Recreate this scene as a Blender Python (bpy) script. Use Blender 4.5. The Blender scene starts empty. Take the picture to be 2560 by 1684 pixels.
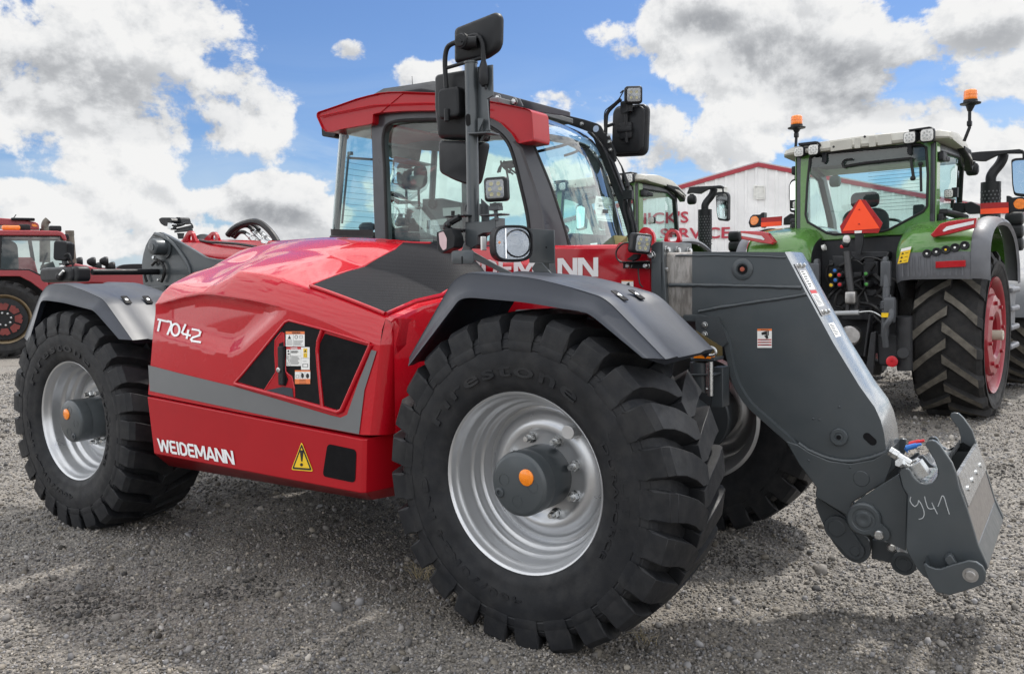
import bpy, bmesh, math, random
import numpy as np
from mathutils import Vector, Matrix
random.seed(7); RNG = np.random.default_rng(7)
sc = bpy.context.scene
COL = sc.collection
R = math.radians
# ------------------------------------------------------------------ camera
FPX, CAM = 2116.023, Vector((1.66611, -3.60846, 1.33809))
YAW, PIT, ROL = -.59324, -.06679, -.02025
_f = Vector((math.sin(YAW)*math.cos(PIT), math.cos(YAW)*math.cos(PIT), math.sin(PIT)))
_r0 = Vector((math.cos(YAW), -math.sin(YAW), 0)); _u0 = _r0.cross(_f)
_r = _r0*math.cos(ROL)+_u0*math.sin(ROL); _u = -_r0*math.sin(ROL)+_u0*math.cos(ROL)
cam = bpy.data.cameras.new('camera'); co = bpy.data.objects.new('camera', cam); COL.objects.link(co)
cam.sensor_width = 36; cam.lens = FPX/2560*36; cam.clip_start = .05; cam.clip_end = 5000
m = Matrix.Identity(4)
for i in range(3):
    m[i][0] = _r[i]; m[i][1] = _u[i]; m[i][2] = -_f[i]; m[i][3] = CAM[i]
co.matrix_world = m
sc.camera = co
sc.render.resolution_x, sc.render.resolution_y = 1024, 673
K = 2560/2380
def ray(x, y):                       # x, y measured on a 2380-wide copy of the photograph
    x *= K; y *= K
    return _f + _r*((x-1280)/FPX) - _u*((y-842)/FPX)
def PY(x, y, Y): d = ray(x, y); return CAM + d*((Y-CAM.y)/d.y)
def PX(x, y, X): d = ray(x, y); return CAM + d*((X-CAM.x)/d.x)
def PZ(x, y, Z): d = ray(x, y); return CAM + d*((Z-CAM.z)/d.z)
def PD(x, y, D): return CAM + ray(x, y)*D
def PN(x, y, p, n):                  # on the plane through p with normal n
    d = ray(x, y); n = Vector(n); return CAM + d*((Vector(p)-CAM).dot(n)/d.dot(n))
# ------------------------------------------------------------------ sun, sky, exposure
SUN_EL, SUN_AZ = R(58), R(10)      # azimuth from +Y towards +X
sun = bpy.data.lights.new('sun', 'SUN'); so = bpy.data.objects.new('sun', sun); COL.objects.link(so)
sun.energy = 3.2; sun.angle = R(3); sun.color = (1, .96, .90)
sd = Vector((math.sin(SUN_AZ)*math.cos(SUN_EL), math.cos(SUN_AZ)*math.cos(SUN_EL), math.sin(SUN_EL)))
so.rotation_euler = sd.to_track_quat('Z', 'Y').to_euler(); so.location = sd*60
vs = sc.view_settings; vs.view_transform = 'Standard'; vs.look = 'None'; vs.exposure = .36; vs.gamma = 1
W = bpy.data.worlds.new('World'); sc.world = W; W.use_nodes = True
W.cycles.sampling_method = 'MANUAL'; W.cycles.sample_map_resolution = 512
cy = sc.cycles; cy.max_bounces = 6; cy.diffuse_bounces = 2; cy.glossy_bounces = 4; cy.transmission_bounces = 4; cy.transparent_max_bounces = 24; cy.caustics_reflective = False; cy.caustics_refractive = False
cy.use_adaptive_sampling = True; cy.adaptive_threshold = .015

class NT:
    def __init__(s, tree): s.t = tree; s.n = tree.nodes; s.l = tree.links
    def node(s, typ, **kw):
        n = s.n.new(typ)
        for k, v in kw.items():
            if k[0] == '_': continue
            setattr(n, k, v)
        return n
    def link(s, a, b): s.l.new(a, b)
    def put(s, sock, v):
        if isinstance(v, bpy.types.NodeSocket): s.l.new(v, sock)
        elif v is not None: sock.default_value = v
    def math(s, op, a, b=None, c=None, clamp=False):
        n = s.n.new('ShaderNodeMath'); n.operation = op; n.use_clamp = clamp
        s.put(n.inputs[0], a)
        if b is not None: s.put(n.inputs[1], b)
        if c is not None: s.put(n.inputs[2], c)
        return n.outputs[0]
    def vmath(s, op, a, b=None, c=None):
        n = s.n.new('ShaderNodeVectorMath'); n.operation = op
        s.put(n.inputs[0], a)
        if b is not None: s.put(n.inputs[1], b)
        if c is not None: s.put(n.inputs[2], c)
        return n.outputs['Value'] if op in ('DOT_PRODUCT', 'LENGTH', 'DISTANCE') else n.outputs[0]
    def ss(s, v, a, b, o0=0., o1=1.):
        n = s.n.new('ShaderNodeMapRange'); n.interpolation_type = 'SMOOTHSTEP'
        s.put(n.inputs[0], v); s.put(n.inputs[1], a); s.put(n.inputs[2], b); s.put(n.inputs[3], o0); s.put(n.inputs[4], o1)
        return n.outputs[0]
    def mr(s, v, a, b, o0=0., o1=1.):
        n = s.n.new('ShaderNodeMapRange'); s.put(n.inputs[0], v)
        for i, q in enumerate((a, b, o0, o1)): s.put(n.inputs[1+i], q)
        return n.outputs[0]
    def noise(s, vec, scale, detail=4, rough=.55, dist=0, lac=2.0):
        n = s.n.new('ShaderNodeTexNoise'); s.put(n.inputs['Vector'], vec); n.inputs['Scale'].default_value = scale
        n.inputs['Detail'].default_value = detail; n.inputs['Roughness'].default_value = rough
        n.inputs['Distortion'].default_value = dist; n.inputs['Lacunarity'].default_value = lac
        return n.outputs[0]
    def noise2(s, vec, scale, detail=4, rough=.55, dist=0):
        n = s.n.new('ShaderNodeTexNoise'); n.noise_dimensions = '2D'; s.put(n.inputs['Vector'], vec); n.inputs['Scale'].default_value = scale
        n.inputs['Detail'].default_value = detail; n.inputs['Roughness'].default_value = rough; n.inputs['Distortion'].default_value = dist
        return n.outputs[0]
    def voro(s, vec, scale, feature='F1', out='Distance', rnd=1.):
        n = s.n.new('ShaderNodeTexVoronoi'); n.feature = feature; s.put(n.inputs['Vector'], vec)
        n.inputs['Scale'].default_value = scale; n.inputs['Randomness'].default_value = rnd
        return n.outputs[out]
    def mix(s, f, a, b, mode='MIX'):
        n = s.n.new('ShaderNodeMix'); n.data_type = 'RGBA'; n.blend_type = mode
        s.put(n.inputs[0], f); s.put(n.inputs[6], a if not isinstance(a, tuple) else (*a, 1)[:4]); s.put(n.inputs[7], b if not isinstance(b, tuple) else (*b, 1)[:4])
        return n.outputs[2]
    def ramp(s, f, stops):
        n = s.n.new('ShaderNodeValToRGB'); s.put(n.inputs[0], f); cr = n.color_ramp
        while len(cr.elements) < len(stops): cr.elements.new(.5)
        for e, (p, c) in zip(cr.elements, stops): e.position = p; e.color = (*c, 1)[:4]
        return n.outputs[0]
    def bump(s, h, strength=.3, dist=.01, nrm=None):
        n = s.n.new('ShaderNodeBump'); s.put(n.inputs['Height'], h); n.inputs['Strength'].default_value = strength
        n.inputs['Distance'].default_value = dist
        if nrm is not None: s.l.new(nrm, n.inputs['Normal'])
        return n.outputs[0]

def build_world():
    t = NT(W.node_tree); t.n.clear()
    out = t.node('ShaderNodeOutputWorld'); bg = t.node('ShaderNodeBackground')
    sky = t.node('ShaderNodeTexSky'); sky.sky_type = 'NISHITA'; sky.sun_disc = False
    sky.sun_elevation = SUN_EL; sky.sun_rotation = SUN_AZ; sky.air_density = 1.0; sky.dust_density = .6; sky.ozone_density = 2.5
    tc = t.node('ShaderNodeTexCoord'); d = tc.outputs['Generated']
    d = t.vmath('NORMALIZE', d)
    sep = t.node('ShaderNodeSeparateXYZ'); t.link(d, sep.inputs[0])
    az = t.math('ARCTAN2', sep.outputs[0], sep.outputs[1]); el = t.math('ARCSINE', sep.outputs[2])
    cmb = t.node('ShaderNodeCombineXYZ')
    t.link(az, cmb.inputs[0]); t.link(t.math('MULTIPLY', el, 1.25), cmb.inputs[1])
    q = cmb.outputs[0]
    def blob(x, y, rx, ry, w=1.):
        v = ray(x, y).normalized(); a0 = math.atan2(v.x, v.y); e0 = math.asin(v.z)
        ra = rx*K/FPX*.93; re = ry*K/FPX*.95
        da = t.math('MULTIPLY', t.math('SUBTRACT', az, a0), 1/ra); de = t.math('MULTIPLY', t.math('SUBTRACT', el, e0), 1/re)
        r2 = t.math('ADD', t.math('MULTIPLY', da, da), t.math('MULTIPLY', de, de))
        return t.math('MULTIPLY', t.math('SUBTRACT', 1.0, r2), w)
    f = None
    for b in BLOBS:
        v = blob(*b)
        if f is None: f = v
        else:
            n = t.n.new('ShaderNodeMath'); n.operation = 'SMOOTH_MAX'; t.l.new(f, n.inputs[0]); t.l.new(v, n.inputs[1]); n.inputs[2].default_value = .18; f = n.outputs[0]
    f = t.math('SUBTRACT', t.math('MAXIMUM', f, -1.6), .12)
    # generic cumulus over the rest of the dome (behind and above the view)
    front = t.vmath('DOT_PRODUCT', d, tuple(_f))
    gen = t.math('MULTIPLY', t.math('SUBTRACT', t.noise(d, 2.3, 2, .5), .44), 7.)
    fr = t.ss(front, .74, .82)
    mixn = t.n.new('ShaderNodeMix'); mixn.data_type = 'FLOAT'; t.l.new(fr, mixn.inputs[0]); t.l.new(gen, mixn.inputs[2]); t.l.new(f, mixn.inputs[3])
    field = mixn.outputs[0]
    def dens(off, det, fine=True):
        p = t.vmath('ADD', q, off)
        n1 = t.noise2(p, 5.6, det, .64, .10)
        k = t.math('MULTIPLY', t.math('SUBTRACT', n1, .5), 6.0)
        n = t.n.new('ShaderNodeTexVoronoi'); n.voronoi_dimensions = '2D'; n.feature = 'SMOOTH_F1'; t.l.new(p, n.inputs['Vector']); n.inputs['Scale'].default_value = 15; n.inputs['Detail'].default_value = 3; n.inputs['Roughness'].default_value = .55; n.inputs['Smoothness'].default_value = .35; n.normalize = True
        k = t.math('ADD', k, t.math('MULTIPLY', t.math('SUBTRACT', .40, n.outputs['Distance']), 2.0))
        return t.math('ADD', field, k)
    d0 = dens((0, 0, 0), 8); d1 = dens((.007, .024, 0), 8, False)
    cov = t.ss(d0, -.15, .42)
    core = t.math('ADD', field, t.math('MULTIPLY', t.math('SUBTRACT', t.noise2(t.vmath('ADD', q, (3.1, .03, 0)), 4.6, 2.2, .5), .5), 3.6))
    core = t.math('ADD', core, t.math('MULTIPLY', d0, .16))
    bel = None
    for b in BELLIES:
        v = blob(*b)
        if bel is None: bel = v
        else:
            n = t.n.new('ShaderNodeMath'); n.operation = 'SMOOTH_MAX'; t.l.new(bel, n.inputs[0]); t.l.new(v, n.inputs[1]); n.inputs[2].default_value = .4; bel = n.outputs[0]
    bel = t.math('ADD', bel, t.math('MULTIPLY', t.math('SUBTRACT', d0, field), .28))
    belly = t.math('MULTIPLY', t.ss(bel, -.35, .95), fr)
    thick = t.math('ADD', t.math('MULTIPLY', t.ss(core, .2, 1.5), .42), t.math('MULTIPLY', belly, .72), clamp=True)
    lit = t.ss(t.math('SUBTRACT', d0, d1), -.85, .85)
    sh = t.math('SUBTRACT', t.math('ADD', .72, t.math('MULTIPLY', lit, .42)), t.math('MULTIPLY', thick, .40))
    sh = t.math('MINIMUM', t.math('MAXIMUM', sh, .30), 1.0)
    ccol = t.ramp(sh, [(0., (.20, .215, .24)), (.35, (.40, .415, .44)), (.6, (.62, .635, .655)), (.82, (.86, .87, .88)), (1., (.97, .97, .965))])
    ccol = t.mix(fr, t.mix(1., ccol, (2.25, 2.25, 2.25), 'MULTIPLY'), ccol)
    skyc = t.mix(1., sky.outputs[0], SKYTINT, 'MULTIPLY')
    # thin high veil towards the horizon
    veil = t.math('MULTIPLY', t.ss(el, .30, -.01), t.ss(t.noise2(t.vmath('MULTIPLY', q, (1, 3.2, 1)), 5, 4, .6, .6), .28, .72))
    skyc = t.mix(t.math('MULTIPLY', veil, .62), skyc, (.52*SKN, .60*SKN, .68*SKN))
    cc = t.vmath('SCALE', ccol, None)
    cn = cc.node; cn.inputs['Scale'].default_value = SKN*.73
    col = t.mix(cov, skyc, cc)
    t.link(col, bg.inputs[0]); bg.inputs[1].default_value = WSTR
    t.link(bg.outputs[0], out.inputs[0])
WSTR = .15
SKN = 1/WSTR                   # radiance of a white sunlit cloud before the background strength
SKYTINT = (.40, .49, .63)
BELLIES = [(200, 210, 270, 75), (360, 285, 190, 55), (90, 150, 120, 50), (1990, 190, 240, 65), (1800, 130, 160, 60), (2130, 245, 150, 40), (1640, 60, 90, 40), (2300, 90, 120, 40, .8), (600, 500, 120, 28, .7)]  # shaded undersides
BLOBS = [  # cumulus masses: pixel centre, radii
 (120, 110, 260, 150), (330, 90, 260, 130), (300, 250, 330, 130), (500, 200, 190, 120), (610, 230, 90, 70, .9), (90, 240, 180, 90), (420, 320, 150, 45, .85), (90, 320, 130, 50, .55), (220, 385, 150, 40, .6),
 (1760, 70, 250, 120), (1950, 170, 270, 120), (1640, 40, 170, 80, .9), (2090, 130, 150, 80), (2290, 60, 170, 90), (2320, 180, 130, 60, .9), (2000, 260, 210, 55, .9), (1800, 190, 200, 90, .9), (2200, 290, 140, 40, .7),
 (600, 460, 140, 55), (700, 500, 110, 50, .9), (330, 480, 120, 50, .62), (500, 570, 260, 40, .62), (100, 520, 170, 40, .6), (60, 450, 130, 32, .62), (20, 600, 220, 34, .6), (640, 570, 180, 46, .7),
 (980, 180, 85, 48, 1.), (1340, 232, 115, 38, .95), (1480, 290, 130, 50, 1.), (1530, 375, 135, 75), (1660, 372, 100, 60, 1.), (1690, 285, 80, 48, .95),
 (810, 125, 46, 32, 1.), (1420, 80, 60, 40, .7), (1440, 130, 60, 40, .8), (1560, 110, 90, 70, .9), (1100, 440, 300, 70, .9), (2290, 340, 90, 50, .9), (2320, 420, 150, 90, .8),
]
build_world()
# ------------------------------------------------------------------ materials
MATS = {}
def material(name, col, rough=.5, metal=0., spec=.5, coat=0., coat_rough=.05, var=.12, vscale=6., bump=0., bscale=200., bdist=.002, rvar=.1, dust=0., dustcol=(.25, .23, .2), trans=0., ior=1.45, emit=None, estr=0., alpha=1., flake=0):
    if name in MATS: return MATS[name]
    mt = bpy.data.materials.new(name); mt.use_nodes = True
    t = NT(mt.node_tree); b = t.n['Principled BSDF']
    tc = t.node('ShaderNodeTexCoord'); o = tc.outputs['Object']
    n = t.noise(o, vscale, 6, .6)
    f = t.mr(n, .3, .7, 1-var, 1+var)
    c = t.vmath('SCALE', (*col,), None); t.link(f, c.node.inputs['Scale'])
    if dust > 0:
        geo = t.node('ShaderNodeNewGeometry'); sp = t.node('ShaderNodeSeparateXYZ'); t.link(geo.outputs['Normal'], sp.inputs[0])
        dm = t.math('MULTIPLY', t.ss(t.noise(o, vscale*1.7, 8, .65), .35, .75), dust)
        c = t.mix(dm, c, dustcol)
    t.link(c, b.inputs['Base Color'])
    r = t.mr(t.noise(o, vscale*3, 5, .6), .3, .7, max(.02, rough-rvar), min(1, rough+rvar)); t.link(r, b.inputs['Roughness'])
    b.inputs['Metallic'].default_value = metal; b.inputs['Specular IOR Level'].default_value = spec
    b.inputs['Coat Weight'].default_value = coat; b.inputs['Coat Roughness'].default_value = coat_rough
    b.inputs['Transmission Weight'].default_value = trans; b.inputs['IOR'].default_value = ior
    if emit: b.inputs['Emission Color'].default_value = (*emit, 1); b.inputs['Emission Strength'].default_value = estr
    if bump > 0:
        h = t.noise(o, bscale, 3, .6); t.link(t.bump(h, bump, bdist), b.inputs['Normal'])
    MATS[name] = mt
    return mt
M = {}
M['red'] = material('red_gloss_paint', (.44, .005, .014), .26, 0, .12, .8, .03, .05, 3, rvar=.04)
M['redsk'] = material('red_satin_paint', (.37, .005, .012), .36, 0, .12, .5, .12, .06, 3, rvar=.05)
M['redboom'] = material('red_boom_paint', (.38, .006, .015), .3, 0, .15, .6, .08, .06, 3)
M['anth'] = material('anthracite_paint', (.056, .066, .073), .38, .15, .5, .25, .15, .08, 4, bump=.04, bscale=90, dust=.16, dustcol=(.115, .115, .112))
M['anthd'] = material('dark_anthracite_paint', (.045, .052, .058), .42, .1, .5, .15, .2, .1, 5, bump=.04, bscale=90)
M['cabf'] = material('cab_frame_paint', (.052, .056, .064), .36, .1, .5, .3, .15, .06, 4)
M['plas'] = material('black_plastic', (.014, .015, .017), .45, 0, .3, 0, 0, .15, 8, bump=.10, bscale=700, bdist=.001)
M['fend'] = material('charcoal_fender_plastic', (.026, .031, .043), .40, 0., .45, .06, .3, .05, 3, bump=.03, bscale=700, bdist=.001, rvar=.04)
M['rubber'] = material('tyre_rubber', (.0105, .0115, .0140), .55, 0, .32, 0, 0, .3, 9, bump=.22, bscale=160, bdist=.002, dust=.34, dustcol=(.050, .049, .048))
M['rubd'] = material('dusty_tyre_rubber', (.016, .017, .018), .7, 0, .3, 0, 0, .3, 6, bump=.2, bscale=120, bdist=.002, dust=.3, dustcol=(.06, .055, .05))
M['seal'] = material('black_seal_rubber', (.012, .012, .013), .6)
M['silver'] = material('silver_wheel_paint', (.56, .57, .585), .32, .7, .5, .3, .15, .05, 4, rvar=.05)
M['zinc'] = material('zinc_plated_steel', (.55, .56, .56), .3, .95, .5, var=.15, vscale=30)
M['steel'] = material('bare_worn_steel', (.36, .35, .34), .38, .85, .5, var=.3, vscale=14)
M['chrome'] = material('polished_chrome', (.85, .86, .88), .06, 1., .5, var=.02)
M['orange'] = material('orange_reflector', (.90, .24, .005), .25, 0, .6, .6, .05, .1, 60)
M['amber'] = material('amber_lens', (.85, .22, .01), .15, 0, .6, .6, .05, .2, 40)
M['white'] = material('white_lettering', (.78, .79, .80), .4, var=.03)
M['greystripe'] = material('grey_decal_film', (.135, .14, .145), .42, 0, .5, .2, .2, .03, 3)
M['blackdecal'] = material('black_decal_film', (.008, .008, .009), .6, 0, .15, var=.05)
M['yellow'] = material('yellow_sticker', (.80, .52, .02), .4, var=.04)
M['stwhite'] = material('white_sticker', (.78, .78, .76), .45, var=.03)
M['storange'] = material('orange_sticker', (.75, .20, .06), .45, var=.03)
M['stred'] = material('red_sticker', (.50, .03, .03), .45, var=.03)
M['ink'] = material('black_ink', (.015, .015, .015), .5)
M['seat'] = material('grey_seat_fabric', (.05, .052, .056), .8, bump=.3, bscale=400)
M['trim'] = material('grey_cab_trim', (.13, .135, .14), .7, var=.1)
M['hose'] = material('black_hose', (.012, .012, .013), .45)
M['redplas'] = material('red_plastic_cap', (.55, .02, .03), .35)
M['blueplas'] = material('blue_plastic_cap', (.03, .16, .50), .35)

def mesh_mat(name, col, rough, scale, hole=(.004, .004, .005), thr=.36):
    mt = bpy.data.materials.new(name); mt.use_nodes = True; t = NT(mt.node_tree); b = t.n['Principled BSDF']
    tc = t.node('ShaderNodeTexCoord'); o = t.vmath('SCALE', tc.outputs['Object'], None); o.node.inputs['Scale'].default_value = scale
    fr = t.vmath('FRACTION', o); ce = t.vmath('ABSOLUTE', t.vmath('SUBTRACT', fr, (.5, .5, .5)))
    sp = t.node('ShaderNodeSeparateXYZ'); t.link(ce, sp.inputs[0])
    w = t.math('MAXIMUM', sp.outputs[0], sp.outputs[2])
    f = t.ss(w, thr-.06, thr+.06)
    t.link(t.mix(f, (*hole,), (*col,)), b.inputs['Base Color']); b.inputs['Roughness'].default_value = rough
    t.link(t.bump(f, .5, .002), b.inputs['Normal'])
    return mt
M['mesh'] = mesh_mat('black_wire_mesh', (.030, .031, .036), .55, 150)
M['mesh'].node_tree.nodes['Principled BSDF'].inputs['Specular IOR Level'].default_value = .08
M['foam'] = material('black_foam_filter', (.006, .006, .007), .9, 0, .2, bump=.5, bscale=900, bdist=.001)

def glass(name, tint=(.80, .93, .90), refl=1., dark=0.):
    mt = bpy.data.materials.new(name); mt.use_nodes = True; t = NT(mt.node_tree); t.n.remove(t.n['Principled BSDF'])
    out = t.n['Material Output']; tr = t.node('ShaderNodeBsdfTransparent'); gl = t.node('ShaderNodeBsdfGlossy'); mx = t.node('ShaderNodeMixShader')
    tr.inputs[0].default_value = (*tint, 1); gl.inputs['Roughness'].default_value = .01
    lw = t.node('ShaderNodeLayerWeight'); lw.inputs[0].default_value = .5
    f = t.math('MULTIPLY', t.math('ADD', .045, t.math('MULTIPLY', t.math('POWER', lw.outputs['Facing'], 4.5), .95)), 1.5*refl, clamp=True)
    t.link(f, mx.inputs[0]); t.link(tr.outputs[0], mx.inputs[1]); t.link(gl.outputs[0], mx.inputs[2]); t.link(mx.outputs[0], out.inputs[0])
    return mt
M['glass'] = glass('green_tinted_glass', (.78, .93, .90))
M['glassd'] = glass('dark_cab_glass', (.52, .62, .60), 1.3)
M['glassc'] = glass('clear_lens', (.95, .96, .97), .9)
M['film'] = glass('plastic_film', (.80, .81, .82), 3.6)
M['mirror'] = material('mirror_glass', (.75, .78, .80), .03, 1., var=.02)

# ------------------------------------------------------------------ mesh collector
def V(*a): return Vector(a if len(a) > 1 else a[0])
class MB:
    def __init__(s): s.v = []; s.f = []; s.m = []
    def add(s, vs, fs, mi=0):
        o = len(s.v); s.v += [tuple(x) for x in vs]; s.f += [tuple(i+o for i in f) for f in fs]; s.m += [mi]*len(fs); return s
    def box(s, c, size, rot=None, mi=0):
        c = V(c); hx, hy, hz = [x/2 for x in size]
        p = [V(x, y, z) for x in (-hx, hx) for y in (-hy, hy) for z in (-hz, hz)]
        if rot is not None:
            rm = rot if isinstance(rot, Matrix) else Matrix.Rotation(rot[2], 3, 'Z') @ Matrix.Rotation(rot[1], 3, 'Y') @ Matrix.Rotation(rot[0], 3, 'X')
            p = [rm @ x for x in p]
        return s.add([x+c for x in p], [(0, 1, 3, 2), (4, 6, 7, 5), (0, 4, 5, 1), (2, 3, 7, 6), (0, 2, 6, 4), (1, 5, 7, 3)], mi)
    def prism(s, pts, ext, mi=0):           # planar outline pts (3-D) pushed by vector ext
        pts = [V(p) for p in pts]; e = V(ext); n = len(pts)
        fs = [tuple(range(n))[::-1], tuple(range(n, 2*n))] + [(i, (i+1) % n, n+(i+1) % n, n+i) for i in range(n)]
        return s.add(pts+[p+e for p in pts], fs, mi)
    def loft(s, rings, closed=True, cap=True, mi=0):
        n = len(rings[0]); vs = [p for r in rings for p in r]; fs = []
        for k in range(len(rings)-1):
            for i in range(n if closed else n-1):
                j = (i+1) % n; fs.append((k*n+i, k*n+j, (k+1)*n+j, (k+1)*n+i))
        if cap and closed: fs.append(tuple(range(n))[::-1]); fs.append(tuple((len(rings)-1)*n+i for i in range(n)))
        return s.add(vs, fs, mi)
    def tube(s, path, r, seg=10, mi=0, cap=True):
        path = [V(p) for p in path]; rr = r if isinstance(r, (list, tuple)) else [r]*len(path)
        rings = []; up = None
        for i, p in enumerate(path):
            t = (path[min(i+1, len(path)-1)]-path[max(i-1, 0)]).normalized()
            if up is None:
                up = t.orthogonal().normalized()
            else:
                up = (up - t*up.dot(t))
                up = up.normalized() if up.length > 1e-6 else t.orthogonal().normalized()
            b = t.cross(up)
            rings.append([p+(up*math.cos(2*math.pi*k/seg)+b*math.sin(2*math.pi*k/seg))*rr[i] for k in range(seg)])
        return s.loft(rings, True, cap, mi)
    def cyl(s, a, b, r, r2=None, seg=20, mi=0):
        return s.tube([a, b], [r, r if r2 is None else r2], seg, mi)
    def lathe(s, prof, c, axis, seg=48, mi=0, ref=None):   # prof: (radius, along)
        c = V(c); ax = V(axis).normalized(); u = ax.orthogonal().normalized() if ref is None else V(ref); w = ax.cross(u)
        rings = [[c+ax*h+(u*math.cos(2*math.pi*k/seg)+w*math.sin(2*math.pi*k/seg))*r for k in range(seg)] for r, h in prof]
        return s.loft(rings, True, prof[0][0] < 1e-3 or False, mi) if False else s._lathe(rings, mi)
    def _lathe(s, rings, mi):
        n = len(rings[0]); vs = [p for r in rings for p in r]; fs = []
        for k in range(len(rings)-1):
            for i in range(n): j = (i+1) % n; fs.append((k*n+i, k*n+j, (k+1)*n+j, (k+1)*n+i))
        return s.add(vs, fs, mi)
    def disc(s, c, axis, r, seg=24, mi=0):
        c = V(c); ax = V(axis).normalized(); u = ax.orthogonal().normalized(); w = ax.cross(u)
        return s.add([c+(u*math.cos(2*math.pi*k/seg)+w*math.sin(2*math.pi*k/seg))*r for k in range(seg)], [tuple(range(seg))], mi)
    def ball(s, c, r, seg=14, mi=0, sc3=(1, 1, 1)):
        c = V(c); rings = []
        for i in range(1, seg//2):
            th = math.pi*i/(seg//2)
            rings.append([c+V(math.sin(th)*math.cos(2*math.pi*k/seg)*r*sc3[0], math.sin(th)*math.sin(2*math.pi*k/seg)*r*sc3[1], math.cos(th)*r*sc3[2]) for k in range(seg)])
        return s.loft(rings, True, True, mi)
    def rbox(s, c, size, r, rot=None, mi=0, seg=4, axis=1):  # rounded-rectangle plate, thickness along the given axis
        w, t, h = [size[i] for i in ((0, 1, 2) if axis == 1 else (1, 0, 2) if axis == 0 else (0, 2, 1))]
        o = rrect(w, h, r, seg); c = V(c); rm = None
        if rot is not None: rm = rot if isinstance(rot, Matrix) else Matrix.Rotation(rot[2], 3, 'Z') @ Matrix.Rotation(rot[1], 3, 'Y') @ Matrix.Rotation(rot[0], 3, 'X')
        def mk(x, y, z): 
            p = V(x, y, z) if axis == 1 else V(y, x, z) if axis == 0 else V(x, z, y)
            return (rm @ p if rm else p)+c
        e = min(t*.3, r*.6)
        rings = []
        for yy, ins in ((-t/2, e), (-t/2+e*.4, e*.25), (-t/2+e, 0), (t/2-e, 0), (t/2-e*.4, e*.25), (t/2, e)):
            kx, kz = (w-2*ins)/w, (h-2*ins)/h
            rings.append([mk(x*kx, yy, z*kz) for x, z in o])
        return s.loft(rings, True, True, mi)
    def pieces(s):
        """far-apart groups of loose islands, so that each can become an object of its own"""
        nv = len(s.v)
        if nv == 0 or nv > 60000: return [0]
        lab = np.arange(nv); ea, eb = [], []
        for f in s.f: ea += f; eb += f[1:]+f[:1]
        ea = np.array(ea); eb = np.array(eb)
        while True:
            la, lb = lab[ea], lab[eb]
            if (la == lb).all(): break
            lo = np.minimum(la, lb); np.minimum.at(lab, la, lo); np.minimum.at(lab, lb, lo)
            while True:
                q = lab[lab]
                if (q == lab).all(): break
                lab = q
        used = np.unique(lab[ea]); k = len(used)
        if k < 2 or k > 400: return [0]
        P = np.array(s.v); isl = np.searchsorted(used, lab); isl = np.where((isl < k) & (used[np.minimum(isl, k-1)] == lab), isl, 0)
        lo = np.full((k, 3), np.inf); hi = -lo.copy(); np.minimum.at(lo, isl, P); np.maximum.at(hi, isl, P)
        size = (hi-lo).max(1); gap = np.maximum(0, np.maximum(lo[:, None]-hi[None], lo[None]-hi[:, None]))
        near = np.sqrt((gap**2).sum(2)) <= np.maximum(.02, .5*np.maximum(size[:, None], size[None]))
        lab2 = np.arange(k)
        for _ in range(k):
            n2 = np.array([lab2[near[i]].min() for i in range(k)])
            if (n2 == lab2).all(): break
            lab2 = n2
        s.face_piece = [int(lab2[isl[f[0]]]) for f in s.f]
        return sorted(set(s.face_piece))
    def build(s, name, mat, parent=None, *ar, whole=False, **kw):
        ps = s.pieces() if parent is not None and not whole and name not in ('heating_wire', 'guard_hole') else [0]
        if len(ps) < 2: return s.build1(name, mat, parent, *ar, **kw)
        first = None
        for q in ps:
            sub = MB(); idx = {}
            for f, mi, fp in zip(s.f, s.m, s.face_piece):
                if fp != q: continue
                for i in f:
                    if i not in idx: idx[i] = len(sub.v); sub.v.append(s.v[i])
                sub.f.append(tuple(idx[i] for i in f)); sub.m.append(mi)
            o = sub.build1(name, mat, parent, *ar, **kw); first = first or o
        return first
    def build1(s, name, mat, parent=None, bevel=0., seg=2, ang=35, smooth=True, sub=0, weld=False, weight=None):
        if weight is None: weight = bevel > 0 and smooth
        me = bpy.data.meshes.new(name); me.from_pydata(s.v, [], s.f)
        mats = mat if isinstance(mat, (list, tuple)) else [mat]
        for q in mats: me.materials.append(q)
        if len(mats) > 1: me.polygons.foreach_set('material_index', s.m)
        bm = bmesh.new(); bm.from_mesh(me)
        if weld: bmesh.ops.remove_doubles(bm, verts=bm.verts, dist=1e-5)
        bmesh.ops.recalc_face_normals(bm, faces=bm.faces); bm.to_mesh(me); bm.free()
        if smooth:
            me.shade_smooth(); me.set_sharp_from_angle(angle=R(ang))
        o = bpy.data.objects.new(name, me); COL.objects.link(o)
        if bevel > 0:
            b = o.modifiers.new('bevel', 'BEVEL'); b.width = bevel; b.segments = seg; b.limit_method = 'ANGLE'; b.angle_limit = R(32); b.harden_normals = False
        if weight: q = o.modifiers.new('weight', 'WEIGHTED_NORMAL'); q.keep_sharp = True; q.weight = 80
        if sub: q = o.modifiers.new('sub', 'SUBSURF'); q.levels = sub; q.render_levels = sub
        if parent is not None: attach(o, parent)
        return o
def attach(o, parent):
    o.parent = parent; o.matrix_parent_inverse = parent.matrix_world.inverted()
def rrect(w, h, r, seg=4):
    r = min(r, w*.49, h*.49); o = []
    for cx, cz, a0 in ((w/2-r, h/2-r, 0), (-w/2+r, h/2-r, 90), (-w/2+r, -h/2+r, 180), (w/2-r, -h/2+r, 270)):
        for k in range(seg+1): a = R(a0+90*k/seg); o.append((cx+r*math.cos(a), cz+r*math.sin(a)))
    return o
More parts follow.
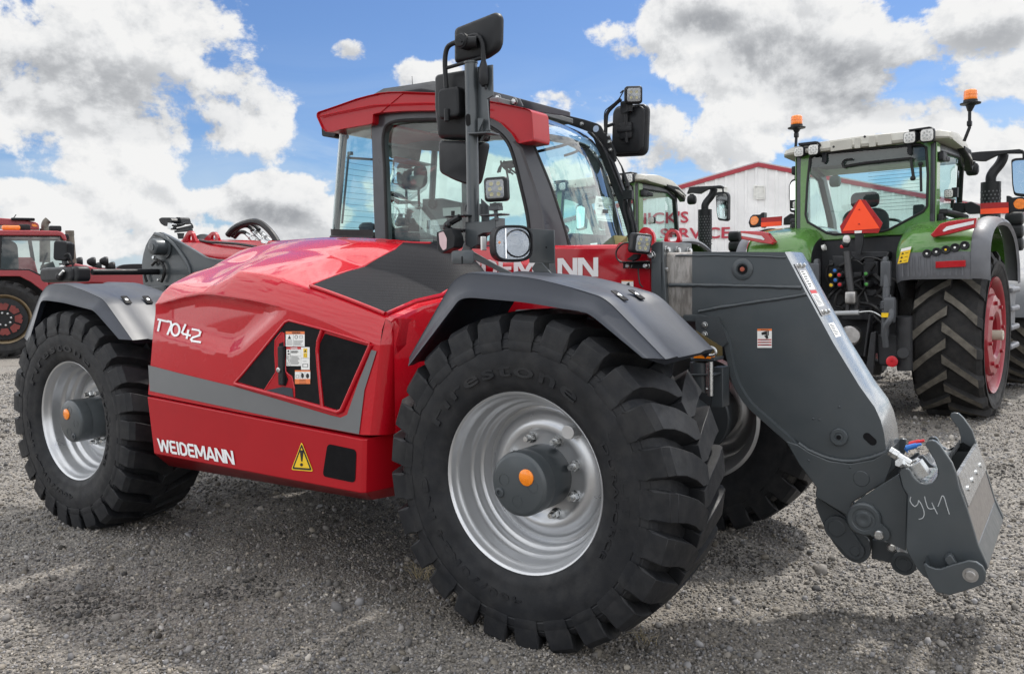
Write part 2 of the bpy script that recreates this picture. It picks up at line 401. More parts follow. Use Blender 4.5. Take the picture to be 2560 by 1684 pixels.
def fillet(pts, r, seg=4, closed=True):       # round the corners of a planar polyline
    pts = [V(p) for p in pts]; n = len(pts); out = []
    for i, p in enumerate(pts):
        rr = r[i] if isinstance(r, (list, tuple)) else r
        if (not closed and i in (0, n-1)) or rr <= 0: out.append(p); continue
        a = pts[(i-1) % n]-p; b = pts[(i+1) % n]-p; l = min(rr, a.length*.48, b.length*.48)
        p0 = p+a.normalized()*l; p1 = p+b.normalized()*l
        for k in range(seg+1):
            t = k/seg; out.append(p0*(1-t)**2+p*2*t*(1-t)+p1*t*t)
    return out
def catmull(pts, n=6):
    pts = [V(p) for p in pts]; out = []
    for i in range(len(pts)-1):
        p0 = pts[max(i-1, 0)]; p1 = pts[i]; p2 = pts[i+1]; p3 = pts[min(i+2, len(pts)-1)]
        for k in range(n):
            t = k/n; out.append(.5*((2*p1)+(p2-p0)*t+(2*p0-5*p1+4*p2-p3)*t*t+(3*p1-p0-3*p2+p3)*t**3))
    out.append(pts[-1]); return out
def empty(name, loc, label=None, cat=None, group=None):
    o = bpy.data.objects.new(name, None); COL.objects.link(o); o.location = loc; o.empty_display_size = .2
    bpy.context.view_layer.update()
    if label: o['label'] = label; o['category'] = cat
    if group: o['group'] = group
    return o
def tag(o, label, cat, group=None):
    o['label'] = label; o['category'] = cat
    if group: o['group'] = group
    return o
_tm = {}
def text_verts(txt, size=1., bold=0., space=1., extrude=0., shear=0., res=3):
    cu = bpy.data.curves.new('t', 'FONT'); cu.body = txt; cu.size = size; cu.offset = bold; cu.space_character = space
    cu.extrude = extrude; cu.shear = shear; cu.resolution_u = res; cu.align_x = 'LEFT'
    o = bpy.data.objects.new('t', cu); COL.objects.link(o)
    dg = bpy.context.evaluated_depsgraph_get(); me = bpy.data.meshes.new_from_object(o.evaluated_get(dg))
    vs = [v.co.copy() for v in me.vertices]; fs = [tuple(p.vertices) for p in me.polygons]
    bpy.data.objects.remove(o); bpy.data.curves.remove(cu); bpy.data.meshes.remove(me)
    return vs, fs
def text_quad(mb, txt, p00, p10, p01, lift=.003, bold=0., fit=True, mi=0, extrude=0., space=1., shear=0.):
    """lettering whose box maps to the parallelogram p00 (bottom left), p10 (bottom right), p01 (top left)"""
    vs, fs = text_verts(txt, 1., bold, space, extrude, shear)
    xs = [v.x for v in vs]; ys = [v.y for v in vs]; x0, x1, y0, y1 = min(xs), max(xs), min(ys), max(ys)
    p00, p10, p01 = V(p00), V(p10), V(p01); n = (p10-p00).cross(p01-p00).normalized()
    mb.add([p00+(p10-p00)*((v.x-x0)/(x1-x0))+(p01-p00)*((v.y-y0)/(y1-y0))+n*(lift+v.z) for v in vs], fs, mi)
    return n
# ------------------------------------------------------------------ ground
def gravel_mat():
    mt = bpy.data.materials.new('gravel'); mt.use_nodes = True; t = NT(mt.node_tree); b = t.n['Principled BSDF']
    o = t.node('ShaderNodeTexCoord').outputs['Object']
    v1c = t.voro(o, 62, out='Color'); v1 = t.voro(o, 62); v2c = t.voro(o, 120, out='Color'); v2 = t.voro(o, 120)
    s1 = t.node('ShaderNodeSeparateColor'); t.link(v1c, s1.inputs[0]); s2 = t.node('ShaderNodeSeparateColor'); t.link(v2c, s2.inputs[0])
    mixv = t.math('ADD', t.math('MULTIPLY', s1.outputs[0], .5), t.math('MULTIPLY', s2.outputs[0], .5))
    big = t.noise(o, .55, 5, .6); mid = t.noise(o, 3.2, 4, .6)
    c = t.ramp(mixv, [(0., (.085, .080, .074)), (.35, (.158, .149, .138)), (.7, (.25, .232, .21)), (1., (.40, .366, .325))])
    c = t.mix(t.math('MULTIPLY', t.ss(big, .42, .68), .45), c, (.20, .175, .145))
    c = t.mix(t.math('MULTIPLY', t.ss(mid, .55, .72), .6), c, (.045, .042, .040))
    # tyre-packed dark earth here and there
    damp = t.ss(t.noise(o, 1.1, 5, .65, .4), .58, .70)
    c = t.mix(t.math('MULTIPLY', damp, .55), c, (.035, .032, .030))
    t.link(c, b.inputs['Base Color']); b.inputs['Roughness'].default_value = .85; b.inputs['Specular IOR Level'].default_value = .25
    h = t.math('SUBTRACT', t.math('MULTIPLY', t.noise(o, 7, 4, .6), 1.2), t.math('ADD', v1, t.math('MULTIPLY', v2, .6)))
    t.link(t.bump(h, .9, .012), b.inputs['Normal'])
    return mt
GM = gravel_mat()
def hgt(x, y):
    x = np.asarray(x, float); y = np.asarray(y, float)
    k = np.clip((9-np.abs(x))/4, 0, 1)*np.clip((8-np.abs(y))/3, 0, 1)
    s = np.clip((y-2.5)/3.5, 0, 1); s = s*s*(3-2*s)
    h = .016*np.sin(1.9*x+.7*y)*np.sin(1.3*y-.6*x)+.013*np.sin(4.1*x+1.0+1.3*np.sin(1.7*y))*np.sin(3.3*y+.4*x)+.009*np.sin(9*x-3*y)*np.sin(8*y+2*x+np.sin(3*x))+.005*np.sin(21*x+5*y)*np.sin(19*y-7*x)
    for x0 in (0, -2.989):
        for y0 in (-.89, .79): h = h+.024*np.exp(-((x-x0)/.22)**4-((y-y0)/.33)**4)+.012*np.exp(-((x-x0)/.45)**2-((y-y0)/.45)**2)
    return -.022-.058*s+h*k
def build_ground():
    # fine near part, coarse rings to the horizon
    xs = np.concatenate([[-3000, -900, -250, -80, -45, -30, -22, -17, -13, -10, -8], np.arange(-6.5, 5.01, .07), [7, 10, 15, 25, 60, 200, 900, 3000]])
    ys = np.concatenate([[-3000, -600, -100, -20, -9], np.arange(-5.0, 6.01, .07), [7, 9, 12, 16, 22, 30, 45, 80, 250, 900, 3000]])
    n = len(xs); v = []
    for y in ys:
        for x in xs:
            v.append((x, y, float(hgt(x, y))))
    f = [(j*n+i, j*n+i+1, (j+1)*n+i+1, (j+1)*n+i) for j in range(len(ys)-1) for i in range(n-1)]
    mb = MB(); mb.add(v, f); o = mb.build('gravel_ground', GM); o['kind'] = 'structure'
build_ground()
def build_stones():
    # loose stones in view near the camera: one mesh, each stone a squashed irregular lump
    phi = (1+5**.5)/2
    bv = np.array([(-1, phi, 0), (1, phi, 0), (-1, -phi, 0), (1, -phi, 0), (0, -1, phi), (0, 1, phi), (0, -1, -phi), (0, 1, -phi), (phi, 0, -1), (phi, 0, 1), (-phi, 0, -1), (-phi, 0, 1)])/np.sqrt(1+phi*phi)
    bf = np.array([(0, 11, 5), (0, 5, 1), (0, 1, 7), (0, 7, 10), (0, 10, 11), (1, 5, 9), (5, 11, 4), (11, 10, 2), (10, 7, 6), (7, 1, 8), (3, 9, 4), (3, 4, 2), (3, 2, 6), (3, 6, 8), (3, 8, 9), (4, 9, 5), (2, 4, 11), (6, 2, 10), (8, 6, 7), (9, 8, 1)])
    r = RNG; N = NSTONE
    # sample along view depth so that density on the picture is even
    pts = []
    fx, fy = math.sin(YAW), math.cos(YAW); rx, ry = math.cos(YAW), -math.sin(YAW)
    D = 1.75*np.power(14/1.75, r.random(N)**1.25); L = (r.random(N)*2-1)*(D*.66+.25)
    X = CAM.x+fx*D+rx*L; Y = CAM.y+fy*D+ry*L
    s = (.0030+.0040*r.random(N)**2+.010*(r.random(N) > .975)*r.random(N)+.012*(r.random(N) > .9975))*np.clip(.75+D*.11, .8, 2.0)
    Z = hgt(X, Y)+s*.35
    sc3 = s[:, None]*(.65+.7*r.random((N, 3))); sc3[:, 2] *= .75
    q = r.normal(size=(N, 4)); q /= np.linalg.norm(q, axis=1)[:, None]
    w, x, y, z = q.T
    Rm = np.stack([1-2*(y*y+z*z), 2*(x*y-z*w), 2*(x*z+y*w), 2*(x*y+z*w), 1-2*(x*x+z*z), 2*(y*z-x*w), 2*(x*z-y*w), 2*(y*z+x*w), 1-2*(x*x+y*y)], 1).reshape(N, 3, 3)
    base = bv[None]*(1+.22*(r.random((N, 12, 1))-.5))*sc3[:, None]
    vv = np.einsum('nij,nkj->nki', Rm, base)+np.stack([X, Y, Z], 1)[:, None]
    nv = N*12; nf = N*20
    me = bpy.data.meshes.new('loose_gravel'); me.vertices.add(nv); me.vertices.foreach_set('co', vv.reshape(-1).astype(np.float32))
    idx = (bf[None]+(np.arange(N)*12)[:, None, None]).reshape(-1).astype(np.int32)
    me.loops.add(nf*3); me.loops.foreach_set('vertex_index', idx)
    me.polygons.add(nf); me.polygons.foreach_set('loop_start', np.arange(0, nf*3, 3, dtype=np.int32)); me.polygons.foreach_set('loop_total', np.full(nf, 3, np.int32))
    tone = np.clip((.158+.060*r.normal(size=N))+.24*(r.random(N) > .90)*r.random(N), .035, .55); warm = r.random(N)
    damp = np.clip((np.sin(2.3*X+1.1*np.sin(1.9*Y))*np.sin(2.9*Y+.8*np.sin(2.2*X+1))+.5*np.sin(6.1*X+2*Y)*np.sin(5.3*Y-X)-.55)*2.2, 0, 1); tone = tone*(1-.62*damp)
    colr = np.ones((N, 4), np.float32); colr[:, 0] = tone*(1.05+.13*(warm-.35)); colr[:, 1] = tone*(1+.02*(warm-.5)); colr[:, 2] = tone*(.96-.18*(warm-.3))
    at = me.color_attributes.new('tone', 'FLOAT_COLOR', 'POINT'); at.data.foreach_set('color', np.repeat(colr, 12, 0).reshape(-1))
    me.update(); me.validate()
    mt = bpy.data.materials.new('stone'); mt.use_nodes = True; t = NT(mt.node_tree); b = t.n['Principled BSDF']
    a = t.node('ShaderNodeAttribute'); a.attribute_name = 'tone'; t.link(a.outputs['Color'], b.inputs['Base Color']); b.inputs['Roughness'].default_value = .8
    b.inputs['Specular IOR Level'].default_value = .3
    me.materials.append(mt)
    o = bpy.data.objects.new('loose_gravel', me); COL.objects.link(o); o['kind'] = 'stuff'; o['label'] = 'loose grey gravel stones scattered over the yard'; o['category'] = 'gravel'
NSTONE = 170000
build_stones()
# ------------------------------------------------------------------ service building behind
def build_shed():
    P0 = PD(1762, 640, 40.); e = (_r0*math.cos(R(14))-Vector((_f.x, _f.y, 0)).normalized()*math.sin(R(14))).normalized(); bk = Vector((-e.y, e.x, 0))
    if bk.dot(_f) < 0: bk = -bk
    pk = PN(1762, 379, P0, bk); zp = pk.z; s = .248; wl, wr = 15., 17.
    base = Vector((pk.x, pk.y, 0))
    root = empty('service_shed', base, 'white ribbed metal service shed with red gable trim behind the tractors', 'building')
    wm = material('white_ribbed_steel', (.78, .78, .78), .55, var=.09, vscale=.9)
    rt = material('red_trim_steel', (.34, .035, .05), .5, var=.08, vscale=2); lv = material('vent_louvre', (.80, .80, .76), .5)
    mb = MB()
    o = [base-e*wl, base+e*wr, base+e*wr+V(0, 0, zp-s*wr), base+V(0, 0, zp), base-e*wl+V(0, 0, zp-s*wl)]
    mb.prism([p+bk*.05 for p in o], bk*.12)
    x = -wl+.1
    while x < wr-.2:
        h = zp-s*abs(x)-.12
        a = base+e*x
        mb.prism([a+bk*.05, a+e*.05+bk*.0, a+e*.13+bk*.0, a+e*.18+bk*.05], V(0, 0, h)); x += .46
    # side walls
    for xx in (-wl, wr): mb.prism([base+e*xx+bk*.18, base+e*xx+bk*40, base+e*xx+bk*40+V(0, 0, zp-s*abs(xx)), base+e*xx+bk*.18+V(0, 0, zp-s*abs(xx))], e*(.1 if xx < 0 else -.1))
    mb.build('wall', wm, root, ang=20)
    mb = MB()
    for sg, w in ((-1, wl), (1, wr)):
        a = base+V(0, 0, zp+.02); b = base+e*(sg*(w+.3))+V(0, 0, zp+.02-s*(w+.3))
        mb.prism([a-bk*.04, b-bk*.04, b-bk*.04-V(0, 0, .19), a-bk*.04-V(0, 0, .19)], bk*.09)
    mb.build('gable_trim', rt, root)
    mb = MB()
    for sg, w in ((-1, wl), (1, wr)):
        a = base+V(0, 0, zp+.03); b = base+e*(sg*(w+.35))+V(0, 0, zp+.03-s*(w+.35))
        mb.prism([a+bk*.051, b+bk*.051, b+bk*40, a+bk*40], V(0, 0, .06))
    mb.build('roof', material('grey_roof_steel', (.45, .45, .46), .45), root)
    zd = lambda x, y: ((1500+x*.2353)/K, (380+y*.2353)/K)
    Q = lambda x, y: PN(*zd(x, y), base-bk*.012, bk)
    for (x0, y0, x1, y1) in ((1238, 370, 1355, 510), (1632, 358, 1750, 502), (2030, 345, 2150, 492)):
        mb = MB(); c = [Q(x0, y0), Q(x1, y0), Q(x1, y1), Q(x0, y1)]
        cw = (c[1]-c[0]); chh = c[3]-c[0]
        for k in range(4):
            a, b = c[k], c[(k+1) % 4]; ins = (sum(c, V(0, 0, 0))/4)
            mb.prism([a, b, b+(ins-b)*.12, a+(ins-a)*.12], -bk*.05)
        fr = mb.build('vent', lv, root)
        mb = MB(); nL = 11
        for k in range(nL):
            a = c[0]+chh*(.1+.8*k/nL)+cw*.07; b = a+cw*.86; dn = chh*(.8/nL)
            mb.add([a, b, b+dn*.75-bk*.014, a+dn*.75-bk*.014, b+dn*.8, a+dn*.8], [(0, 1, 2, 3), (3, 2, 4, 5)])
        mb.build('louvre', lv, fr, smooth=False)
        attach_fix = None
    mb = MB()
    def sign(txt, x0, x1, yt0, yb0, yb1):
        text_quad(mb, txt, Q(x0, yb0), Q(x1, yb1), Q(x0, yt0), .02, bold=.02, extrude=.012)
    sign("NICK'S", 362, 940, 648, 772, 752); sign('SERVICE', 640, 1382, 812, 930, 916); sign('INC', 1398, 1660, 953, 1075, 1066)
    mb.build('sign_lettering', material('red_sign_letters', (.42, .035, .06), .5), root)
build_shed()

def build_tufts():
    gm = material('dry_grass', (.30, .25, .15), .8, var=.3, vscale=40)
    for k, (x, y, n, h, lab) in enumerate(((985, 1335, 26, .10, 'dry straw coloured grass tuft against the rear edge of the near front tyre'), (372, 1196, 9, .09, 'sparse dry weed sprig in front of the rear tyre'), (1500, 1478, 14, .05, 'short dry grass wisp at the foot of the near front tyre tread'))):
        p = PZ(x, y, -.01); r = random.Random(20+k); mb = MB()
        for i in range(n):
            a = r.uniform(0, 6.28); q = p+V(r.uniform(-.05, .05), r.uniform(-.03, .03), 0); q.z = float(hgt(q.x, q.y))-.005; l = h*r.uniform(.5, 1.2); e = V(math.cos(a), math.sin(a), 0)*l
            mb.tube([q, q+e*.3+V(0, 0, l*.55), q+e*.9+V(0, 0, l*(.6+.3*r.random()))], [.0013, .001, .0004], 4)
        o = mb.build('dry_grass_tuft', gm); tag(o, lab, 'grass tuft', 'dry grass by the tyres')
build_tufts()
# ------------------------------------------------------------------ telehandler
def zm(x0, y0, s): return lambda x, y: ((x0+x*s)/K, (y0+y*s)/K)
ZH = zm(340, 560, .46)        # hood crop
ZF = zm(1000, 640, .32773)    # front fender crop
ZR = zm(40, 660, .16807)      # rear fender crop
ZB = zm(340, 530, .15966)     # boom pivot crop
ZG = zm(1620, 580, .5875)     # gooseneck crop
ZC = zm(2000, 1000, .31927)   # coupler crop
ZK = zm(780, 200, .30648)     # cab crop
ZW = zm(1280, 200, .33208)    # windscreen crop
ZM = zm(1060, 0, .44678)      # mast crop
ZD = zm(600, 780, .17884)     # hood side decal crop
TELE = empty('telehandler', (-1.5, 0, 0), 'red telehandler with grey gooseneck boom and bare quick coupler standing on the gravel', 'telehandler')
WC = .606
def lug_geo(mb, ax0, sgn, R0, W, n, tw, roll, mi=0, hub=None, prof=None):
    pass
def make_tyre(mb, c, side, R0=.624, halfw=.232, off=-.205, n=25, lead=.19, rollsign=1, hub_r=.335):
    """carcass + chunky directional lugs; side=-1: outer face towards -Y; off: mid-plane offset inward from rim plane"""
    c = V(c); ax = V(0, side, 0)
    mid = c+ax*off
    pr = []
    for r, w in ((hub_r-.004, .200), (hub_r+.006, .213), (.365, .226), (.375, .2265), (.40, .234), (.43, .2395), (.46, .2410), (.487, .2385), (.4885, .2355), (.4915, .2355), (.493, .2385), (.52, .236), (.5225, .2325), (.5255, .2325), (.528, .234), (.546, .221), (.558, .195), (.565, .15), (.568, .08), (.569, 0.)):
        pr.append((r, w))
    full = [(r, w) for r, w in pr]+[(r, -w) for r, w in pr[::-1][1:]]
    mb.lathe([(r, w) for r, w in full], mid, ax, 96, 0, V(1, 0, 0))
    # lugs
    st = [(.2400, .484, .494, 0., .058, .050), (.2440, .515, .540, .000, .060, .050), (.2360, .54, .592, .004, .060, .049), (.213, .55, .612, .010, .059, .047), (.150, .56, .620, .040, .054, .043),
          (.080, .565, .624, .085, .054, .044), (.030, .568, .6245, .130, .056, .046), (-.022, .568, .6245, .160, .040, .030)]
    for hs in (1, -1):
        for k in range(n):
            ph0 = 2*math.pi*(k+(.5 if hs < 0 else 0))/n
            rings = []
            for w, rb, rt, th, wb, wt in st:
                ph = ph0-th*rollsign*1.0
                cen = mid+ax*(w*hs)
                ring = []
                for rr, dth in ((rb, -wb/.6), (rt, -wt/.6), (rt, wt/.6), (rb, wb/.6)):
                    a = ph+dth*(1 if True else 0)
                    ring.append(cen+V(math.cos(a)*rr, 0, math.sin(a)*rr))
                rings.append(ring)
            mb.loft(rings, True, True, 0)
GLY = {'W': (1.15, [[(.09, 1), (.31, 0), (.575, .95), (.84, 0), (1.06, 1)]]), 'E': (.66, [[(.62, .915), (.1, .915), (.1, .085), (.62, .085)], [(.1, .5), (.56, .5)]]), 'I': (.28, [[(.14, 1), (.14, 0)]]),
       'D': (.76, [[(.1, .085), (.36, .085), (.58, .2), (.64, .5), (.58, .8), (.36, .915), (.1, .915), (.1, .085)]]), 'M': (.98, [[(.1, 0), (.1, 1)], [(.13, 1), (.49, .18), (.85, 1)], [(.88, 1), (.88, 0)]]), 'A': (.84, [[(.08, 0), (.42, 1)], [(.42, 1), (.76, 0)], [(.2, .27), (.64, .27)]]), 'N': (.80, [[(.1, 0), (.1, 1)], [(.13, 1), (.67, 0)], [(.70, 0), (.70, 1)]])}
def block_text(mb, txt, p00, p10, p01, lift, w=.185):
    """heavy sans capitals laid out in the parallelogram; every stroke is one strip with mitred corners"""
    p00, p10, p01 = V(p00), V(p10), V(p01); n = (p10-p00).cross(p01-p00).normalized(); tot = sum(GLY[ch][0] for ch in txt)-.02; x0 = 0; q = 0
    for ch in txt:
        wd, sts = GLY[ch]
        for st in sts:
            for (ax_, ay), (bx, by) in zip(st[:-1], st[1:]):
                dx, dy = bx-ax_, by-ay; l = math.hypot(dx, dy); q += 1
                to = lambda x, y: p00+(p10-p00)*((x0+x)/tot)+(p01-p00)*y+n*(lift+.00012*(q % 5))
                if abs(dy) > abs(dx)*1.2: h = w/2*l/abs(dy); o = [(ax_-h, ay), (ax_+h, ay), (bx+h, by), (bx-h, by)]
                elif abs(dx) > abs(dy)*4: h = w/2; o = [(ax_, ay-h), (bx, by-h), (bx, by+h), (ax_, ay+h)]
                else: nx, ny, ex, ey = -dy/l*w/2, dx/l*w/2, dx/l*w*.25, dy/l*w*.25; o = [(ax_+nx-ex, ay+ny-ey), (bx+nx+ex, by+ny+ey), (bx-nx+ex, by-ny+ey), (ax_-nx-ex, ay-ny-ey)]
                mb.add([to(*p) for p in o], [(0, 1, 2, 3)])
        x0 += wd
def arc_text(mb, txt, c, side, r, a0, a1, h, w0, depth=.0011, bold=.015, flip=False):
    """raised lettering round a sidewall, from angle a0 to a1 (degrees, seen from outside), letters of height h centred on radius r"""
    vs, fs = text_verts(txt, 1., bold, 1.15, .5); xs = [v.x for v in vs]; ys = [v.y for v in vs]
    x0, x1, y0, y1 = min(xs), max(xs), min(ys), max(ys); c = V(c); out = []
    for v in vs:
        t = (v.x-x0)/(x1-x0); a = R(a0+(a1-a0)*t); k = (v.y-y0)/(y1-y0)-.5
        rr = r+(k if a0 > a1 else -k)*h
        # seen from the -Y side (side=-1), +X is to the right, so the angle runs counter-clockwise
        out.append(c+V(math.cos(a)*rr*(1 if side < 0 else -1), side*(w0+(depth if v.z > 0 else -.004)), math.sin(a)*rr))
    mb.add(out, fs)
def make_wheel(c, side, nutang=8., cap_ang=60, parent=TELE, steer=0, text=True, label=None):
    c = V(c); ax = V(0, side, 0); parts = []
    rim = MB()
    prof = [(.318, -.42), (.335, -.415), (.335, -.405), (.31, -.39), (.300, -.34), (.27, -.31), (.262, -.28), (.262, -.20), (.263, -.150), (.270, -.142), (.279, -.138), (.284, -.128), (.285, -.112), (.290, -.104), (.298, -.099), (.303, -.085), (.305, -.05), (.307, -.040), (.313, -.032), (.319, -.022), (.322, -.010), (.326, -.002), (.332, .001), (.3375, -.003), (.339, -.010), (.336, -.02)]
    rim.lathe(prof, c, ax, 96, 0, V(1, 0, 0))
    D = -.175
    disc = [(.2625, D-.012), (.245, D-.012), (.238, D-.004), (.228, D+.010), (.205, D+.022), (.185, D+.026), (.170, D+.020), (.155, D+.012), (.10, D+.012), (.0, D+.012)]
    rim.lathe(disc, c, ax, 72, 0, V(1, 0, 0))
    w = rim.build('wheel', M['silver'], parent, ang=50); w['label'] = label
    valve = MB(); a = R(52); pv = c+ax*(-.15)+V(math.cos(a)*.232*1, 0, math.sin(a)*.232)
    valve.tube([pv-ax*.03, pv+ax*.055], [.026, .026], 20); valve.build('valve_guard', M['silver'], w, bevel=.002)
    ty = MB(); make_tyre(ty, c, side); t = ty.build('tyre', M['rubber'], w, ang=28, bevel=.0045, seg=1, weight=False)
    if text:
        tx = MB()
        arc_text(tx, 'Firestone', c, side, .418, 152, 52, .052, .0335+.0)
        arc_text(tx, 'DURAFORCE', c, side, .398, 28, -32, .020, .0305)
        arc_text(tx, 'UTILITY', c, side, .440, 32, -18, .034, .0345)
        arc_text(tx, '460/70R24 IND', c, side, .425, 272, 182, .034, .0345)
        arc_text(tx, 'RADIAL', c, side, .440, 180, 160, .022, .0345)
        # small emblem plate below
        for k in range(12): pass
        tx.build('sidewall_lettering', M['rubber'], w, smooth=False)
    hub = MB()
    hp = [(.118, D+.012), (.118, -.055), (.116, -.052), (.116, -.046), (.119, -.044), (.119, .000), (.116, .010), (.106, .016), (.102, .0175), (0., .0175)]
    hub.lathe(hp, c+ax*.0, ax, 48, 0, V(1, 0, 0))
    for k in range(3):
        a = R(cap_ang+130+k*95); p = c+V(math.cos(a)*.062, 0, math.sin(a)*.062)+ax*.0175
        hub.lathe([(.022, 0), (.022, .0012), (.0205, .0012), (.0205, 0)], p, ax, 20)
    h = hub.build('hub', M['anth'], w, ang=40)
    rf = MB(); a = R(cap_ang); p = c+V(math.cos(a)*.048, 0, math.sin(a)*.048)+ax*.0175
    rf.lathe([(.030, 0), (.030, .004), (.028, .0055), (0, .0055)], p, ax, 28); rf.build('reflector', M['orange'], w, ang=40)
    pg = MB(); a = R(cap_ang+165); p = c+V(math.cos(a)*.090, 0, math.sin(a)*.090)+ax*.0175
    pg.lathe([(.019, -.004), (.019, .004), (.016, .0055), (.009, .0055), (.008, -.002), (0, -.002)], p, ax, 16); pg.build('drain_plug', M['anthd'], w, ang=40)
    for k in range(8):
        a = R(nutang+45*k); p = c+V(math.cos(a)*.148, 0, math.sin(a)*.148)+ax*(D+.012)
        nb = MB()
        nb.lathe([(.021, 0), (.021, .006), (.0195, .008)], p, ax, 20)
        nb.lathe([(.0195, .006), (.0195, .024), (.016, .028), (0, .028)], p, ax, 6)
        nb.lathe([(.0115, .02), (.0115, .046), (.010, .050), (0, .050)], p, ax, 12)
        nb.build('wheel_nut', M['zinc'], w, ang=30)
    return w
make_wheel((0, -1.10, WC), -1, 20, 40, label='front wheel nearest the viewer')
make_wheel((-2.989, -1.10, WC), -1, 30, 128, label='rear wheel below the rear fender')
make_wheel((0, 1.0, WC), 1, 20, 40, text=False, label='far front wheel in shade behind the boom')
make_wheel((-2.989, 1.0, WC), 1, 20, 40, text=False)
# axles, chassis
mb = MB()
for x in (0, -2.989):
    mb.cyl((x, -.72, WC), (x, .62, WC), .10, seg=20); mb.box((x, -.05, WC), (.34, .42, .36)); 
    for s in (-1, 1):
        mb.cyl((x, s*.86-.05, WC), (x, s*.60-.05, WC), .15, .19, 24)
mb.build('axle', M['anthd'], TELE, bevel=.01)
mb = MB()
mb.box((-1.65, .0, .62), (3.6, .5, .34)); mb.box((-.25, -.2, .95), (.6, .20, .5)); mb.box((-1.4, .45, .75), (1.9, .8, .5)); mb.box((-3.45, -.05, 1.0), (.35, .5, .7))
mb.box((-1.5, -.6, .7), (1.35, .8, .55))
mb.build('chassis', M['anthd'], TELE, bevel=.01)
# counterweight, rear
# ---- fenders
def fender(conv, F, L, yF, yL, yI, name, bolts, label):
    Fp = [PY(*conv(*p), yF) for p in F]; Lp = [PY(*conv(*p), yL) for p in L]
    n = len(Fp)
    # section at each station: inner flange, inner edge, crease, fold, lip, return
    secs = []
    for k in range(n):
        f, l = Fp[k], Lp[k]
        d = (l-f); nrm = V(0, 0, 0)
        tdir = (Fp[min(k+1, n-1)]-Fp[max(k-1, 0)]).normalized(); nn = V(-tdir.z, 0, tdir.x)
        if nn.dot(f-V(0 if f.x > -1.4 else -2.989, f.y, WC)) < 0: nn = -nn
        dn = -nn
        inner = V(f.x, yI, f.z)
        sec = [inner+dn*.05, inner+dn*.012, inner+V(0, -.008, 0)+dn*.0, inner+V(0, -.10, 0)+nn*.004, inner+V(0, -.125, 0)-nn*.006, f+V(0, .105, 0)-nn*.006, f+V(0, .08, 0)+nn*.003, f+V(0, .014, 0), f+d*.03+V(0, -.004, 0), f+d*.10, f+d*.72, f+d*.78+V(0, -.003, 0), l, l+V(0, .03, 0)-d*.06, f+V(0, .03, 0)+dn*.03, inner+dn*.016+V(0, -.02, 0)]
        secs.append(sec)
    # densify along the profile with rounded corners
    m = len(secs[0]); cols = []
    for j in range(m): cols.append(fillet([s[j] for s in secs], .06, 5, False))
    nn = min(len(c) for c in cols)
    rings = [[cols[j][k] for j in range(m)] for k in range(nn)]
    mb = MB(); mb.loft(rings, True, True)
    fo = mb.build(name, M['fend'], TELE, ang=40)
    fo['label'] = label
    for (x, y) in bolts:
        # find height on the top by plane of the nearest top segment
        best = None
        for k in range(n-1):
            a, b = Fp[k], Fp[k+1]; t = (b-a).normalized(); q = V(-t.z, 0, t.x)
            p = PN(*conv(x, y), a, q)
            lo, hi = sorted((a.x, b.x))
            if lo-.02 <= p.x <= hi+.02 and yF < p.y < yI: best = (p, q if q.z > 0 else -q, t)
        if best is None: continue
        p, q, t = best
        rm = Matrix((t, V(0, 1, 0), q)).transposed()
        rb = MB()
        rb.rbox(p+q*.0005, (.062, .040, .004), .006, rm, axis=2); rb.build('bolt_recess', M['blackdecal'], fo)
        rb = MB(); rb.lathe([(.010, 0), (.010, .003), (.006, .0045), (0, .0045)], p+q*.001, q, 16); rb.build('fender_bolt', M['zinc'], fo, ang=30)
    return fo
fender(ZF, [(72, 775), (400, 190), (500, 120), (1000, 155), (1290, 225), (1545, 305), (1620, 360), (2035, 785)],
       [(64, 838), (455, 325), (540, 316), (950, 352), (1220, 398), (1410, 425), (1480, 468), (1850, 775)], -1.085, -1.135, -.66, 'fender', [(1675, 300), (1805, 292)], 'charcoal fender over the near front wheel')
fender(ZR, [(125, 1095), (372, 440), (490, 285), (760, 290), (1060, 395), (1290, 505), (1355, 570), (1750, 1130)],
       [(188, 1165), (372, 542), (450, 540), (700, 572), (920, 630), (1140, 685), (1205, 745), (1530, 1115)], -1.085, -1.135, -.66, 'fender', [(1640, 530), (1960, 528)], 'charcoal fender over the rear wheel')
# far front fender (seen under the boom only as a dark edge)
# ---- hood
def interp(pts, xs):
    pts = sorted(pts, key=lambda p: p[0]); X = [p[0] for p in pts]
    return [np.interp(x, X, [p[1] for p in pts]) for x in xs]
def lin(a, b, t): return a+(b-a)*t
L0 = [PY(*ZH(*p), -1.10) for p in ((65, 925), (600, 1030), (1225, 1145), (1262, 1145))]
yl1 = lambda x: np.interp(x, [-2.3, -1.7, -.7], [-1.03, -1.055, -1.075])
def PYv(conv, pts, ys): return [PY(*conv(*p), y) for p, y in zip(pts, ys)]
L1 = PYv(ZH, [(100, 435), (330, 375), (500, 385), (700, 420), (850, 465), (1000, 515), (1150, 580), (1280, 640), (1335, 655)], [-1.075, -1.08, -1.085, -1.088, -1.09, -1.09, -1.09, -1.09, -1.09])
L2 = PYv(ZH, [(185, 325), (440, 320), (555, 255), (700, 275), (860, 320), (1000, 365), (1200, 440), (1405, 522)], [-1.01, -1.025, -1.027, -1.032, -1.036, -1.040, -1.046, -1.052])
L3 = PYv(ZH, [(330, 262), (480, 215), (600, 208), (690, 172), (860, 150), (1060, 165), (1240, 232)], [-.76, -.73, -.72, -.70, -.69, -.68, -.67])
L4 = PYv(ZH, [(600, 150), (720, 100), (850, 85), (1060, 72), (1300, 78), (1500, 95)], [-.47, -.42, -.40, -.38, -.37, -.36])
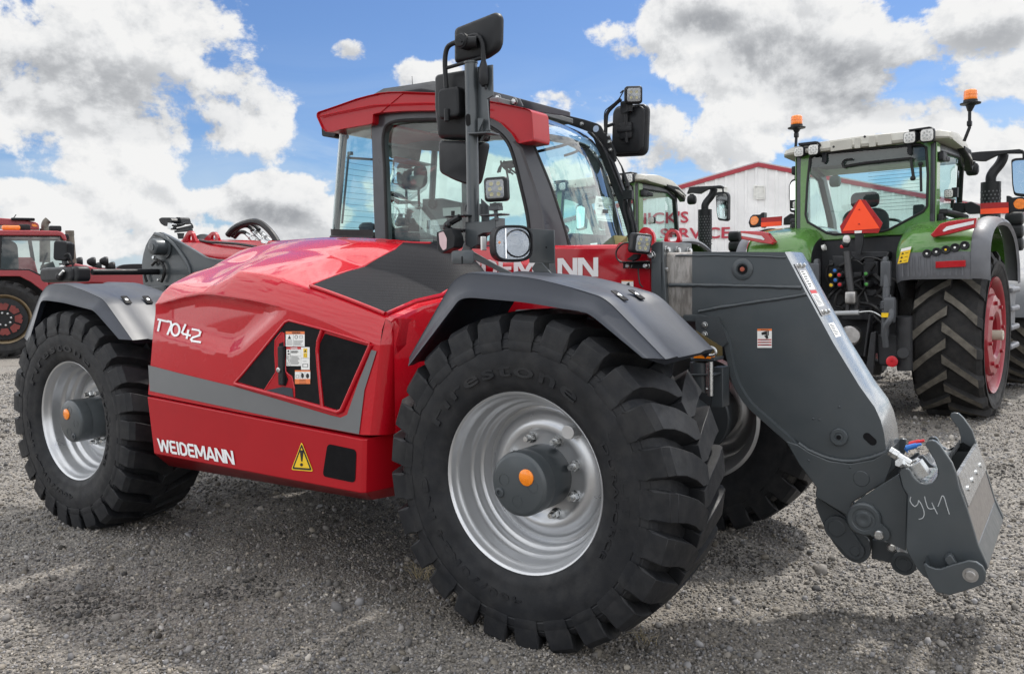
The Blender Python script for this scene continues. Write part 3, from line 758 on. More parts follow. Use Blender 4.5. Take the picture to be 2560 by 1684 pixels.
L3 += [V(-.93, -.655, 1.365), V(-.685, -.64, 1.272)]; L4 += [V(-.90, -.36, 1.505), V(-.74, -.36, 1.44), V(-.64, -.36, 1.34)]
HX = np.array([-2.20, -2.06, -1.95, -1.84, -1.76, -1.66, -1.52, -1.38, -1.24, -1.12, -1.0, -.90, -.80])
def smooth(L, k0=0):
    L = sorted(L, key=lambda p: p.x); return L[:k0]+catmull(L[k0:], 6)
L1 = smooth(L1); L2 = smooth(L2, 2); L3 = smooth(L3); L4 = smooth(L4)
def crease(L, x):
    X = [p.x for p in L]; o = np.argsort(X); X = np.array(X)[o]
    y = np.interp(x, X, np.array([p.y for p in L])[o]); z = np.interp(x, X, np.array([p.z for p in L])[o]); return V(x, y, z)
def hood():
    mb = MB()
    xr = -2.235; xf = -.72
    rows = []
    # station along the hood: every crease runs rear -> front with its own end positions
    T = np.linspace(0, 1, 80); dense = []
    SW = sorted([PY(*ZH(*p), -1.09) for p in ((20, 575), (75, 592), (300, 650), (440, 695), (510, 706), (570, 680), (700, 562), (790, 470), (850, 400), (1000, 300))], key=lambda p: p.x)
    swx = [p.x for p in SW]; swz = [p.z for p in SW]
    ends = {0: (-2.262, -.735), 1: (-2.20, -.672), 2: (-2.155, -.672), 3: (-2.17, -.685), 4: (-2.13, -.64)}
    Ls = {0: L0, 1: L1, 2: L2, 3: L3, 4: L4}
    def C(i, t):
        a, b = ends[i]; return crease(Ls[i], a+(b-a)*t)
    for t in T:
        p0, p1, p2, p3, p4 = [C(i, t) for i in range(5)]
        if t < .09:      # rear end tumbles inwards
            pass
        # side panel: sunk shoulder below the crest, flat lower belt
        s = lambda k: p0.lerp(p1, k)
        dish = .030*max(0, min(1, (t-.0)/.1))
        r = [p0+V(0, .05, 0), p0+V(0, .006, 0), p0, s(.22), s(.27)+V(0, .0, 0), s(.5), s(.78), s(.93), s(.985), p1,
             p1.lerp(p2, .5)+V(0, -.006, .004), p2.lerp(p1, .06), p2.lerp(p3, .04), p2.lerp(p3, .5)+V(0, 0, .012), p3.lerp(p2, .06), p3.lerp(p4, .05)+V(0, 0, .006), p3.lerp(p4, .5)+V(0, 0, .022), p4.lerp(p3, .1), p4, p4+V(0, .03, -.03), p4+V(0, .035, -.5)]
        rows.append(r)
        side = []
        for k in np.concatenate([np.linspace(.28, .90, 22), [.94, .97]]):
            q = s(k); up = q.z-np.interp(q.x, swx, swz)
            d_ = .030*min(1, max(0, up/.075))**.8*min(1, max(0, (p1.z-q.z)/.045))*min(1, max(0, (q.x+2.225)/.13))
            side.append(q+V(0, d_, 0))
        dense.append(r[:5]+side+r[8:])
    # rear cap: shrink the last ring inward for a rounded rear edge
    cen = V(-2.0, -.7, 1.1)
    def shrink(r, dx, k): return [V(p.x+dx, lin(p.y, cen.y, k*.8 if i > 3 else k), lin(p.z, cen.z, k) if i > 3 else p.z) for i, p in enumerate(r)]
    rr = [shrink(rows[0], -.018, .035), shrink(rows[0], -.008, .010)]
    rows[0] = rows[0]
    def shrink2(r, dx, k): return [V(p.x+dx, lin(p.y, cen.y, k*.8 if p.z > 1.28 else k), lin(p.z, cen.z, k) if p.z > .85 else p.z) for p in r]
    allr = [shrink2(dense[0], -.020, .30), shrink2(dense[0], -.018, .035), shrink2(dense[0], -.008, .010)]+dense
    rr = None
    mb.loft(allr, False, False)
    h = mb.build('hood', M['red'], TELE, ang=24, weight=True)
    return h, rows, dense
HOOD, HROWS, HDENSE = hood()
from mathutils.bvhtree import BVHTree
_n = len(HDENSE[0])
HBVH = BVHTree.FromPolygons([p for r in HDENSE for p in r[2:36]], [(k*34+j, k*34+j+1, (k+1)*34+j+1, (k+1)*34+j) for k in range(len(HDENSE)-1) for j in range(33)])
# front face of the hood and red rim around the mesh
def hood_front():
    mb = MB()
    r = HROWS[-1]
    P = lambda x, y, Y: PY(*ZH(x, y), Y)
    a = [r[2], r[4], r[6], r[8], r[9], r[11]]
    # rounded corner into the face that points at the front wheel
    b = [V(p.x+.030, p.y+.018, p.z) for p in a]; c = [V(p.x+.045, p.y+.06, p.z-.005) for p in a]; d = [V(p.x-.02, -.52, p.z-.012) for p in a]
    mb.loft([a, b, c, d], False, False)
    mb.build('hood_front_panel', M['red'], HOOD, ang=40)
    # mesh panel: lies on the front slope of the hood between crest and inner edge
    P = lambda x, y, Y: PY(*ZH(x, y), Y)
    x0 = {12: P(1010, 345, -.96).x, 13: -1.12, 14: P(1240, 237, -.68).x, 15: P(1240, 237, -.68).x+.005, 16: -1.09, 17: P(1420, 130, -.42).x+.02, 18: -.99}
    cols = []
    for j in range(12, 19):
        line = [r_[j] for r_ in HROWS]; X = [p.x for p in line]; o = []
        for x in np.linspace(x0[j], X[-1]-.018, 14):
            k = max(1, min(len(X)-1, int(np.searchsorted(X, x)))); t = (x-X[k-1])/(X[k]-X[k-1]+1e-9); o.append(line[k-1].lerp(line[k], t)+V(.002, -.002, .006))
        cols.append(o)
    rings = [[c[k] for c in cols] for k in range(14)]
    g = MB(); g.loft([catmull(r_, 3) for r_ in rings], False, False); g.build('grille_mesh', M['mesh'], HOOD, ang=80)
    # lip
    lip = MB()
    edge = [r_[0] for r_ in rings]
    lip.tube([e+V(.0, -.004, -.002) for e in edge], .008, 8); lip.tube([p+V(-.004, 0, -.003) for p in rings[0]], .008, 8); lip.tube([p+V(.006, 0, -.003) for p in rings[-1]], .009, 8)
    bot = [r_ for r_ in HROWS[-1][11:19]]
    lip.loft([[p for p in bot], [p+V(.030, -.003, -.012) for p in bot], [p+V(.042, 0, -.05) for p in bot], [p+V(.03, 0, -.6) for p in bot]], False, False)
    lip.build('grille_surround', M['red'], HOOD, ang=40)
hood_front()
# ---- lower skirt
def skirt():
    P = lambda x, y, Y: PY(*ZH(x, y), Y)
    t0 = P(63, 940, -1.115); t1 = P(1245, 1172, -1.115)
    b0 = P(100, 1245, -1.115); b1 = P(1240, 1462, -1.115)
    lo0 = P(180, 1312, -1.0); lo1 = P(1275, 1500, -1.0)
    mb = MB()
    A = [t0, t1, b1, b0]
    ins = lambda p: V(p.x, p.y+.03, p.z)
    rA = [[V(t0.x, -.62, t0.z), V(t0.x+.004, -1.10, t0.z+.003), t0, b0, lo0, V(lo0.x, -.62, lo0.z-.02)],
          [V(t1.x-.02, -.62, t1.z+.01), V(t1.x-.02, -1.10, t1.z+.003), V(t1.x-.02, t1.y, t1.z), V(b1.x-.02, b1.y, b1.z), V(lo1.x-.02, lo1.y, lo1.z), V(lo1.x-.02, -.62, lo1.z-.02)]]
    fr = [p+V(.02, 0, 0) for p in rA[1]]
    r2 = [V(p.x+.02, p.y+(.012 if p.y < -.9 else 0), p.z) for p in rA[1]]
    r3 = [V(p.x+.06, p.y+.06, p.z) if p.y < -.9 else V(p.x+.06, p.y, p.z) for p in rA[1]]
    mb.loft([rA[0], rA[1], r2], False, False)
    # front return towards the wheel: angled inward
    f0 = r2[1:5]; mb.loft([f0, [V(p.x+.09, -.74, p.z+(.02 if i < 2 else .0)) for i, p in enumerate(f0)]], False, False)
    mb.add(rA[0], [tuple(range(6))])
    s = mb.build('side_skirt', M['redsk'], TELE, bevel=.012, seg=3, ang=50)
    n = (t1-t0).cross(b0-t0).normalized(); n = n if n.y < 0 else -n
    Q = lambda x, y: PN(*ZH(x, y), t0, n)+n*.002
    g = MB(); g.add(fillet([Q(1042, 1192), Q(1200, 1225), Q(1193, 1405), Q(1015, 1368)], .022, 5), [tuple(range(24))]); g.build('filter_opening', M['foam'], s)
    mb = MB(); block_text(mb, 'WEIDEMANN', Q(128, 1232), Q(541, 1306), Q(117, 1162), .002)
    mb.build('maker_lettering', M['white'], s, smooth=False)
    # warning triangle
    T = [(903, 1180), (966, 1343), (846, 1333)]
    cx = sum(p[0] for p in T)/3; cy = sum(p[1] for p in T)/3
    def tri(k, l): return [PN(*ZH(cx+(p[0]-cx)*k, cy+(p[1]-cy)*k), t0, n)+n*l for p in T]
    w = MB(); w.add(fillet(tri(1., .003), .012, 4), [tuple(range(15))]); w.build('warning_triangle', M['yellow'], s)
    w = MB(); w.add(fillet(tri(.90, .0035), .010, 4), [tuple(range(15))], 0); w.add(fillet(tri(.70, .004), .004, 4), [tuple(range(15))], 1)
    Q2 = lambda x, y: PN(*ZH(x, y), t0, n)+n*.0048
    w.add([Q2(894, 1230), Q2(899, 1226), Q2(911, 1227), Q2(915, 1232), Q2(909, 1288), Q2(902, 1288)], [tuple(range(6))], 0)
    w.add([Q2(904+8*math.cos(a), 1305+9*math.sin(a)) for a in np.linspace(0, 6.1, 14)], [tuple(range(14))], 0)
    w.build('exclamation_mark', [M['ink'], M['yellow']], s, smooth=False)
skirt()
# dark gap between hood and skirt
# ---- hood side decals: all lie on the side panel plane
SP0 = L0[0]; SPN = None
def side_plane():
    a = HROWS[8][4]; b = HROWS[68][4]; c = HROWS[60][6]
    n = (b-a).cross(c-a).normalized(); return a, (n if n.y < 0 else -n)
def hood_pt(x, y, conv=ZD, lift=.003):
    """point of the hood's side panel seen at a crop position"""
    d = ray(*conv(x, y)).normalized(); h, n, _, _ = HBVH.ray_cast(CAM, d)
    if h is None: return None
    n = n if n.y < 0 else -n
    return h+n*lift
from mathutils.geometry import intersect_ray_tri
def IRT(a, b, c, d, o): return intersect_ray_tri(a, b, c, d, o, True)
def hp(x, y, lift=.003, conv=ZD):
    p = hood_pt(x, y, conv, lift)
    if p is None:
        a, n = side_plane(); p = PN(*conv(x, y), a, n)+n*lift
    return p
def sheet(name, pts, mat, lift=.003, conv=ZD, sub=0, parent=None, r=0):
    # polygon draped on the side panel: cut into strips along x so that it follows the curved surface
    P = [V(x, y, 0) for x, y in pts]
    if r: P = fillet(P, r, 4)
    bm = bmesh.new(); vs = [bm.verts.new(p) for p in P]; f = bm.faces.new(vs)
    xs = [p.x for p in P]; ys = [p.y for p in P]
    st = max(max(xs)-min(xs), max(ys)-min(ys))/14
    for k in range(1, 60):
        x = min(xs)+st*k
        if x < max(xs): bmesh.ops.bisect_plane(bm, geom=bm.verts[:]+bm.edges[:]+bm.faces[:], plane_co=(x, 0, 0), plane_no=(1, 0, 0))
        y = min(ys)+st*k
        if y < max(ys): bmesh.ops.bisect_plane(bm, geom=bm.verts[:]+bm.edges[:]+bm.faces[:], plane_co=(0, y, 0), plane_no=(0, 1, 0))
    bm.verts.ensure_lookup_table(); bm.verts.index_update()
    mb = MB(); mb.add([hp(v.co.x, v.co.y, lift, conv) for v in bm.verts], [tuple(v.index for v in f.verts) for f in bm.faces]); bm.free()
    return mb.build(name, mat, parent or HOOD, ang=60)
# grey belt and its upward leg
sheet('belt_stripe', [(70, 765), (250, 812), (540, 882), (800, 958), (1060, 1037), (1115, 1050), (1150, 1035), (1215, 850), (1283, 683), (1311, 690), (1245, 900), (1215, 1140), (900, 1080), (420, 978), (78, 905)], M['greystripe'], .004, ZH)
sheet('vent_panel', [(-40, 965), (60, 870), (640, 160), (690, 132), (760, 130), (1145, 232), (1085, 400), (1070, 520), (1090, 800), (1133, 1310)], M['blackdecal'], .004)
sheet('side_grille', [(1195, 298), (1790, 470), (1640, 840), (1400, 1362), (1190, 1320), (1135, 800), (1118, 560), (1130, 430)], M['foam'], .004)
# raised red frame bars round the vents
def bar(pts, r, name='vent_frame', conv=ZD, lift=.004, mat=None):
    mb = MB(); path = []
    for i in range(len(pts)-1):
        for t in np.linspace(0, 1, 7)[:-1 if i < len(pts)-2 else None]: path.append(hp(lin(pts[i][0], pts[i+1][0], t), lin(pts[i][1], pts[i+1][1], t), lift, conv))
    mb.tube(path, r, 8); return mb.build(name, mat or M['red'], HOOD, ang=60)
bar([(1160, 250), (1105, 400), (1092, 540), (1110, 800), (1160, 1330)], .009)
bar([(-60, 1000), (560, 1165), (1150, 1330), (1370, 1395), (1430, 1370), (1620, 940), (1840, 450)], .010)
bar([(-60, 985), (60, 850), (640, 140), (700, 115), (1160, 235), (1830, 440)], .006)
# handle recess
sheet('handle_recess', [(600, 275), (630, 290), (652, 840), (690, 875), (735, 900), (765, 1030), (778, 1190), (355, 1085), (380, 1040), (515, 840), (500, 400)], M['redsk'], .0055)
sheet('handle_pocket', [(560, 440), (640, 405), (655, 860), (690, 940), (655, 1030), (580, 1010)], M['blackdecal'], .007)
sheet('handle_tray', [(385, 1090), (620, 1040), (750, 1060), (765, 1188)], M['fend'], .008)
mb = MB(); mb.loft([[hp(572, 470, .004), hp(650, 470, .004), hp(655, 1020, .004), hp(580, 1020, .004)], [hp(575, 475, .022), hp(645, 475, .022), hp(650, 1010, .022), hp(586, 1010, .022)]], True, True)
hd = mb.build('door_handle', M['plas'], HOOD, bevel=.004)
p = hp(602, 802, .022); a_, n_ = side_plane()
mb = MB(); mb.lathe([(.0115, 0), (.0115, .006), (.009, .008), (.005, .008), (.004, .004), (0, .004)], p, n_, 20); mb.build('lock', M['zinc'], hd, ang=40)
bar([(590, 285), (505, 390), (500, 560), (515, 840), (360, 1080)], .004, 'handle_trim'); bar([(625, 285), (650, 830), (690, 870), (735, 900), (770, 1050), (775, 1185)], .004, 'handle_trim')
# safety stickers
def sticker(name, x0, y0, x1, y1, top, rows, lift=.0065, title=None, tcol=None, head=.18, boxes=()):
    mb = MB(); Q = lambda u, v, l: hp(lin(x0, x1, u), lin(y0, y1, v), l)
    mats = [M['stwhite'], top, M['ink'], M['white'], M['yellow']]
    mb.add([Q(0, 0, lift), Q(1, 0, lift), Q(1, 1, lift), Q(0, 1, lift)], [(0, 1, 2, 3)], 0)
    if head: mb.add([Q(0, 0, lift+.0006), Q(1, 0, lift+.0006), Q(1, head, lift+.0006), Q(0, head, lift+.0006)], [(0, 1, 2, 3)], 1)
    for (u0, v0, u1, v1, mi) in rows:
        mb.add([Q(u0, v0, lift+.0008), Q(u1, v0, lift+.0008), Q(u1, v1, lift+.0008), Q(u0, v1, lift+.0008)], [(0, 1, 2, 3)], mi)
    if title: text_quad(mb, title, Q(.33, head*.85, lift), Q(.78, head*.85, lift), Q(.33, head*.15, lift), .0012, bold=.03, mi=tcol)
    for kind, u, v, w, h in boxes:
        c = [(u+w*math.cos(a)/2, v+h*math.sin(a)/2) for a in np.linspace(0, 2*math.pi, 18)[:-1]]
        if kind == 'tri': mb.add([Q(u, v-h/2, lift+.001), Q(u+w/2, v+h/2, lift+.001), Q(u-w/2, v+h/2, lift+.001)], [(0, 1, 2)], 2)
        elif kind == 'dot': mb.add([Q(a, b, lift+.001) for a, b in c], [tuple(range(17))], 2)
        elif kind == 'ring':
            mb.add([Q(a, b, lift+.001) for a, b in c]+[Q(u+(a-u)*.75, v+(b-v)*.75, lift+.001) for a, b in c], [(i, (i+1) % 17, 17+(i+1) % 17, 17+i) for i in range(17)], 2)
        elif kind == 'box':
            o = [(u-w/2, v-h/2), (u+w/2, v-h/2), (u+w/2, v+h/2), (u-w/2, v+h/2)]
            mb.add([Q(a, b, lift+.001) for a, b in o]+[Q(u+(a-u)*.82, v+(b-v)*.82, lift+.001) for a, b in o], [(i, (i+1) % 4, 4+(i+1) % 4, 4+i) for i in range(4)], 2)
    return mb.build(name, mats, HOOD, smooth=False)
ln = lambda u0, u1, v, h=.016: (u0, v, u1, v+h, 2)
def lines(u0, u1, v0, v1, n, seed=0):
    r = random.Random(seed+n); return [(u0, lin(v0, v1, k/(n)), lin(u0, u1, .7+.3*r.random()), lin(v0, v1, k/n)+.018, 2) for k in range(n)]
sticker('warning_sticker', 656, 268, 920, 478, M['storange'], [ln(.0, 1, .19, .008), (.40, .19, .41, 1, 2)]+lines(.04, .37, .58, .95, 5)+lines(.44, .95, .60, .96, 6), title='WARNING', tcol=2, boxes=[('tri', .2, .37, .17, .26), ('ring', .56, .37, .17, .25), ('box', .82, .37, .16, .18)])
sticker('danger_sticker', 664, 485, 868, 750, M['stred'], [(.28, .13, .292, 1, 2), ln(0, 1, .46, .008)]+lines(.33, .92, .2, .33, 4, 3)+lines(.33, .95, .5, .95, 9, 5), head=.12, title='DANGER', tcol=3, boxes=[('dot', .15, .22, .1, .1), ('dot', .17, .36, .14, .08), ('ring', .12, .56, .16, .14), ('ring', .22, .72, .16, .14), ('box', .13, .9, .16, .12)])
sticker('battery_sticker', 870, 487, 990, 802, M['stwhite'], [(.28, .06, .72, .24, 4), (.28, .26, .72, .46, 4), ln(0, 1, .49, .008), (.2, .62, .65, .632, 2)], head=0, boxes=[('tri', .5, .16, .3, .11), ('box', .5, .36, .26, .1), ('box', .5, .81, .62, .16)])
sticker('pinch_sticker', 784, 808, 998, 1000, M['storange'], [(0, .64, 1, 1, 1), (.34, .12, .35, .64, 2), (.66, .12, .67, .64, 2), ln(0, 1, .76, .01), ln(0, 1, .88, .01)]+[(.3, .685, .7, .715, 2), (.3, .8, .72, .83, 2), (.28, .93, .75, .955, 2)], head=.11, boxes=[('box', .17, .45, .2, .2), ('dot', .5, .4, .18, .36), ('dot', .83, .42, .2, .36), ('dot', .46, .24, .08, .1)])
# model number
mb = MB()
def stroke(pts, w, lift=.0045):
    # painted stroke of width w on the hood panel, crop coords ZH
    for i in range(len(pts)-1):
        (ax_, ay), (bx, by) = pts[i], pts[i+1]; dx, dy = bx-ax_, by-ay; l = math.hypot(dx, dy); nx, ny = -dy/l*w/2, dx/l*w/2; ex, ey = dx/l*w*.45, dy/l*w*.45
        mb.add([hp(ax_+nx-ex, ay+ny-ey, lift, ZH), hp(bx+nx+ex, by+ny+ey, lift, ZH), hp(bx-nx+ex, by-ny+ey, lift, ZH), hp(ax_-nx-ex, ay-ny-ey, lift, ZH)], [(0, 1, 2, 3)])
def arc(cx, cy, rx, ry, a0, a1, n=10): return [(cx+rx*math.cos(R(a)), cy+ry*math.sin(R(a))) for a in np.linspace(a0, a1, n)]
S = 11
stroke([(125, 518), (175, 530)], S); stroke([(136, 520), (124, 578)], S)                   # T
stroke([(178, 528), (192, 532), (196, 548), (176, 598)], S)                        # 7
stroke(arc(218, 575, 22, 32, 0, 360, 20), S)                                        # 0
stroke([(272, 548), (254, 590), (262, 598), (297, 606)], S); stroke([(288, 580), (280, 620)], S)    # 4
stroke([(312, 572), (345, 578), (354, 588), (348, 606), (312, 618), (303, 628), (308, 636), (352, 643)], S)  # 2
mb.build('model_number', M['white'], HOOD, smooth=False)
# ------------------------------------------------------------------ boom
def Pl(conv, pts, Y): return [PY(*conv(*p), Y) for p in pts]
def facing(n, up=(0, 0, 1)):
    y = -V(n).normalized(); z = V(up); z = (z-y*z.dot(y)).normalized(); x = y.cross(z); return Matrix((x, y, z)).transposed()
def bolt(mb, p, ax, r=.011, h=.009, mi=0):
    mb.lathe([(r*1.35, 0), (r*1.35, .002), (r*1.25, .003)], p, ax, 14, mi); mb.lathe([(r, .002), (r, h), (r*.8, h+.002), (0, h+.002)], p, ax, 6, mi)
def offset_poly(pts, w):
    """in-plane (XZ) offset of an open polyline to its right-hand side"""
    out = []
    for i, p in enumerate(pts):
        t = (pts[min(i+1, len(pts)-1)]-pts[max(i-1, 0)]).normalized(); out.append(p+V(t.z, 0, -t.x)*w)
    return out
def boom():
    y0, y1 = -.205, .075
    # outer boom: chamfered box along X
    def sec(x, zt, zb): return [V(x, y0, zb), V(x, y0, zt-.10), V(x, y0+.10, zt), V(x, y1-.10, zt), V(x, y1, zt-.10), V(x, y1, zb)]
    mb = MB(); mb.loft([sec(-3.35, 1.66, 1.30), sec(-2.3, 1.60, 1.22), sec(-1.0, 1.515, 1.13), sec(.0, 1.49, 1.115), sec(.13, 1.47, 1.12)])
    b = mb.build('boom', M['redboom'], TELE, bevel=.012, seg=3)
    # tall front cheek
    mb = MB(); o = Pl(ZW, [(320, 1268), (775, 1264), (800, 1225), (880, 1222), (960, 1240), (1050, 1300), (1060, 1395), (1045, 1420), (1045, 1640), (320, 1640)], y0-.004)
    mb.prism(o, (0, .016, 0)); mb.build('boom_cheek', M['redboom'], b, bevel=.004)
    Q = lambda x, y: PY(*ZW(x, y), y0-.0055)
    # big lettering along the boom side; its tail shows past the mast
    mb = MB(); a = Q(648, 1480); h = Q(648, 1335)-a; e = V(1, 0, 0)
    wN = (Q(648, 1478)-Q(515, 1478)).length
    p00 = a-e*(wN*10.3)+V(0, 0, (Q(365, 1480)-a).z*2.2); 
    sl = (Q(648, 1480)-Q(365, 1482)); sl = sl/sl.length
    block_text(mb, 'WEIDEMANN', a-sl*wN*10.2, a, a-sl*wN*10.2+h, .0015); mb.build('boom_lettering', M['white'], b, smooth=False)
    mb = MB(); o = [Q(826, 1506), Q(915, 1508), Q(915, 1600), Q(826, 1600)]
    mb.add([p+V(0, -.001, 0) for p in o], [(0, 1, 2, 3)], 0); o2 = [Q(826, 1506), Q(915, 1508), Q(915, 1516), Q(826, 1514)]; mb.add([p+V(0, -.0018, 0) for p in o2], [(0, 1, 2, 3)], 1)
    mb.add([Q(862, 1535)+V(0, -.002, 0), Q(885, 1520)+V(0, -.002, 0), Q(888, 1545)+V(0, -.002, 0), Q(868, 1560)+V(0, -.002, 0)], [(0, 1, 2, 3)], 2)
    mb.build('boom_sticker', [M['stwhite'], M['storange'], M['ink']], b, smooth=False)
    # lifting eyes near the front, and on the rear end
    def eye(conv, pts, hole, Y, t, name='lifting_eye'):
        oo = fillet(Pl(conv, pts, Y), .04, 4); n = len(oo); c = PY(*conv(*hole[:2]), Y)
        rx = (PY(*conv(hole[0]+hole[2], hole[1]), Y)-c).length; rz = (PY(*conv(hole[0], hole[1]+hole[3]), Y)-c).length
        ang = [math.atan2(p.z-c.z, p.x-c.x) for p in oo]; inn = [c+V(rx*math.cos(a), 0, rz*math.sin(a)) for a in ang]
        m_ = MB(); T = V(0, t, 0); k = range(n)
        m_.add(oo+inn+[p+T for p in oo]+[p+T for p in inn], [(i, (i+1) % n, n+(i+1) % n, n+i) for i in k]+[(2*n+i, 3*n+i, 3*n+(i+1) % n, 2*n+(i+1) % n) for i in k]+[(i, 2*n+i, 2*n+(i+1) % n, (i+1) % n) for i in k]+[(n+i, n+(i+1) % n, 3*n+(i+1) % n, 3*n+i) for i in k])
        m_.build(name, M['redboom'], b, ang=40)
    eye(ZW, [(930, 1260), (950, 1150), (985, 1105), (1030, 1110), (1070, 1160), (1075, 1260)], (1005, 1190, 34, 38), .02, .02)
    eye(ZW, [(1135, 1225), (1160, 1150), (1180, 1125), (1230, 1125), (1255, 1150), (1278, 1225)], (1207, 1185, 34, 42), -.03, .02)
    eye(ZB, [(720, 440), (800, 310), (840, 290), (880, 310), (960, 520), (860, 560), (740, 520)], (845, 430, 32, 75), -.13, .02)
    eye(ZB, [(1060, 430), (1170, 320), (1210, 305), (1245, 325), (1310, 470), (1200, 500), (1080, 470)], (1205, 410, 36, 55), -.11, .02)
    # hydraulic hoses on top of the boom in front of the pivot
    mb = MB()
    H = lambda x, y, Y=-.08: PY(*ZB(x, y), Y)
    for i, (pts, r) in enumerate([([(1440, 360), (1520, 270), (1660, 190), (1830, 150), (1960, 180), (2080, 280), (2160, 380), (2215, 470)], .020), ([(1500, 380), (1600, 260), (1720, 215), (1800, 250), (1830, 290)], .013), ([(1450, 375), (1560, 250), (1700, 190), (1830, 195), (1930, 280)], .013), ([(1540, 400), (1620, 320), (1700, 320), (1760, 370)], .013), ([(1600, 240), (1760, 150), (1880, 130), (2000, 190), (2120, 300), (2200, 420)], .013)]):
        mb.tube(catmull([H(*p, -.06+.03*i) for p in pts], 5), r, 10)
    mb.tube(catmull([H(1000, 440, -.12), H(1150, 470, -.14), H(1350, 480, -.15), (H(1600, 500, -.16)), H(1880, 545, -.17)], 5), .008, 8)
    mb.build('hose', M['hose'], b)
    mb = MB()
    for (a, c, Y) in (((1815, 280), (2010, 470), -.02), ((1905, 285), (2080, 440), .01), ((1745, 350), (1890, 480), -.05)):
        A_, B_ = H(*a, Y), H(*c, Y); d = (B_-A_)
        mb.tube([A_, A_+d*.3], .014, 14); mb.tube([A_+d*.3, A_+d*.42], .019, 6); mb.tube([A_+d*.42, A_+d*.72], .015, 14); mb.tube([A_+d*.72, A_+d*.85], .020, 6); mb.tube([A_+d*.85, B_+d*.2], .016, 14)
    mb.tube([H(2000, 470, -.1), H(2100, 520, -.1)], .022, 14)
    mb.build('hose_fitting', M['zinc'], b, ang=40)
    # ---- collar plate at the boom mouth
    mb = MB(); yc = -.232
    o = Pl(ZG, [(-55, 95), (-20, 72), (12, 42), (62, 38), (66, 40), (92, 320), (60, 330), (-20, 330)], yc)
    o = Pl(zm(1600, 560, .15322), [(175, 355), (260, 285), (372, 283), (430, 1330), (180, 1100)], yc)
    mb.prism(o, (0, .03, 0))
    zc = zm(1600, 560, .15322)
    fx = PY(*zc(372, 283), yc).x; zt = PY(*zc(372, 283), yc).z; zb = PY(*zc(430, 1330), yc).z
    mb.box((fx-.006, -.07, zt-.042), (.012, .324, .083)); mb.box((fx-.006, yc+.022, (zt-.083+zb)/2), (.012, .044, zt-.083-zb)); mb.box((fx-.006, .09, (zt-.083+zb)/2), (.012, .03, zt-.083-zb))
    cl = mb.build('boom_collar', M['anth'], b, bevel=.003)
    mb = MB(); mb.box((fx-.02, -.065, zt-.092), (.03, .2, .016)); mb.build('wear_pad', material('brown_wear_pad', (.16, .10, .06), .6), cl)
    for k, yy in enumerate((-.195, -.08, .05)):
        bb = MB(); bolt(bb, V(fx, yy, zt-.035), V(1, 0, 0), .012, .014); bb.build('collar_bolt', M['zinc'], cl, ang=30)
    for z in (zt-.12, zt-.28, zt-.39):
        bb = MB(); bolt(bb, V(fx, yc+.02, z), V(1, 0, 0), .010, .012); bb.build('collar_bolt', M['zinc'], cl, ang=30)
    bb = MB(); bolt(bb, PY(*zc(187, 510), yc), V(0, -1, 0), .014, .010); bb.build('collar_bolt', M['zinc'], cl, ang=30)
    # ---- inner boom: worn tube then the painted gooseneck
    yi0, yi1 = -.195, .055
    Gp = Pl(ZG, [(60, 85), (192, 85), (192, 385), (60, 372)], yi0)
    ztop = Pl(ZG, [(190, 84)], yi0)[0].z; zlow = Pl(ZG, [(150, 372)], yi0)[0].z
    wt = bpy.data.materials.new('worn_boom_steel'); wt.use_nodes = True; t = NT(wt.node_tree); bs = t.n['Principled BSDF']; oc = t.node('ShaderNodeTexCoord').outputs['Object']
    n1 = t.noise(t.vmath('MULTIPLY', oc, (1., 6, .22)), 60, 6, .65, .4); n2 = t.noise(t.vmath('MULTIPLY', oc, (1, 1, .5)), 9, 5, .6)
    t.link(t.ramp(t.math('ADD', t.math('MULTIPLY', n1, .6), t.math('MULTIPLY', n2, .4)), [(.30, (.09, .082, .075)), (.44, (.22, .205, .19)), (.55, (.36, .34, .32)), (.72, (.22, .18, .14))]), bs.inputs[0]); bs.inputs['Metallic'].default_value = .3; bs.inputs['Roughness'].default_value = .5
    mb = MB(); x0, x1 = Gp[0].x-.35, Gp[1].x+.01
    sc_ = lambda x: [V(x, yi0, zlow+.02), V(x, yi0, ztop-.02), V(x, yi0+.006, ztop-.006), V(x, yi0+.02, ztop), V(x, yi1-.02, ztop), V(x, yi1, ztop-.02), V(x, yi1, zlow+.02), V(x, yi1-.02, zlow), V(x, yi0+.02, zlow), V(x, yi0+.006, zlow+.006)]
    mb.loft([sc_(x0), sc_(x1)]); mb.build('inner_boom', wt, b, ang=50)
    # gooseneck plate
    main = [(188, 84), (582, 85), (668, 250), (790, 475), (900, 655), (965, 745), (990, 800), (1005, 860), (1014, 935), (960, 952), (850, 966), (760, 955), (680, 920), (600, 862), (520, 792), (440, 722), (395, 655), (372, 590), (360, 530), (345, 460), (320, 412), (285, 378), (250, 362), (218, 356), (188, 372)]
    yg = -.200
    mp = Pl(ZG, main, yg)
    mb = MB(); mb.prism(mp, (0, .005, 0)); mb.prism([p+V(0, .262, 0) for p in mp], (0, .005, 0))
    # front flange: closes the front between the two cheeks, set back a little so that the cheek edge shows
    fl = mp[1:9]; mb.loft([[p+V(-.012, .004, -.004) for p in fl], [p+V(-.012, .262, -.004) for p in fl]], False, False)
    g = mb.build('gooseneck', M['anth'], TELE, ang=30)
    mb = MB()
    fo = [p for p in fl]; fi = [p+V(-.004, 0, -.002) for p in fl]
    mb.loft([[a+V(.0, .002, .0) for a in fl], [a+V(.003, .05, .002) for a in fl], [a+V(.003, .22, .002) for a in fl], [a+V(0, .263, 0) for a in fl]], False, False)
    ffm = material('sunlit_anthracite_flange', (.13, .145, .16), .24, .25, .5, .5, .1, .12, 8, bump=.03, bscale=60)  # lighter copy of the anthracite paint: light on this face is in the colour
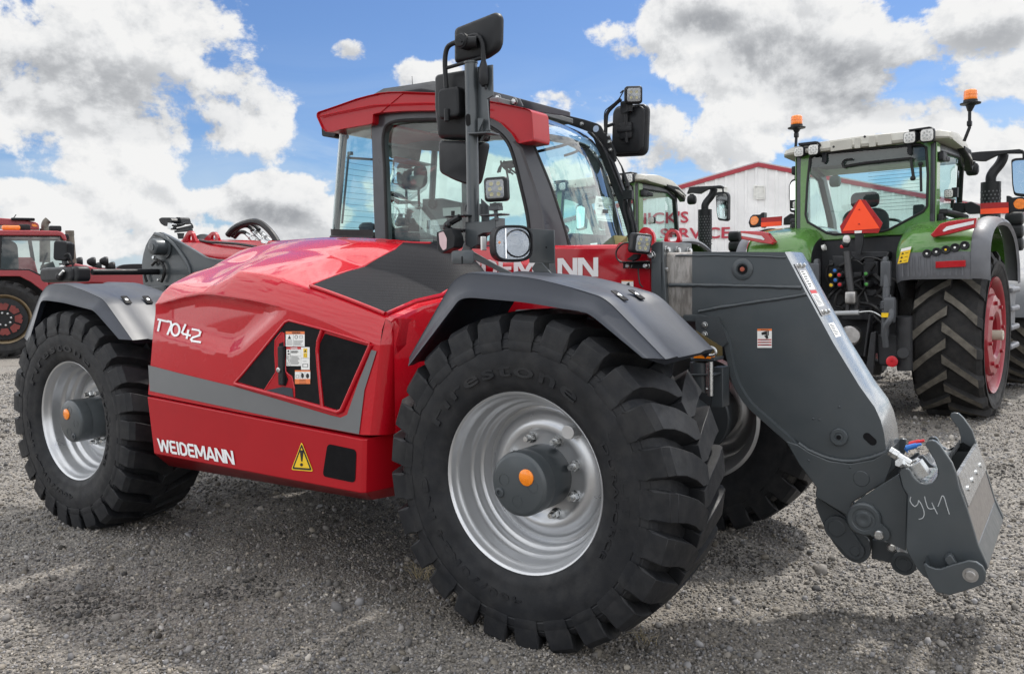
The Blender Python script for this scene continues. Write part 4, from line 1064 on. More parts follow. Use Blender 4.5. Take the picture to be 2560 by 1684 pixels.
    mb.build('front_flange', ffm, g, ang=60)
    # top cover and data strip on the front flange
    mb = MB(); mb.loft([[mp[0], mp[1]], [mp[0]+V(0, .267, 0), mp[1]+V(0, .267, 0)]], False, False); mb.build('top_plate', M['anth'], g)
    T = lambda s, y: None
    def onflange(u, y, lift=.004):
        # u: 0..1 from the top down the straight part of the flange
        a, c = mp[1], mp[5]; p = a.lerp(c, u); d = (c-a).normalized(); n = V(-d.z, 0, d.x); n = n if n.x > 0 else -n
        # follow the polyline
        L = [0]
        for i in range(1, 5): L.append(L[-1]+(mp[i+1]-mp[i]).length)
        s = u*L[-1]
        for i in range(4):
            if s <= L[i+1]+1e-9: p = mp[i+1].lerp(mp[i+2], (s-L[i])/(L[i+1]-L[i])); break
        return V(p.x, yg+y, p.z)+n*(lift+.0035)
    mb = MB()
    def fq(u0, u1, y0_, y1_, mi, l): mb.add([onflange(u0, y0_, l), onflange(u0, y1_, l), onflange((u0+u1)/2, y1_, l), onflange((u0+u1)/2, y0_, l), onflange(u1, y0_, l), onflange(u1, y1_, l)], [(0, 1, 2, 3), (3, 2, 5, 4)], mi)
    fq(.08, .42, .03, .17, 3, .0012); fq(.125, .25, .05, .14, 0, .002); fq(.255, .275, .05, .14, 1, .002); fq(.278, .36, .05, .14, 0, .002); fq(.47, .56, .06, .15, 0, .001)
    for k in range(7): fq(.13+.016*k, .137+.016*k, .065, .10+.008*(k % 3), 2, .0026)
    for k in range(9): fq(.285+.008*k, .288+.008*k, .06, .11+.006*(k % 4), 2, .0026)
    for k in range(7): fq(.48+.01*k, .484+.01*k, .07, .115+.008*(k % 3), 2, .0016)
    mb.build('load_angle_strip', [M['stwhite'], M['stred'], M['ink'], M['steel']], g, smooth=False)
    for u in (.095, .40):
        for y in (.07, .13):
            bb = MB(); d = (mp[5]-mp[1]).normalized(); n = V(-d.z, 0, d.x); bolt(bb, onflange(u, y, .002), n if n.x > 0 else -n, .008, .012); bb.build('strip_screw', M['zinc'], g, ang=30)
    # weld beads
    mb = MB()
    wob = lambda P_: [p+V(random.uniform(-.001, .001), 0, random.uniform(-.001, .001)) for p in P_]
    def bead(pts, r, n=10):
        q = catmull([PY(*ZG(*p), yg-.001) for p in pts], n); mb.tube(wob(q), [r*random.uniform(.85, 1.15) for _ in q], 8)
    bead([(90, 224), (250, 226), (450, 230), (652, 236)], .008); bead([(215, 338), (300, 322), (450, 298), (560, 283), (675, 264)], .007)
    bead([(118, 100), (350, 100), (588, 108)], .004)
    mb.build('weld_seam', M['anth'], g, ang=60)
    # lower flange strip, proud of the cheek
    fp = catmull([PY(*ZG(*p), yg-.016) for p in [(150, 350), (218, 352), (262, 365), (312, 400), (343, 455), (360, 530), (372, 590), (393, 650), (440, 722), (520, 795), (600, 866), (640, 905)]], 5)
    inn = offset_poly(fp, .030)
    mb = MB(); rings = []
    for a, c in zip(fp, inn): rings.append([a+V(0, .014, 0), a+(c-a)*.15, c+(a-c)*.1, c+V(0, .006, 0), c+V(0, .285, 0), a+V(0, .285, 0)])
    mb.loft(rings); mb.build('lower_flange', M['anth'], g, ang=35)
    # lower bracket plate
    lb = [(585, 888), (640, 905), (690, 938), (770, 972), (860, 985), (960, 966), (1022, 930), (1043, 936), (1038, 990), (1010, 1062), (870, 1150), (850, 1208), (790, 1172), (712, 1125), (716, 1085), (640, 985)]
    lp = Pl(ZG, lb, yg-.02); mb = MB(); mb.prism(lp, (0, .022, 0)); mb.prism([p+V(0, .285, 0) for p in lp], (0, .022, 0))
    lbo = mb.build('lower_bracket', M['anth'], g, bevel=.004)
    mb = MB(); q = catmull([PY(*ZG(*p), yg-.012) for p in [(640, 898), (690, 930), (770, 962), (860, 974), (960, 956), (1030, 925)]], 8); mb.tube(wob(q), [.009*random.uniform(.85, 1.1) for _ in q], 8); mb.build('weld_seam', M['anth'], lbo, ang=60)
    mb = MB(); mb.box((PY(*ZG(1040, 960), 0).x-.01, -.065, PY(*ZG(1040, 990), yg).z+.0), (.05, .26, .10)); mb.build('cross_member', M['anthd'], g, bevel=.006)
    # pins and rivets
    def cap(conv, x, y, r, Y, h, mat, name, par, dot=True):
        m_ = MB(); p = PY(*conv(x, y), Y)
        m_.lathe([(r, 0), (r, h), (r*.93, h+.002), (r*.55 if dot else 0, h+.002)]+([(r*.5, h-.001), (r*.2, h-.001), (r*.15, h+.0), (0, h)] if dot else []), p, V(0, -1, 0), 32); return m_.build(name, mat, par, ang=40)
    cap(ZG, 402, 158, .044, yg, .004, M['anth'], 'pin_cover', g)
    m_ = MB(); p = PY(*ZG(402, 158), yg-.004); m_.lathe([(.020, 0), (.020, .004), (.017, .004), (.017, .001), (0, .001)], p, V(0, -1, 0), 20); m_.build('pin_ring', M['blackdecal'], g); m_ = MB(); m_.lathe([(.0095, .001), (.0095, .004), (0, .005)], p, V(0, -1, 0), 16); m_.build('pin_plug', material('rust_red_plug', (.30, .07, .04), .6), g)
    cap(ZG, 815, 870, .033, yg, .012, M['anth'], 'pivot_boss', g); m_ = MB(); m_.lathe([(.009, .0135), (0, .0135)], PY(*ZG(815, 870), yg), V(0, -1, 0), 16); m_.build('boss_hole', M['blackdecal'], g)
    m_ = MB(); c = PY(*ZG(944, 880), yg-.0015); dx = PY(*ZG(955, 890), yg-.0015)-PY(*ZG(933, 870), yg-.0015)
    e1 = dx.normalized(); e2 = V(-e1.z, 0, e1.x); o = [c+e1*(math.copysign(.013, math.cos(a))+.015*math.cos(a))+e2*.015*math.sin(a) for a in np.linspace(.02, 2*math.pi+.02, 25)[:-1]]
    m_.add(o, [tuple(range(24))]); m_.build('slot_hole', M['blackdecal'], g)
    cap(ZG, 908, 1048, .030, yg-.02, .0015, M['anth'], 'pin_cover', lbo, False)
    for (x, y) in ((815, 743), (703, 793), (730, 797), (684, 970), (860, 1000)):
        m_ = MB(); m_.ball(PY(*ZG(x, y), yg-(.02 if y > 960 else 0)), .005, 10); m_.build('rivet', M['anth'], g)
    # crush warning sticker
    Q = lambda x, y, l=.002: PY(*ZG(x, y), yg-l); mb = MB()
    def rq(x0, y0, x1, y1, mi, l): mb.add([Q(x0, y0, l), Q(x1, y0, l), Q(x1, y1, l), Q(x0, y1, l)], [(0, 1, 2, 3)], mi)
    rq(465, 411, 527, 492, 0, .002); rq(465, 411, 527, 420, 1, .0026)
    for y in (455, 466, 477): rq(467, y, 525, y+5, 2, .0026)
    for k in range(3): rq(480, 457+k*11, 515, 459+k*11, 3, .003)
    for pts in ([(482, 428), (492, 424), (506, 420), (508, 440), (498, 436), (484, 438)], [(494, 440), (510, 438), (512, 452), (504, 454)], [(508, 420), (514, 419), (514, 440), (509, 438)]): mb.add([Q(*p, .003) for p in pts], [tuple(range(len(pts)))], 3)
    text_quad(mb, 'WARNING', Q(480, 419, .002), Q(512, 419, .002), Q(480, 413, .002), .001, mi=3)
    mb.build('crush_sticker', [M['stwhite'], M['storange'], M['stred'], M['ink']], g, smooth=False)
    return b, g
BOOM, GOOSE = boom()
# ---- rear pivot bracket
def pivot():
    y = -.27
    o = Pl(ZB, [(330, 1500), (290, 1290), (112, 1150), (92, 930), (90, 790), (112, 650), (150, 520), (200, 425), (262, 345), (320, 318), (380, 315), (500, 368), (700, 478), (900, 592), (1000, 655), (1090, 705), (1250, 735), (1420, 748), (1600, 780), (1600, 1500)], y)
    mb = MB(); mb.prism(o, (0, .025, 0)); mb.prism([p+V(0, .33, 0) for p in o], (0, .025, 0))
    pv = mb.build('boom_pivot_bracket', M['anth'], TELE, bevel=.004, ang=30)
    mb = MB(); q = catmull(Pl(ZB, [(300, 345), (420, 385), (560, 475), (660, 590), (740, 700), (800, 800), (840, 900), (850, 1000)], y-.004), 6); mb.tube(q, .014, 8); mb.build('weld_rib', M['anth'], pv, ang=60)
    c = PY(*ZB(460, 560), y)
    mb = MB(); f = PY(*ZB(250, 545), y-.095); 
    mb.lathe([(.075, 0), (.075, .012), (.052, .014), (.052, .085), (.050, .092), (.046, .095), (.022, .095), (.022, .10), (0, .10)], V(f.x, y, f.z), V(0, -1, 0), 36); mb.build('pivot_boss', M['anth'], pv, ang=40)
    mb = MB(); p = PY(*ZB(285, 715), y-.05); bolt(mb, p, V(.2, -1, .2), .012, .01); mb.cyl(p, p+V(0, .05, -.03), .008); mb.build('grease_fitting', M['zinc'], pv, ang=30)
    for (x, yy) in ((340, 800), (355, 1060)):
        mb = MB(); bolt(mb, PY(*ZB(x, yy), y), V(0, -1, 0), .008, .008); mb.build('bracket_bolt', M['zinc'], pv, ang=30)
    mb = MB(); mb.tube(catmull(Pl(ZB, [(250, 830), (330, 760), (400, 790), (440, 880), (445, 960), (420, 1040), (395, 1090)], y-.02), 6), .010, 8); mb.tube(catmull(Pl(ZB, [(140, 900), (140, 1000), (165, 1090)], y-.02), 6), .009, 8); mb.build('cable_loop', M['hose'], pv)
    # crossbar out to the lamp over the rear fender
    a = PY(*ZB(350, 935), y-.0); z = a.z
    e = V(a.x, -.80, z)
    mb = MB(); mb.cyl(a+V(0, .02, 0), V(a.x, -.72, z), .019, seg=16); cb = mb.build('lamp_crossbar', M['plas'], TELE)
    Z4 = zm(0, 500, 340/1331)
    yl = -.83; R4 = lambda x, y_: PY(*Z4(x, y_), yl)
    cen = R4(660, 728); w = (R4(850, 728)-R4(525, 728)).length; h = (R4(660, 655)-R4(660, 805)).length
    mb = MB(); mb.rbox((cen.x-.01, yl, cen.z), (w*1.08, .09, h), .028, axis=1); mb.rbox((cen.x-.03, yl-.0, cen.z), (w*1.0, .12, h*.92), .028, axis=1)
    tl = mb.build('tail_light_housing', M['plas'], TELE, bevel=.004)
    mb = MB(); p = V(cen.x+.03, yl-.06, cen.z-.015); mb.ball(p, .028, 12); mb.tube(catmull([p, p+V(.03, -.02, .0), p+V(.05, 0, .03)], 4), .010, 8); mb.build('cable_gland', M['seal'], tl)
    mb = MB(); mb.tube([p+V(.035, -.02, .01), p+V(.06, -.01, .035)], .009, 10); mb.build('cable_end', M['zinc'], tl)
    # work lamp seen from behind, on top
    mb = MB(); c2 = V(cen.x-.035, yl, R4(585, 500).z); mb.rbox(c2, (.095, .06, .12), .018, (0, R(6), R(25)), axis=1); mb.rbox(c2+V(-.02, .03, 0), (.085, .05, .11), .016, (0, R(6), R(25)), axis=1)
    wl = mb.build('rear_work_light', M['plas'], TELE, bevel=.003)
    mb = MB(); mb.cyl(c2+V(.02, 0, -.06), V(cen.x+.005, yl, cen.z+.06), .014); mb.box((cen.x+.0, yl, cen.z+.064), (.07, .06, .010)); mb.tube(catmull([c2+V(.05, -.02, -.03), c2+V(.10, -.02, -.02), c2+V(.125, -.02, -.06), c2+V(.13, -.01, -.12)], 6), .005, 8); mb.build('lamp_stem', M['plas'], wl)
    # lamps on a post beyond the pivot
    B = lambda x, y_, Y=.02: PY(*ZB(x, y_), Y)
    mb = MB(); mb.loft([[B(640, 330, 0), B(760, 330, 0), B(740, 420, 0), B(660, 420, 0)], [B(640, 330, .05), B(760, 330, .05), B(740, 420, .05), B(660, 420, .05)]]); mb.loft([[B(600, 290, -.03), B(890, 260, -.03), B(890, 300, -.03), B(600, 325, -.03)], [B(600, 290, .09), B(890, 260, .09), B(890, 300, .09), B(600, 325, .09)]])
    mb.loft([[B(620, 260, 0), B(880, 200, 0), B(890, 285, 0), B(640, 300, 0)], [B(620, 260, .04), B(880, 200, .04), B(890, 285, .04), B(640, 300, .04)]])
    mb.tube(catmull([B(650, 200), B(720, 190), B(800, 170), B(870, 190), B(890, 250)], 5), .006, 8); mb.tube(catmull([B(500, 210), B(600, 230), B(700, 215), B(760, 190)], 5), .006, 8)
    lpst = mb.build('lamp_post', M['plas'], TELE, bevel=.002)
    mb = MB(); mb.prism(fillet([B(350, 110), B(390, 85), B(530, 85), B(565, 140), B(540, 210), B(440, 222), B(380, 180)], .012), (0, .09, 0)); mb.build('boom_rear_lamp', M['plas'], lpst, bevel=.004)
    mb = MB(); mb.prism(fillet([B(575, 160, .08), B(620, 80, .08), B(690, 82, .08), B(715, 180, .08), B(640, 190, .08)], .012), (0, .08, 0)); mb.build('boom_rear_lamp', M['plas'], lpst, bevel=.004)
    mb = MB(); mb.box(B(565, 225, -.01), (.05, .04, .04), (0, R(15), 0)); bolt(mb, B(560, 255, -.03), V(0, -1, 0), .010, .01); mb.build('lamp_clamp', M['zinc'], lpst, bevel=.002)
pivot()
# ------------------------------------------------------------------ quick coupler
def coupler():
    yn, yf = -.42, .25
    root_g = GOOSE
    side = [(775, 562), (788, 537), (812, 529), (842, 536), (862, 552), (880, 588), (905, 622), (940, 646), (985, 655), (1035, 645), (1068, 612), (1083, 575), (1078, 535), (1050, 465), (1010, 400), (985, 360), (980, 338), (1002, 316), (1035, 312), (1062, 322), (1095, 352), (1190, 490), (1222, 570), (1250, 690), (1310, 850), (1360, 1010), (1395, 1130), (1462, 1275), (1470, 1310), (1440, 1380), (1300, 1420), (1060, 1440), (960, 1370), (925, 1330), (842, 1192), (828, 1150), (836, 900), (842, 742), (804, 680)]
    far_shift = None
    P = Pl(ZC, side, yn)
    mb = MB(); mb.prism(P, (0, .020, 0))
    cp = mb.build('quick_coupler', M['anth'], TELE, bevel=.003, ang=30)
    # far cheek: same plate, with a taller horn
    dY = yf-yn; F = [p+V(0, dY, 0) for p in P]
    horn = Pl(ZC, [(1255, 330), (1258, 290), (1240, 220), (1205, 175), (1172, 130), (1180, 105), (1205, 97), (1240, 102), (1280, 140), (1350, 240), (1400, 400), (1440, 492)], yf)
    mb = MB(); body = F[:13]+horn+F[23:]
    mb.prism([p for p in F[0:11]]+Pl(ZC, [(1180, 385), (1225, 375), (1255, 330)], yf)+horn+F[24:], (0, .02, 0)); mb.build('far_cheek', M['anth'], cp, bevel=.003, ang=30)
    # front plate: inclined back-plate between the cheeks
    a0 = PY(*ZC(1245, 640), yn+.02); a1 = PY(*ZC(1310, 850), yn+.02); a2 = PY(*ZC(1395, 1130), yn+.02); a3 = PY(*ZC(1475, 1310), yn+.02)
    w = lambda p, y: V(p.x, y, p.z)
    mb = MB(); mb.loft([[w(a1, yn+.015), w(a1, yf+.01)], [w(a2, yn+.015), w(a2, yf+.01)]], False, False)
    pm = material('brown_worn_plate', (.17, .155, .145), .4, .3, .5, var=.12, vscale=14); mb.build('face_plate', pm, cp)
    mb = MB(); q = [a2, a2.lerp(a3, .5), a3, V(a3.x-.03, 0, a3.z-.045)]
    mb.loft([[w(p, yn+.015) for p in q]+[w(p, yn+.015)-V(.02, 0, .01) for p in q[::-1]], [w(p, yf+.06) for p in q]+[w(p, yf+.06)-V(.02, 0, .01) for p in q[::-1]]]); mb.build('lower_beam', M['anth'], cp, bevel=.003)
    # bright upper shelf with slotted holes
    s0 = PY(*ZC(1240, 600), yn+.02); s1 = PY(*ZC(1320, 828), yn+.02)
    top0 = PY(*ZC(1335, 430), yf); top1 = PY(*ZC(1452, 530), yf)
    zb_ = material('bright_shelf_steel', (.36, .37, .38), .28, .75, .5, .3, .1, .2, 20)
    mb = MB()
    lo = [V(s1.x+.012, yn+.03, s1.z), V(s1.x+.012, yf+.01, s1.z)]; hi = [V(a0.x-.02, yn+.03, a0.z+.12), V(a0.x-.02, yf+.01, a0.z+.12)]
    A_ = PY(*ZC(1240, 590), yn+.03); B_ = PY(*ZC(1322, 828), yn+.03); C_ = V(B_.x, yf, B_.z); D_ = V(A_.x, yf, A_.z)
    mb.loft([[A_, B_, B_-V(.012, 0, .0), A_-V(.012, 0, 0)], [D_, C_, C_-V(.012, 0, 0), D_-V(.012, 0, 0)]])
    sh = mb.build('tool_shelf', zb_, cp)
    for k in range(4):
        t = .16+.22*k; c = A_.lerp(B_, .62).lerp(D_.lerp(C_, .62), t); e1 = (D_-A_).normalized(); e2 = (B_-A_).normalized(); n = e1.cross(e2); n = n if n.x > 0 else -n
        mb = MB(); ring = [c+e1*(.020*math.cos(a))+e2*(.010*math.sin(a)) for a in np.linspace(0, 2*math.pi, 17)[:-1]]
        mb.loft([ring, [p+n*.005 for p in ring], [c+(p-c)*.6+n*.005 for p in ring]], True, True); mb.build('slot_nut', M['zinc'], sh)
    # cross tube in the hooks, rib, hydraulic couplings
    mb = MB(); nc = PY(*ZC(985, 600), yn); 
    arcp = [PY(*ZC(x, y), yn+.02) for x, y in ((875, 560), (890, 600), (925, 640), (985, 652), (1040, 640), (1075, 590), (1078, 545))]
    mb.loft([arcp+[p+V(0, 0, -.012) for p in arcp[::-1]], [p+V(0, dY-.02, 0) for p in arcp]+[p+V(0, dY-.02, -.012) for p in arcp[::-1]]]); mb.build('hook_trough', zb_, cp)
    for k, yy in enumerate((yn+.06, yn+.16)):
        c = PY(*ZC(935-30*k, 545-20*k), yy); mb = MB(); mb.box(c+V(0, 0, .0), (.05, .055, .055), (0, R(-35), 0)); mb.cyl(c+V(-.03, 0, .02), c+V(-.075, 0, .045), .014); mb.cyl(c+V(-.07, 0, .043), c+V(-.09, 0, .053), .019, seg=6); q_ = mb.build('hydraulic_coupling', M['zinc'], cp, bevel=.002)
    mb = MB(); mb.loft([[PY(*ZC(x, y), yn+.13) for x, y in ((915, 440), (960, 430), (1020, 500), (1065, 525), (1000, 530), (950, 470))], [PY(*ZC(x, y), yn+.13)+V(0, .02, 0) for x, y in ((915, 440), (960, 430), (1020, 500), (1065, 525), (1000, 530), (950, 470))]]); mb.build('inner_rib', M['anthd'], cp, bevel=.002)
    for k, (x, y, mt) in enumerate(((885, 362, 'blueplas'), (910, 334, 'redplas'))):
        c = PY(*ZC(x, y), yn+.22+.06*k); mb = MB(); mb.cyl(c-V(.022, 0, .008), c+V(.012, 0, .006), .011, .009, 14); mb.cyl(c+V(.006, 0, .004), c+V(.028, 0, .012), .007, .005, 10); mb.tube([c-V(.018, 0, 0), c-V(.028, 0, .010), c-V(.018, .0, .024)], .003, 8); mb.build('coupling_cap', M[mt], cp, ang=40)
    mb = MB(); mb.cyl(PY(*ZC(790, 490), yn-.0), PY(*ZC(830, 520), yn+.03), .013, seg=14); mb.cyl(PY(*ZC(775, 485), yn-.01), PY(*ZC(795, 497), yn), .017, seg=6); mb.build('hydraulic_plug', M['zinc'], cp, ang=30)
    # boom side arm of the coupler, pivot boss and links
    arm = Pl(ZC, [(400, 830), (440, 790), (770, 578), (805, 680), (842, 742), (836, 900), (830, 1180), (640, 1090), (430, 1010), (385, 930)], -.30)
    mb = MB(); mb.prism(arm, (0, .02, 0)); mb.prism([p+V(0, .45, 0) for p in arm], (0, .02, 0)); mb.build('coupler_arm', M['anth'], cp, bevel=.003)
    mb = MB(); c = PY(*ZC(505, 925), -.30); mb.lathe([(.062, 0), (.062, .012), (.056, .018), (.042, .018), (.040, .016), (.030, .016), (.030, .020), (.022, .022), (.010, .019), (0, .019)], c, V(0, -1, 0), 36)
    o = []; c1 = PY(*ZC(490, 940), -.317); c2 = PY(*ZC(640, 1045), -.317); d = (c2-c1).normalized(); n = V(-d.z, 0, d.x)
    def capsule(c1, c2, r1, r2, y, k=10):
        d = (c2-c1).normalized(); n = V(-d.z, 0, d.x); return [c1+n*r1*math.cos(a)-d*r1*math.sin(a) for a in np.linspace(0, math.pi, k)]+[c2-n*r2*math.cos(a)+d*r2*math.sin(a) for a in np.linspace(0, math.pi, k)]
    mb.prism(capsule(c1, c2, .036, .028, 0), (0, .012, 0)); bs = mb.build('pivot_keeper', M['anth'], cp, bevel=.003, ang=40)
    mb = MB(); mb.lathe([(.017, 0), (.017, .008), (.014, .011), (0, .011)], PY(*ZC(620, 1052), -.317), V(0, -1, 0), 20); mb.build('keeper_bolt', M['zinc'], bs, ang=40)
    # dark cheek and tilt link under the gooseneck
    ck = Pl(ZC, [(118, 752), (200, 800), (330, 890), (420, 960), (470, 1040), (540, 1090), (556, 1180), (530, 1250), (470, 1278), (400, 1265), (330, 1210), (240, 1090), (160, 930), (120, 820)], -.175)
    mb = MB(); mb.prism(fillet(ck, .02, 3), (0, .02, 0)); mb.prism([p+V(0, .2, 0) for p in fillet(ck, .02, 3)], (0, .02, 0)); mb.build('tilt_link', M['anthd'], cp, bevel=.003)
    mb = MB(); mb.prism(capsule(PY(*ZC(285, 1000), -.19), PY(*ZC(428, 1180), -.19), .048, .036, 0, 14), (0, .015, 0)); lk = mb.build('link_arm', M['anthd'], cp, bevel=.003, ang=40)
    for (x, y, r) in ((285, 1000, .034), (430, 1180, .019)):
        mb = MB(); mb.lathe([(r, 0), (r, .003), (r*.92, .004), (r*.9, .0025), (0, .0025)], PY(*ZC(x, y), -.19), V(0, -1, 0), 32); mb.build('link_pin', M['anthd'], lk, ang=40)
    # tilt cylinder rod end behind, lower
    mb = MB(); o = Pl(ZC, [(560, 1090), (700, 1110), (760, 1180), (830, 1185), (920, 1330), (860, 1345), (790, 1325), (740, 1280), (560, 1240)], -.12); mb.prism(o, (0, .14, 0)); tc_ = mb.build('tilt_cylinder', M['anthd'], cp, bevel=.004)
    mb = MB(); mb.lathe([(.045, 0), (.045, .012), (.032, .014), (.030, .010), (.018, .010), (.018, .014), (0, .014)], PY(*ZC(815, 1270), -.125), V(0, -1, 0), 28); mb.build('cylinder_eye', M['anthd'], tc_, ang=40)
    mb = MB(); bolt(mb, PY(*ZC(722, 1150), -.20), V(0, -1, 0), .014, .01); mb.build('link_bolt', M['zinc'], cp, ang=30)
    # U bracket with pin at the foot
    yb = yn-.075
    ub = Pl(ZC, [(962, 1285), (985, 1275), (1010, 1300), (1060, 1318), (1100, 1320), (1200, 1285), (1320, 1255), (1380, 1265), (1430, 1300), (1455, 1350), (1452, 1410), (1425, 1445), (1300, 1490), (1170, 1525), (1065, 1500), (1010, 1420)], yb)
    mb = MB(); mb.prism(ub, (0, .014, 0)); foot = mb.build('locking_bracket', M['anth'], cp, bevel=.003, ang=30)
    low = [ub[i] for i in (11, 12, 13, 14, 15, 0)]
    mb = MB(); mb.loft([[p+V(0, .012, 0) for p in low], [p+V(0, .075, 0) for p in low]], False, False); mb.loft([[p+V(.004, .012, .012) for p in low], [p+V(.004, .075, .012) for p in low]], False, False); mb.build('bracket_floor', M['anth'], foot)
    mb = MB(); p = PY(*ZC(1335, 1367), yb); mb.lathe([(.024, .0), (.024, .002), (.016, .002), (.016, .010), (.014, .012), (.004, .012), (.003, .009), (0, .009)], p, V(0, -1, 0), 28); mb.cyl(p, p+V(0, .1, 0), .019); mb.build('locking_pin', M['steel'], foot, ang=40)
    mb = MB(); mb.loft([[PY(*ZC(x, y), yn-.01) for x, y in ((1125, 1215), (1160, 1185), (1195, 1195), (1240, 1275), (1150, 1310), (1120, 1240))], [PY(*ZC(x, y), yn-.055) for x, y in ((1135, 1235), (1165, 1205), (1190, 1215), (1225, 1275), (1160, 1300), (1130, 1250))]]); mb.build('stop_lug', M['anth'], cp, bevel=.004)
    # chalk marks
    mb = MB(); ck_ = material('chalk', (.42, .44, .45), .9)
    for pts in ([(868, 755), (862, 785), (878, 815), (900, 832)], [(928, 782), (950, 815), (968, 860), (972, 895), (958, 922), (930, 930)], [(900, 832), (922, 812), (928, 782)], [(975, 752), (985, 795), (1000, 838), (1020, 850), (1052, 845)], [(1032, 800), (1050, 840), (1076, 890)], [(1080, 830), (1098, 785), (1112, 750), (1128, 758), (1150, 830), (1170, 892)]):
        mb.tube(catmull([PY(*ZC(*p), yn-.0008) for p in pts], 5), .0016, 5)
    mb.build('chalk_mark', ck_, cp)
coupler()
# locking pins etc. between front wheel and gooseneck
def front_bits():
    zq = zm(1740, 700, 320/1319); Y = -.38
    Q = lambda x, y, Y_=Y: PY(*zq(x, y), Y_)
    mb = MB(); mb.cyl(Q(150, 840), Q(150, 1190), .011, seg=12); mb.cyl(Q(120, 850, -.37), Q(120, 1160, -.37), .007, seg=10); mb.tube(catmull([Q(80, 745), Q(90, 700), Q(150, 692), Q(195, 715), Q(200, 760), Q(150, 775), Q(90, 760)], 5), .006, 8); mb.tube(catmull([Q(105, 1120), Q(140, 1130), Q(165, 1165), Q(140, 1190)], 5), .003, 6)
    pn_ = mb.build('support_pin', M['zinc'], TELE)
    mb = MB(); mb.prism([Q(-60, 800), Q(195, 800), Q(195, 835), Q(-60, 835)], (0, .10, 0)); mb.prism([Q(-60, 965), Q(190, 965), Q(190, 988), Q(-60, 988)], (0, .10, 0)); mb.cyl(Q(50, 840, -.33), Q(60, 1150, -.33), .045, seg=20)
    mb.prism([Q(160, 900, -.3), Q(275, 900, -.3), Q(275, 1310, -.3), Q(150, 1310, -.3)], (0, .08, 0))
    mb.build('pin_holder', M['anthd'], TELE, bevel=.003)
    mb = MB(); mb.prism([Q(-10, 520, -.25), Q(0, 525, -.25), Q(265, 690, -.25), Q(265, 800, -.25), Q(-30, 800, -.25)], (0, .01, 0)); mb.build('yellow_brown_link', material('ochre_link', (.10, .075, .03), .5), TELE)
    mb = MB(); mb.prism([Q(-10, 380, -.23), Q(230, 380, -.23), Q(330, 640, -.23), Q(270, 690, -.23), Q(0, 520, -.23)], (0, .01, 0)); bp = mb.build('bolt_plate', M['anthd'], TELE)
    for y in (463, 558):
        mb = MB(); bolt(mb, Q(88, y, -.232), V(0, -1, 0), .010, .009); mb.build('plate_bolt', M['zinc'], bp, ang=30)
    mb = MB(); mb.box(Q(85, 790, -.36), (.07, .05, .008)); mb.build('orange_spacer', M['amber'], TELE)
front_bits()
# ------------------------------------------------------------------ cab
def frame_loop(mb, outer, inner, ext):
    n = len(outer); e = V(ext); k = range(n)
    mb.add(outer+inner+[p+e for p in outer]+[p+e for p in inner], [(i, (i+1) % n, n+(i+1) % n, n+i) for i in k]+[(2*n+i, 3*n+i, 3*n+(i+1) % n, 2*n+(i+1) % n) for i in k]+[(i, 2*n+i, 2*n+(i+1) % n, (i+1) % n) for i in k]+[(n+i, n+(i+1) % n, 3*n+(i+1) % n, 3*n+i) for i in k])
LEDM = material('led_chip', (.55, .50, .25), .3, var=.05)
LREF = material('satin_lamp_reflector', (.30, .31, .32), .4, .4, bump=.5, bscale=500, bdist=.001)
M['dchrome'] = material('smoked_chrome', (.22, .24, .27), .08, 1., .5, var=.05)
def work_light(parent, c, n, w, d=.05, leds=6, name='work_light', tilt=0, bez=None):
    """square lamp; c centre of the front face, n facing direction"""
    rm = facing(n) @ Matrix.Rotation(tilt, 3, 'Y'); L = lambda x, y, z: V(c)+rm @ V(x, y, z)
    mb = MB(); mb.rbox(L(0, d*.5, 0), (w, d, w*.98), w*.16, rm); mb.rbox(L(0, d*.95, 0), (w*.82, d*.7, w*.8), w*.14, rm)
    for k in range(5): mb.box(L(-w*.3+w*.15*k, d*1.2, 0), (w*.04, d*.5, w*.7), rm)
    o = mb.build(name, M['plas'], parent, ang=40)
    mb = MB(); mb.rbox(L(0, -.0015, 0), (w*.74, .005, w*.72), w*.10, rm); mb.build('lamp_reflector', LREF, o)
    mb = MB(); cols = 2; rows = leds//2
    for i in range(cols):
        for j in range(rows):
            x = (-1 if i == 0 else 1)*w*(.15 if rows == 3 and j != 1 else (.22 if rows == 3 else .16)); z = (j-(rows-1)/2)*w*.21*(1 if rows == 3 else 1.5)
            mb.lathe([(w*.085, -.004), (w*.075, -.0055), (w*.055, -.0045), (0, -.0045)], L(x, 0, z), rm @ V(0, 1, 0), 16)
            mb.v = mb.v
    mb.build('led', LEDM, o, ang=40)
    mb = MB(); mb.rbox(L(0, -.008, 0), (w*.78, .003, w*.76), w*.1, rm); mb.build('lens', M['glassc'], o)
    return o
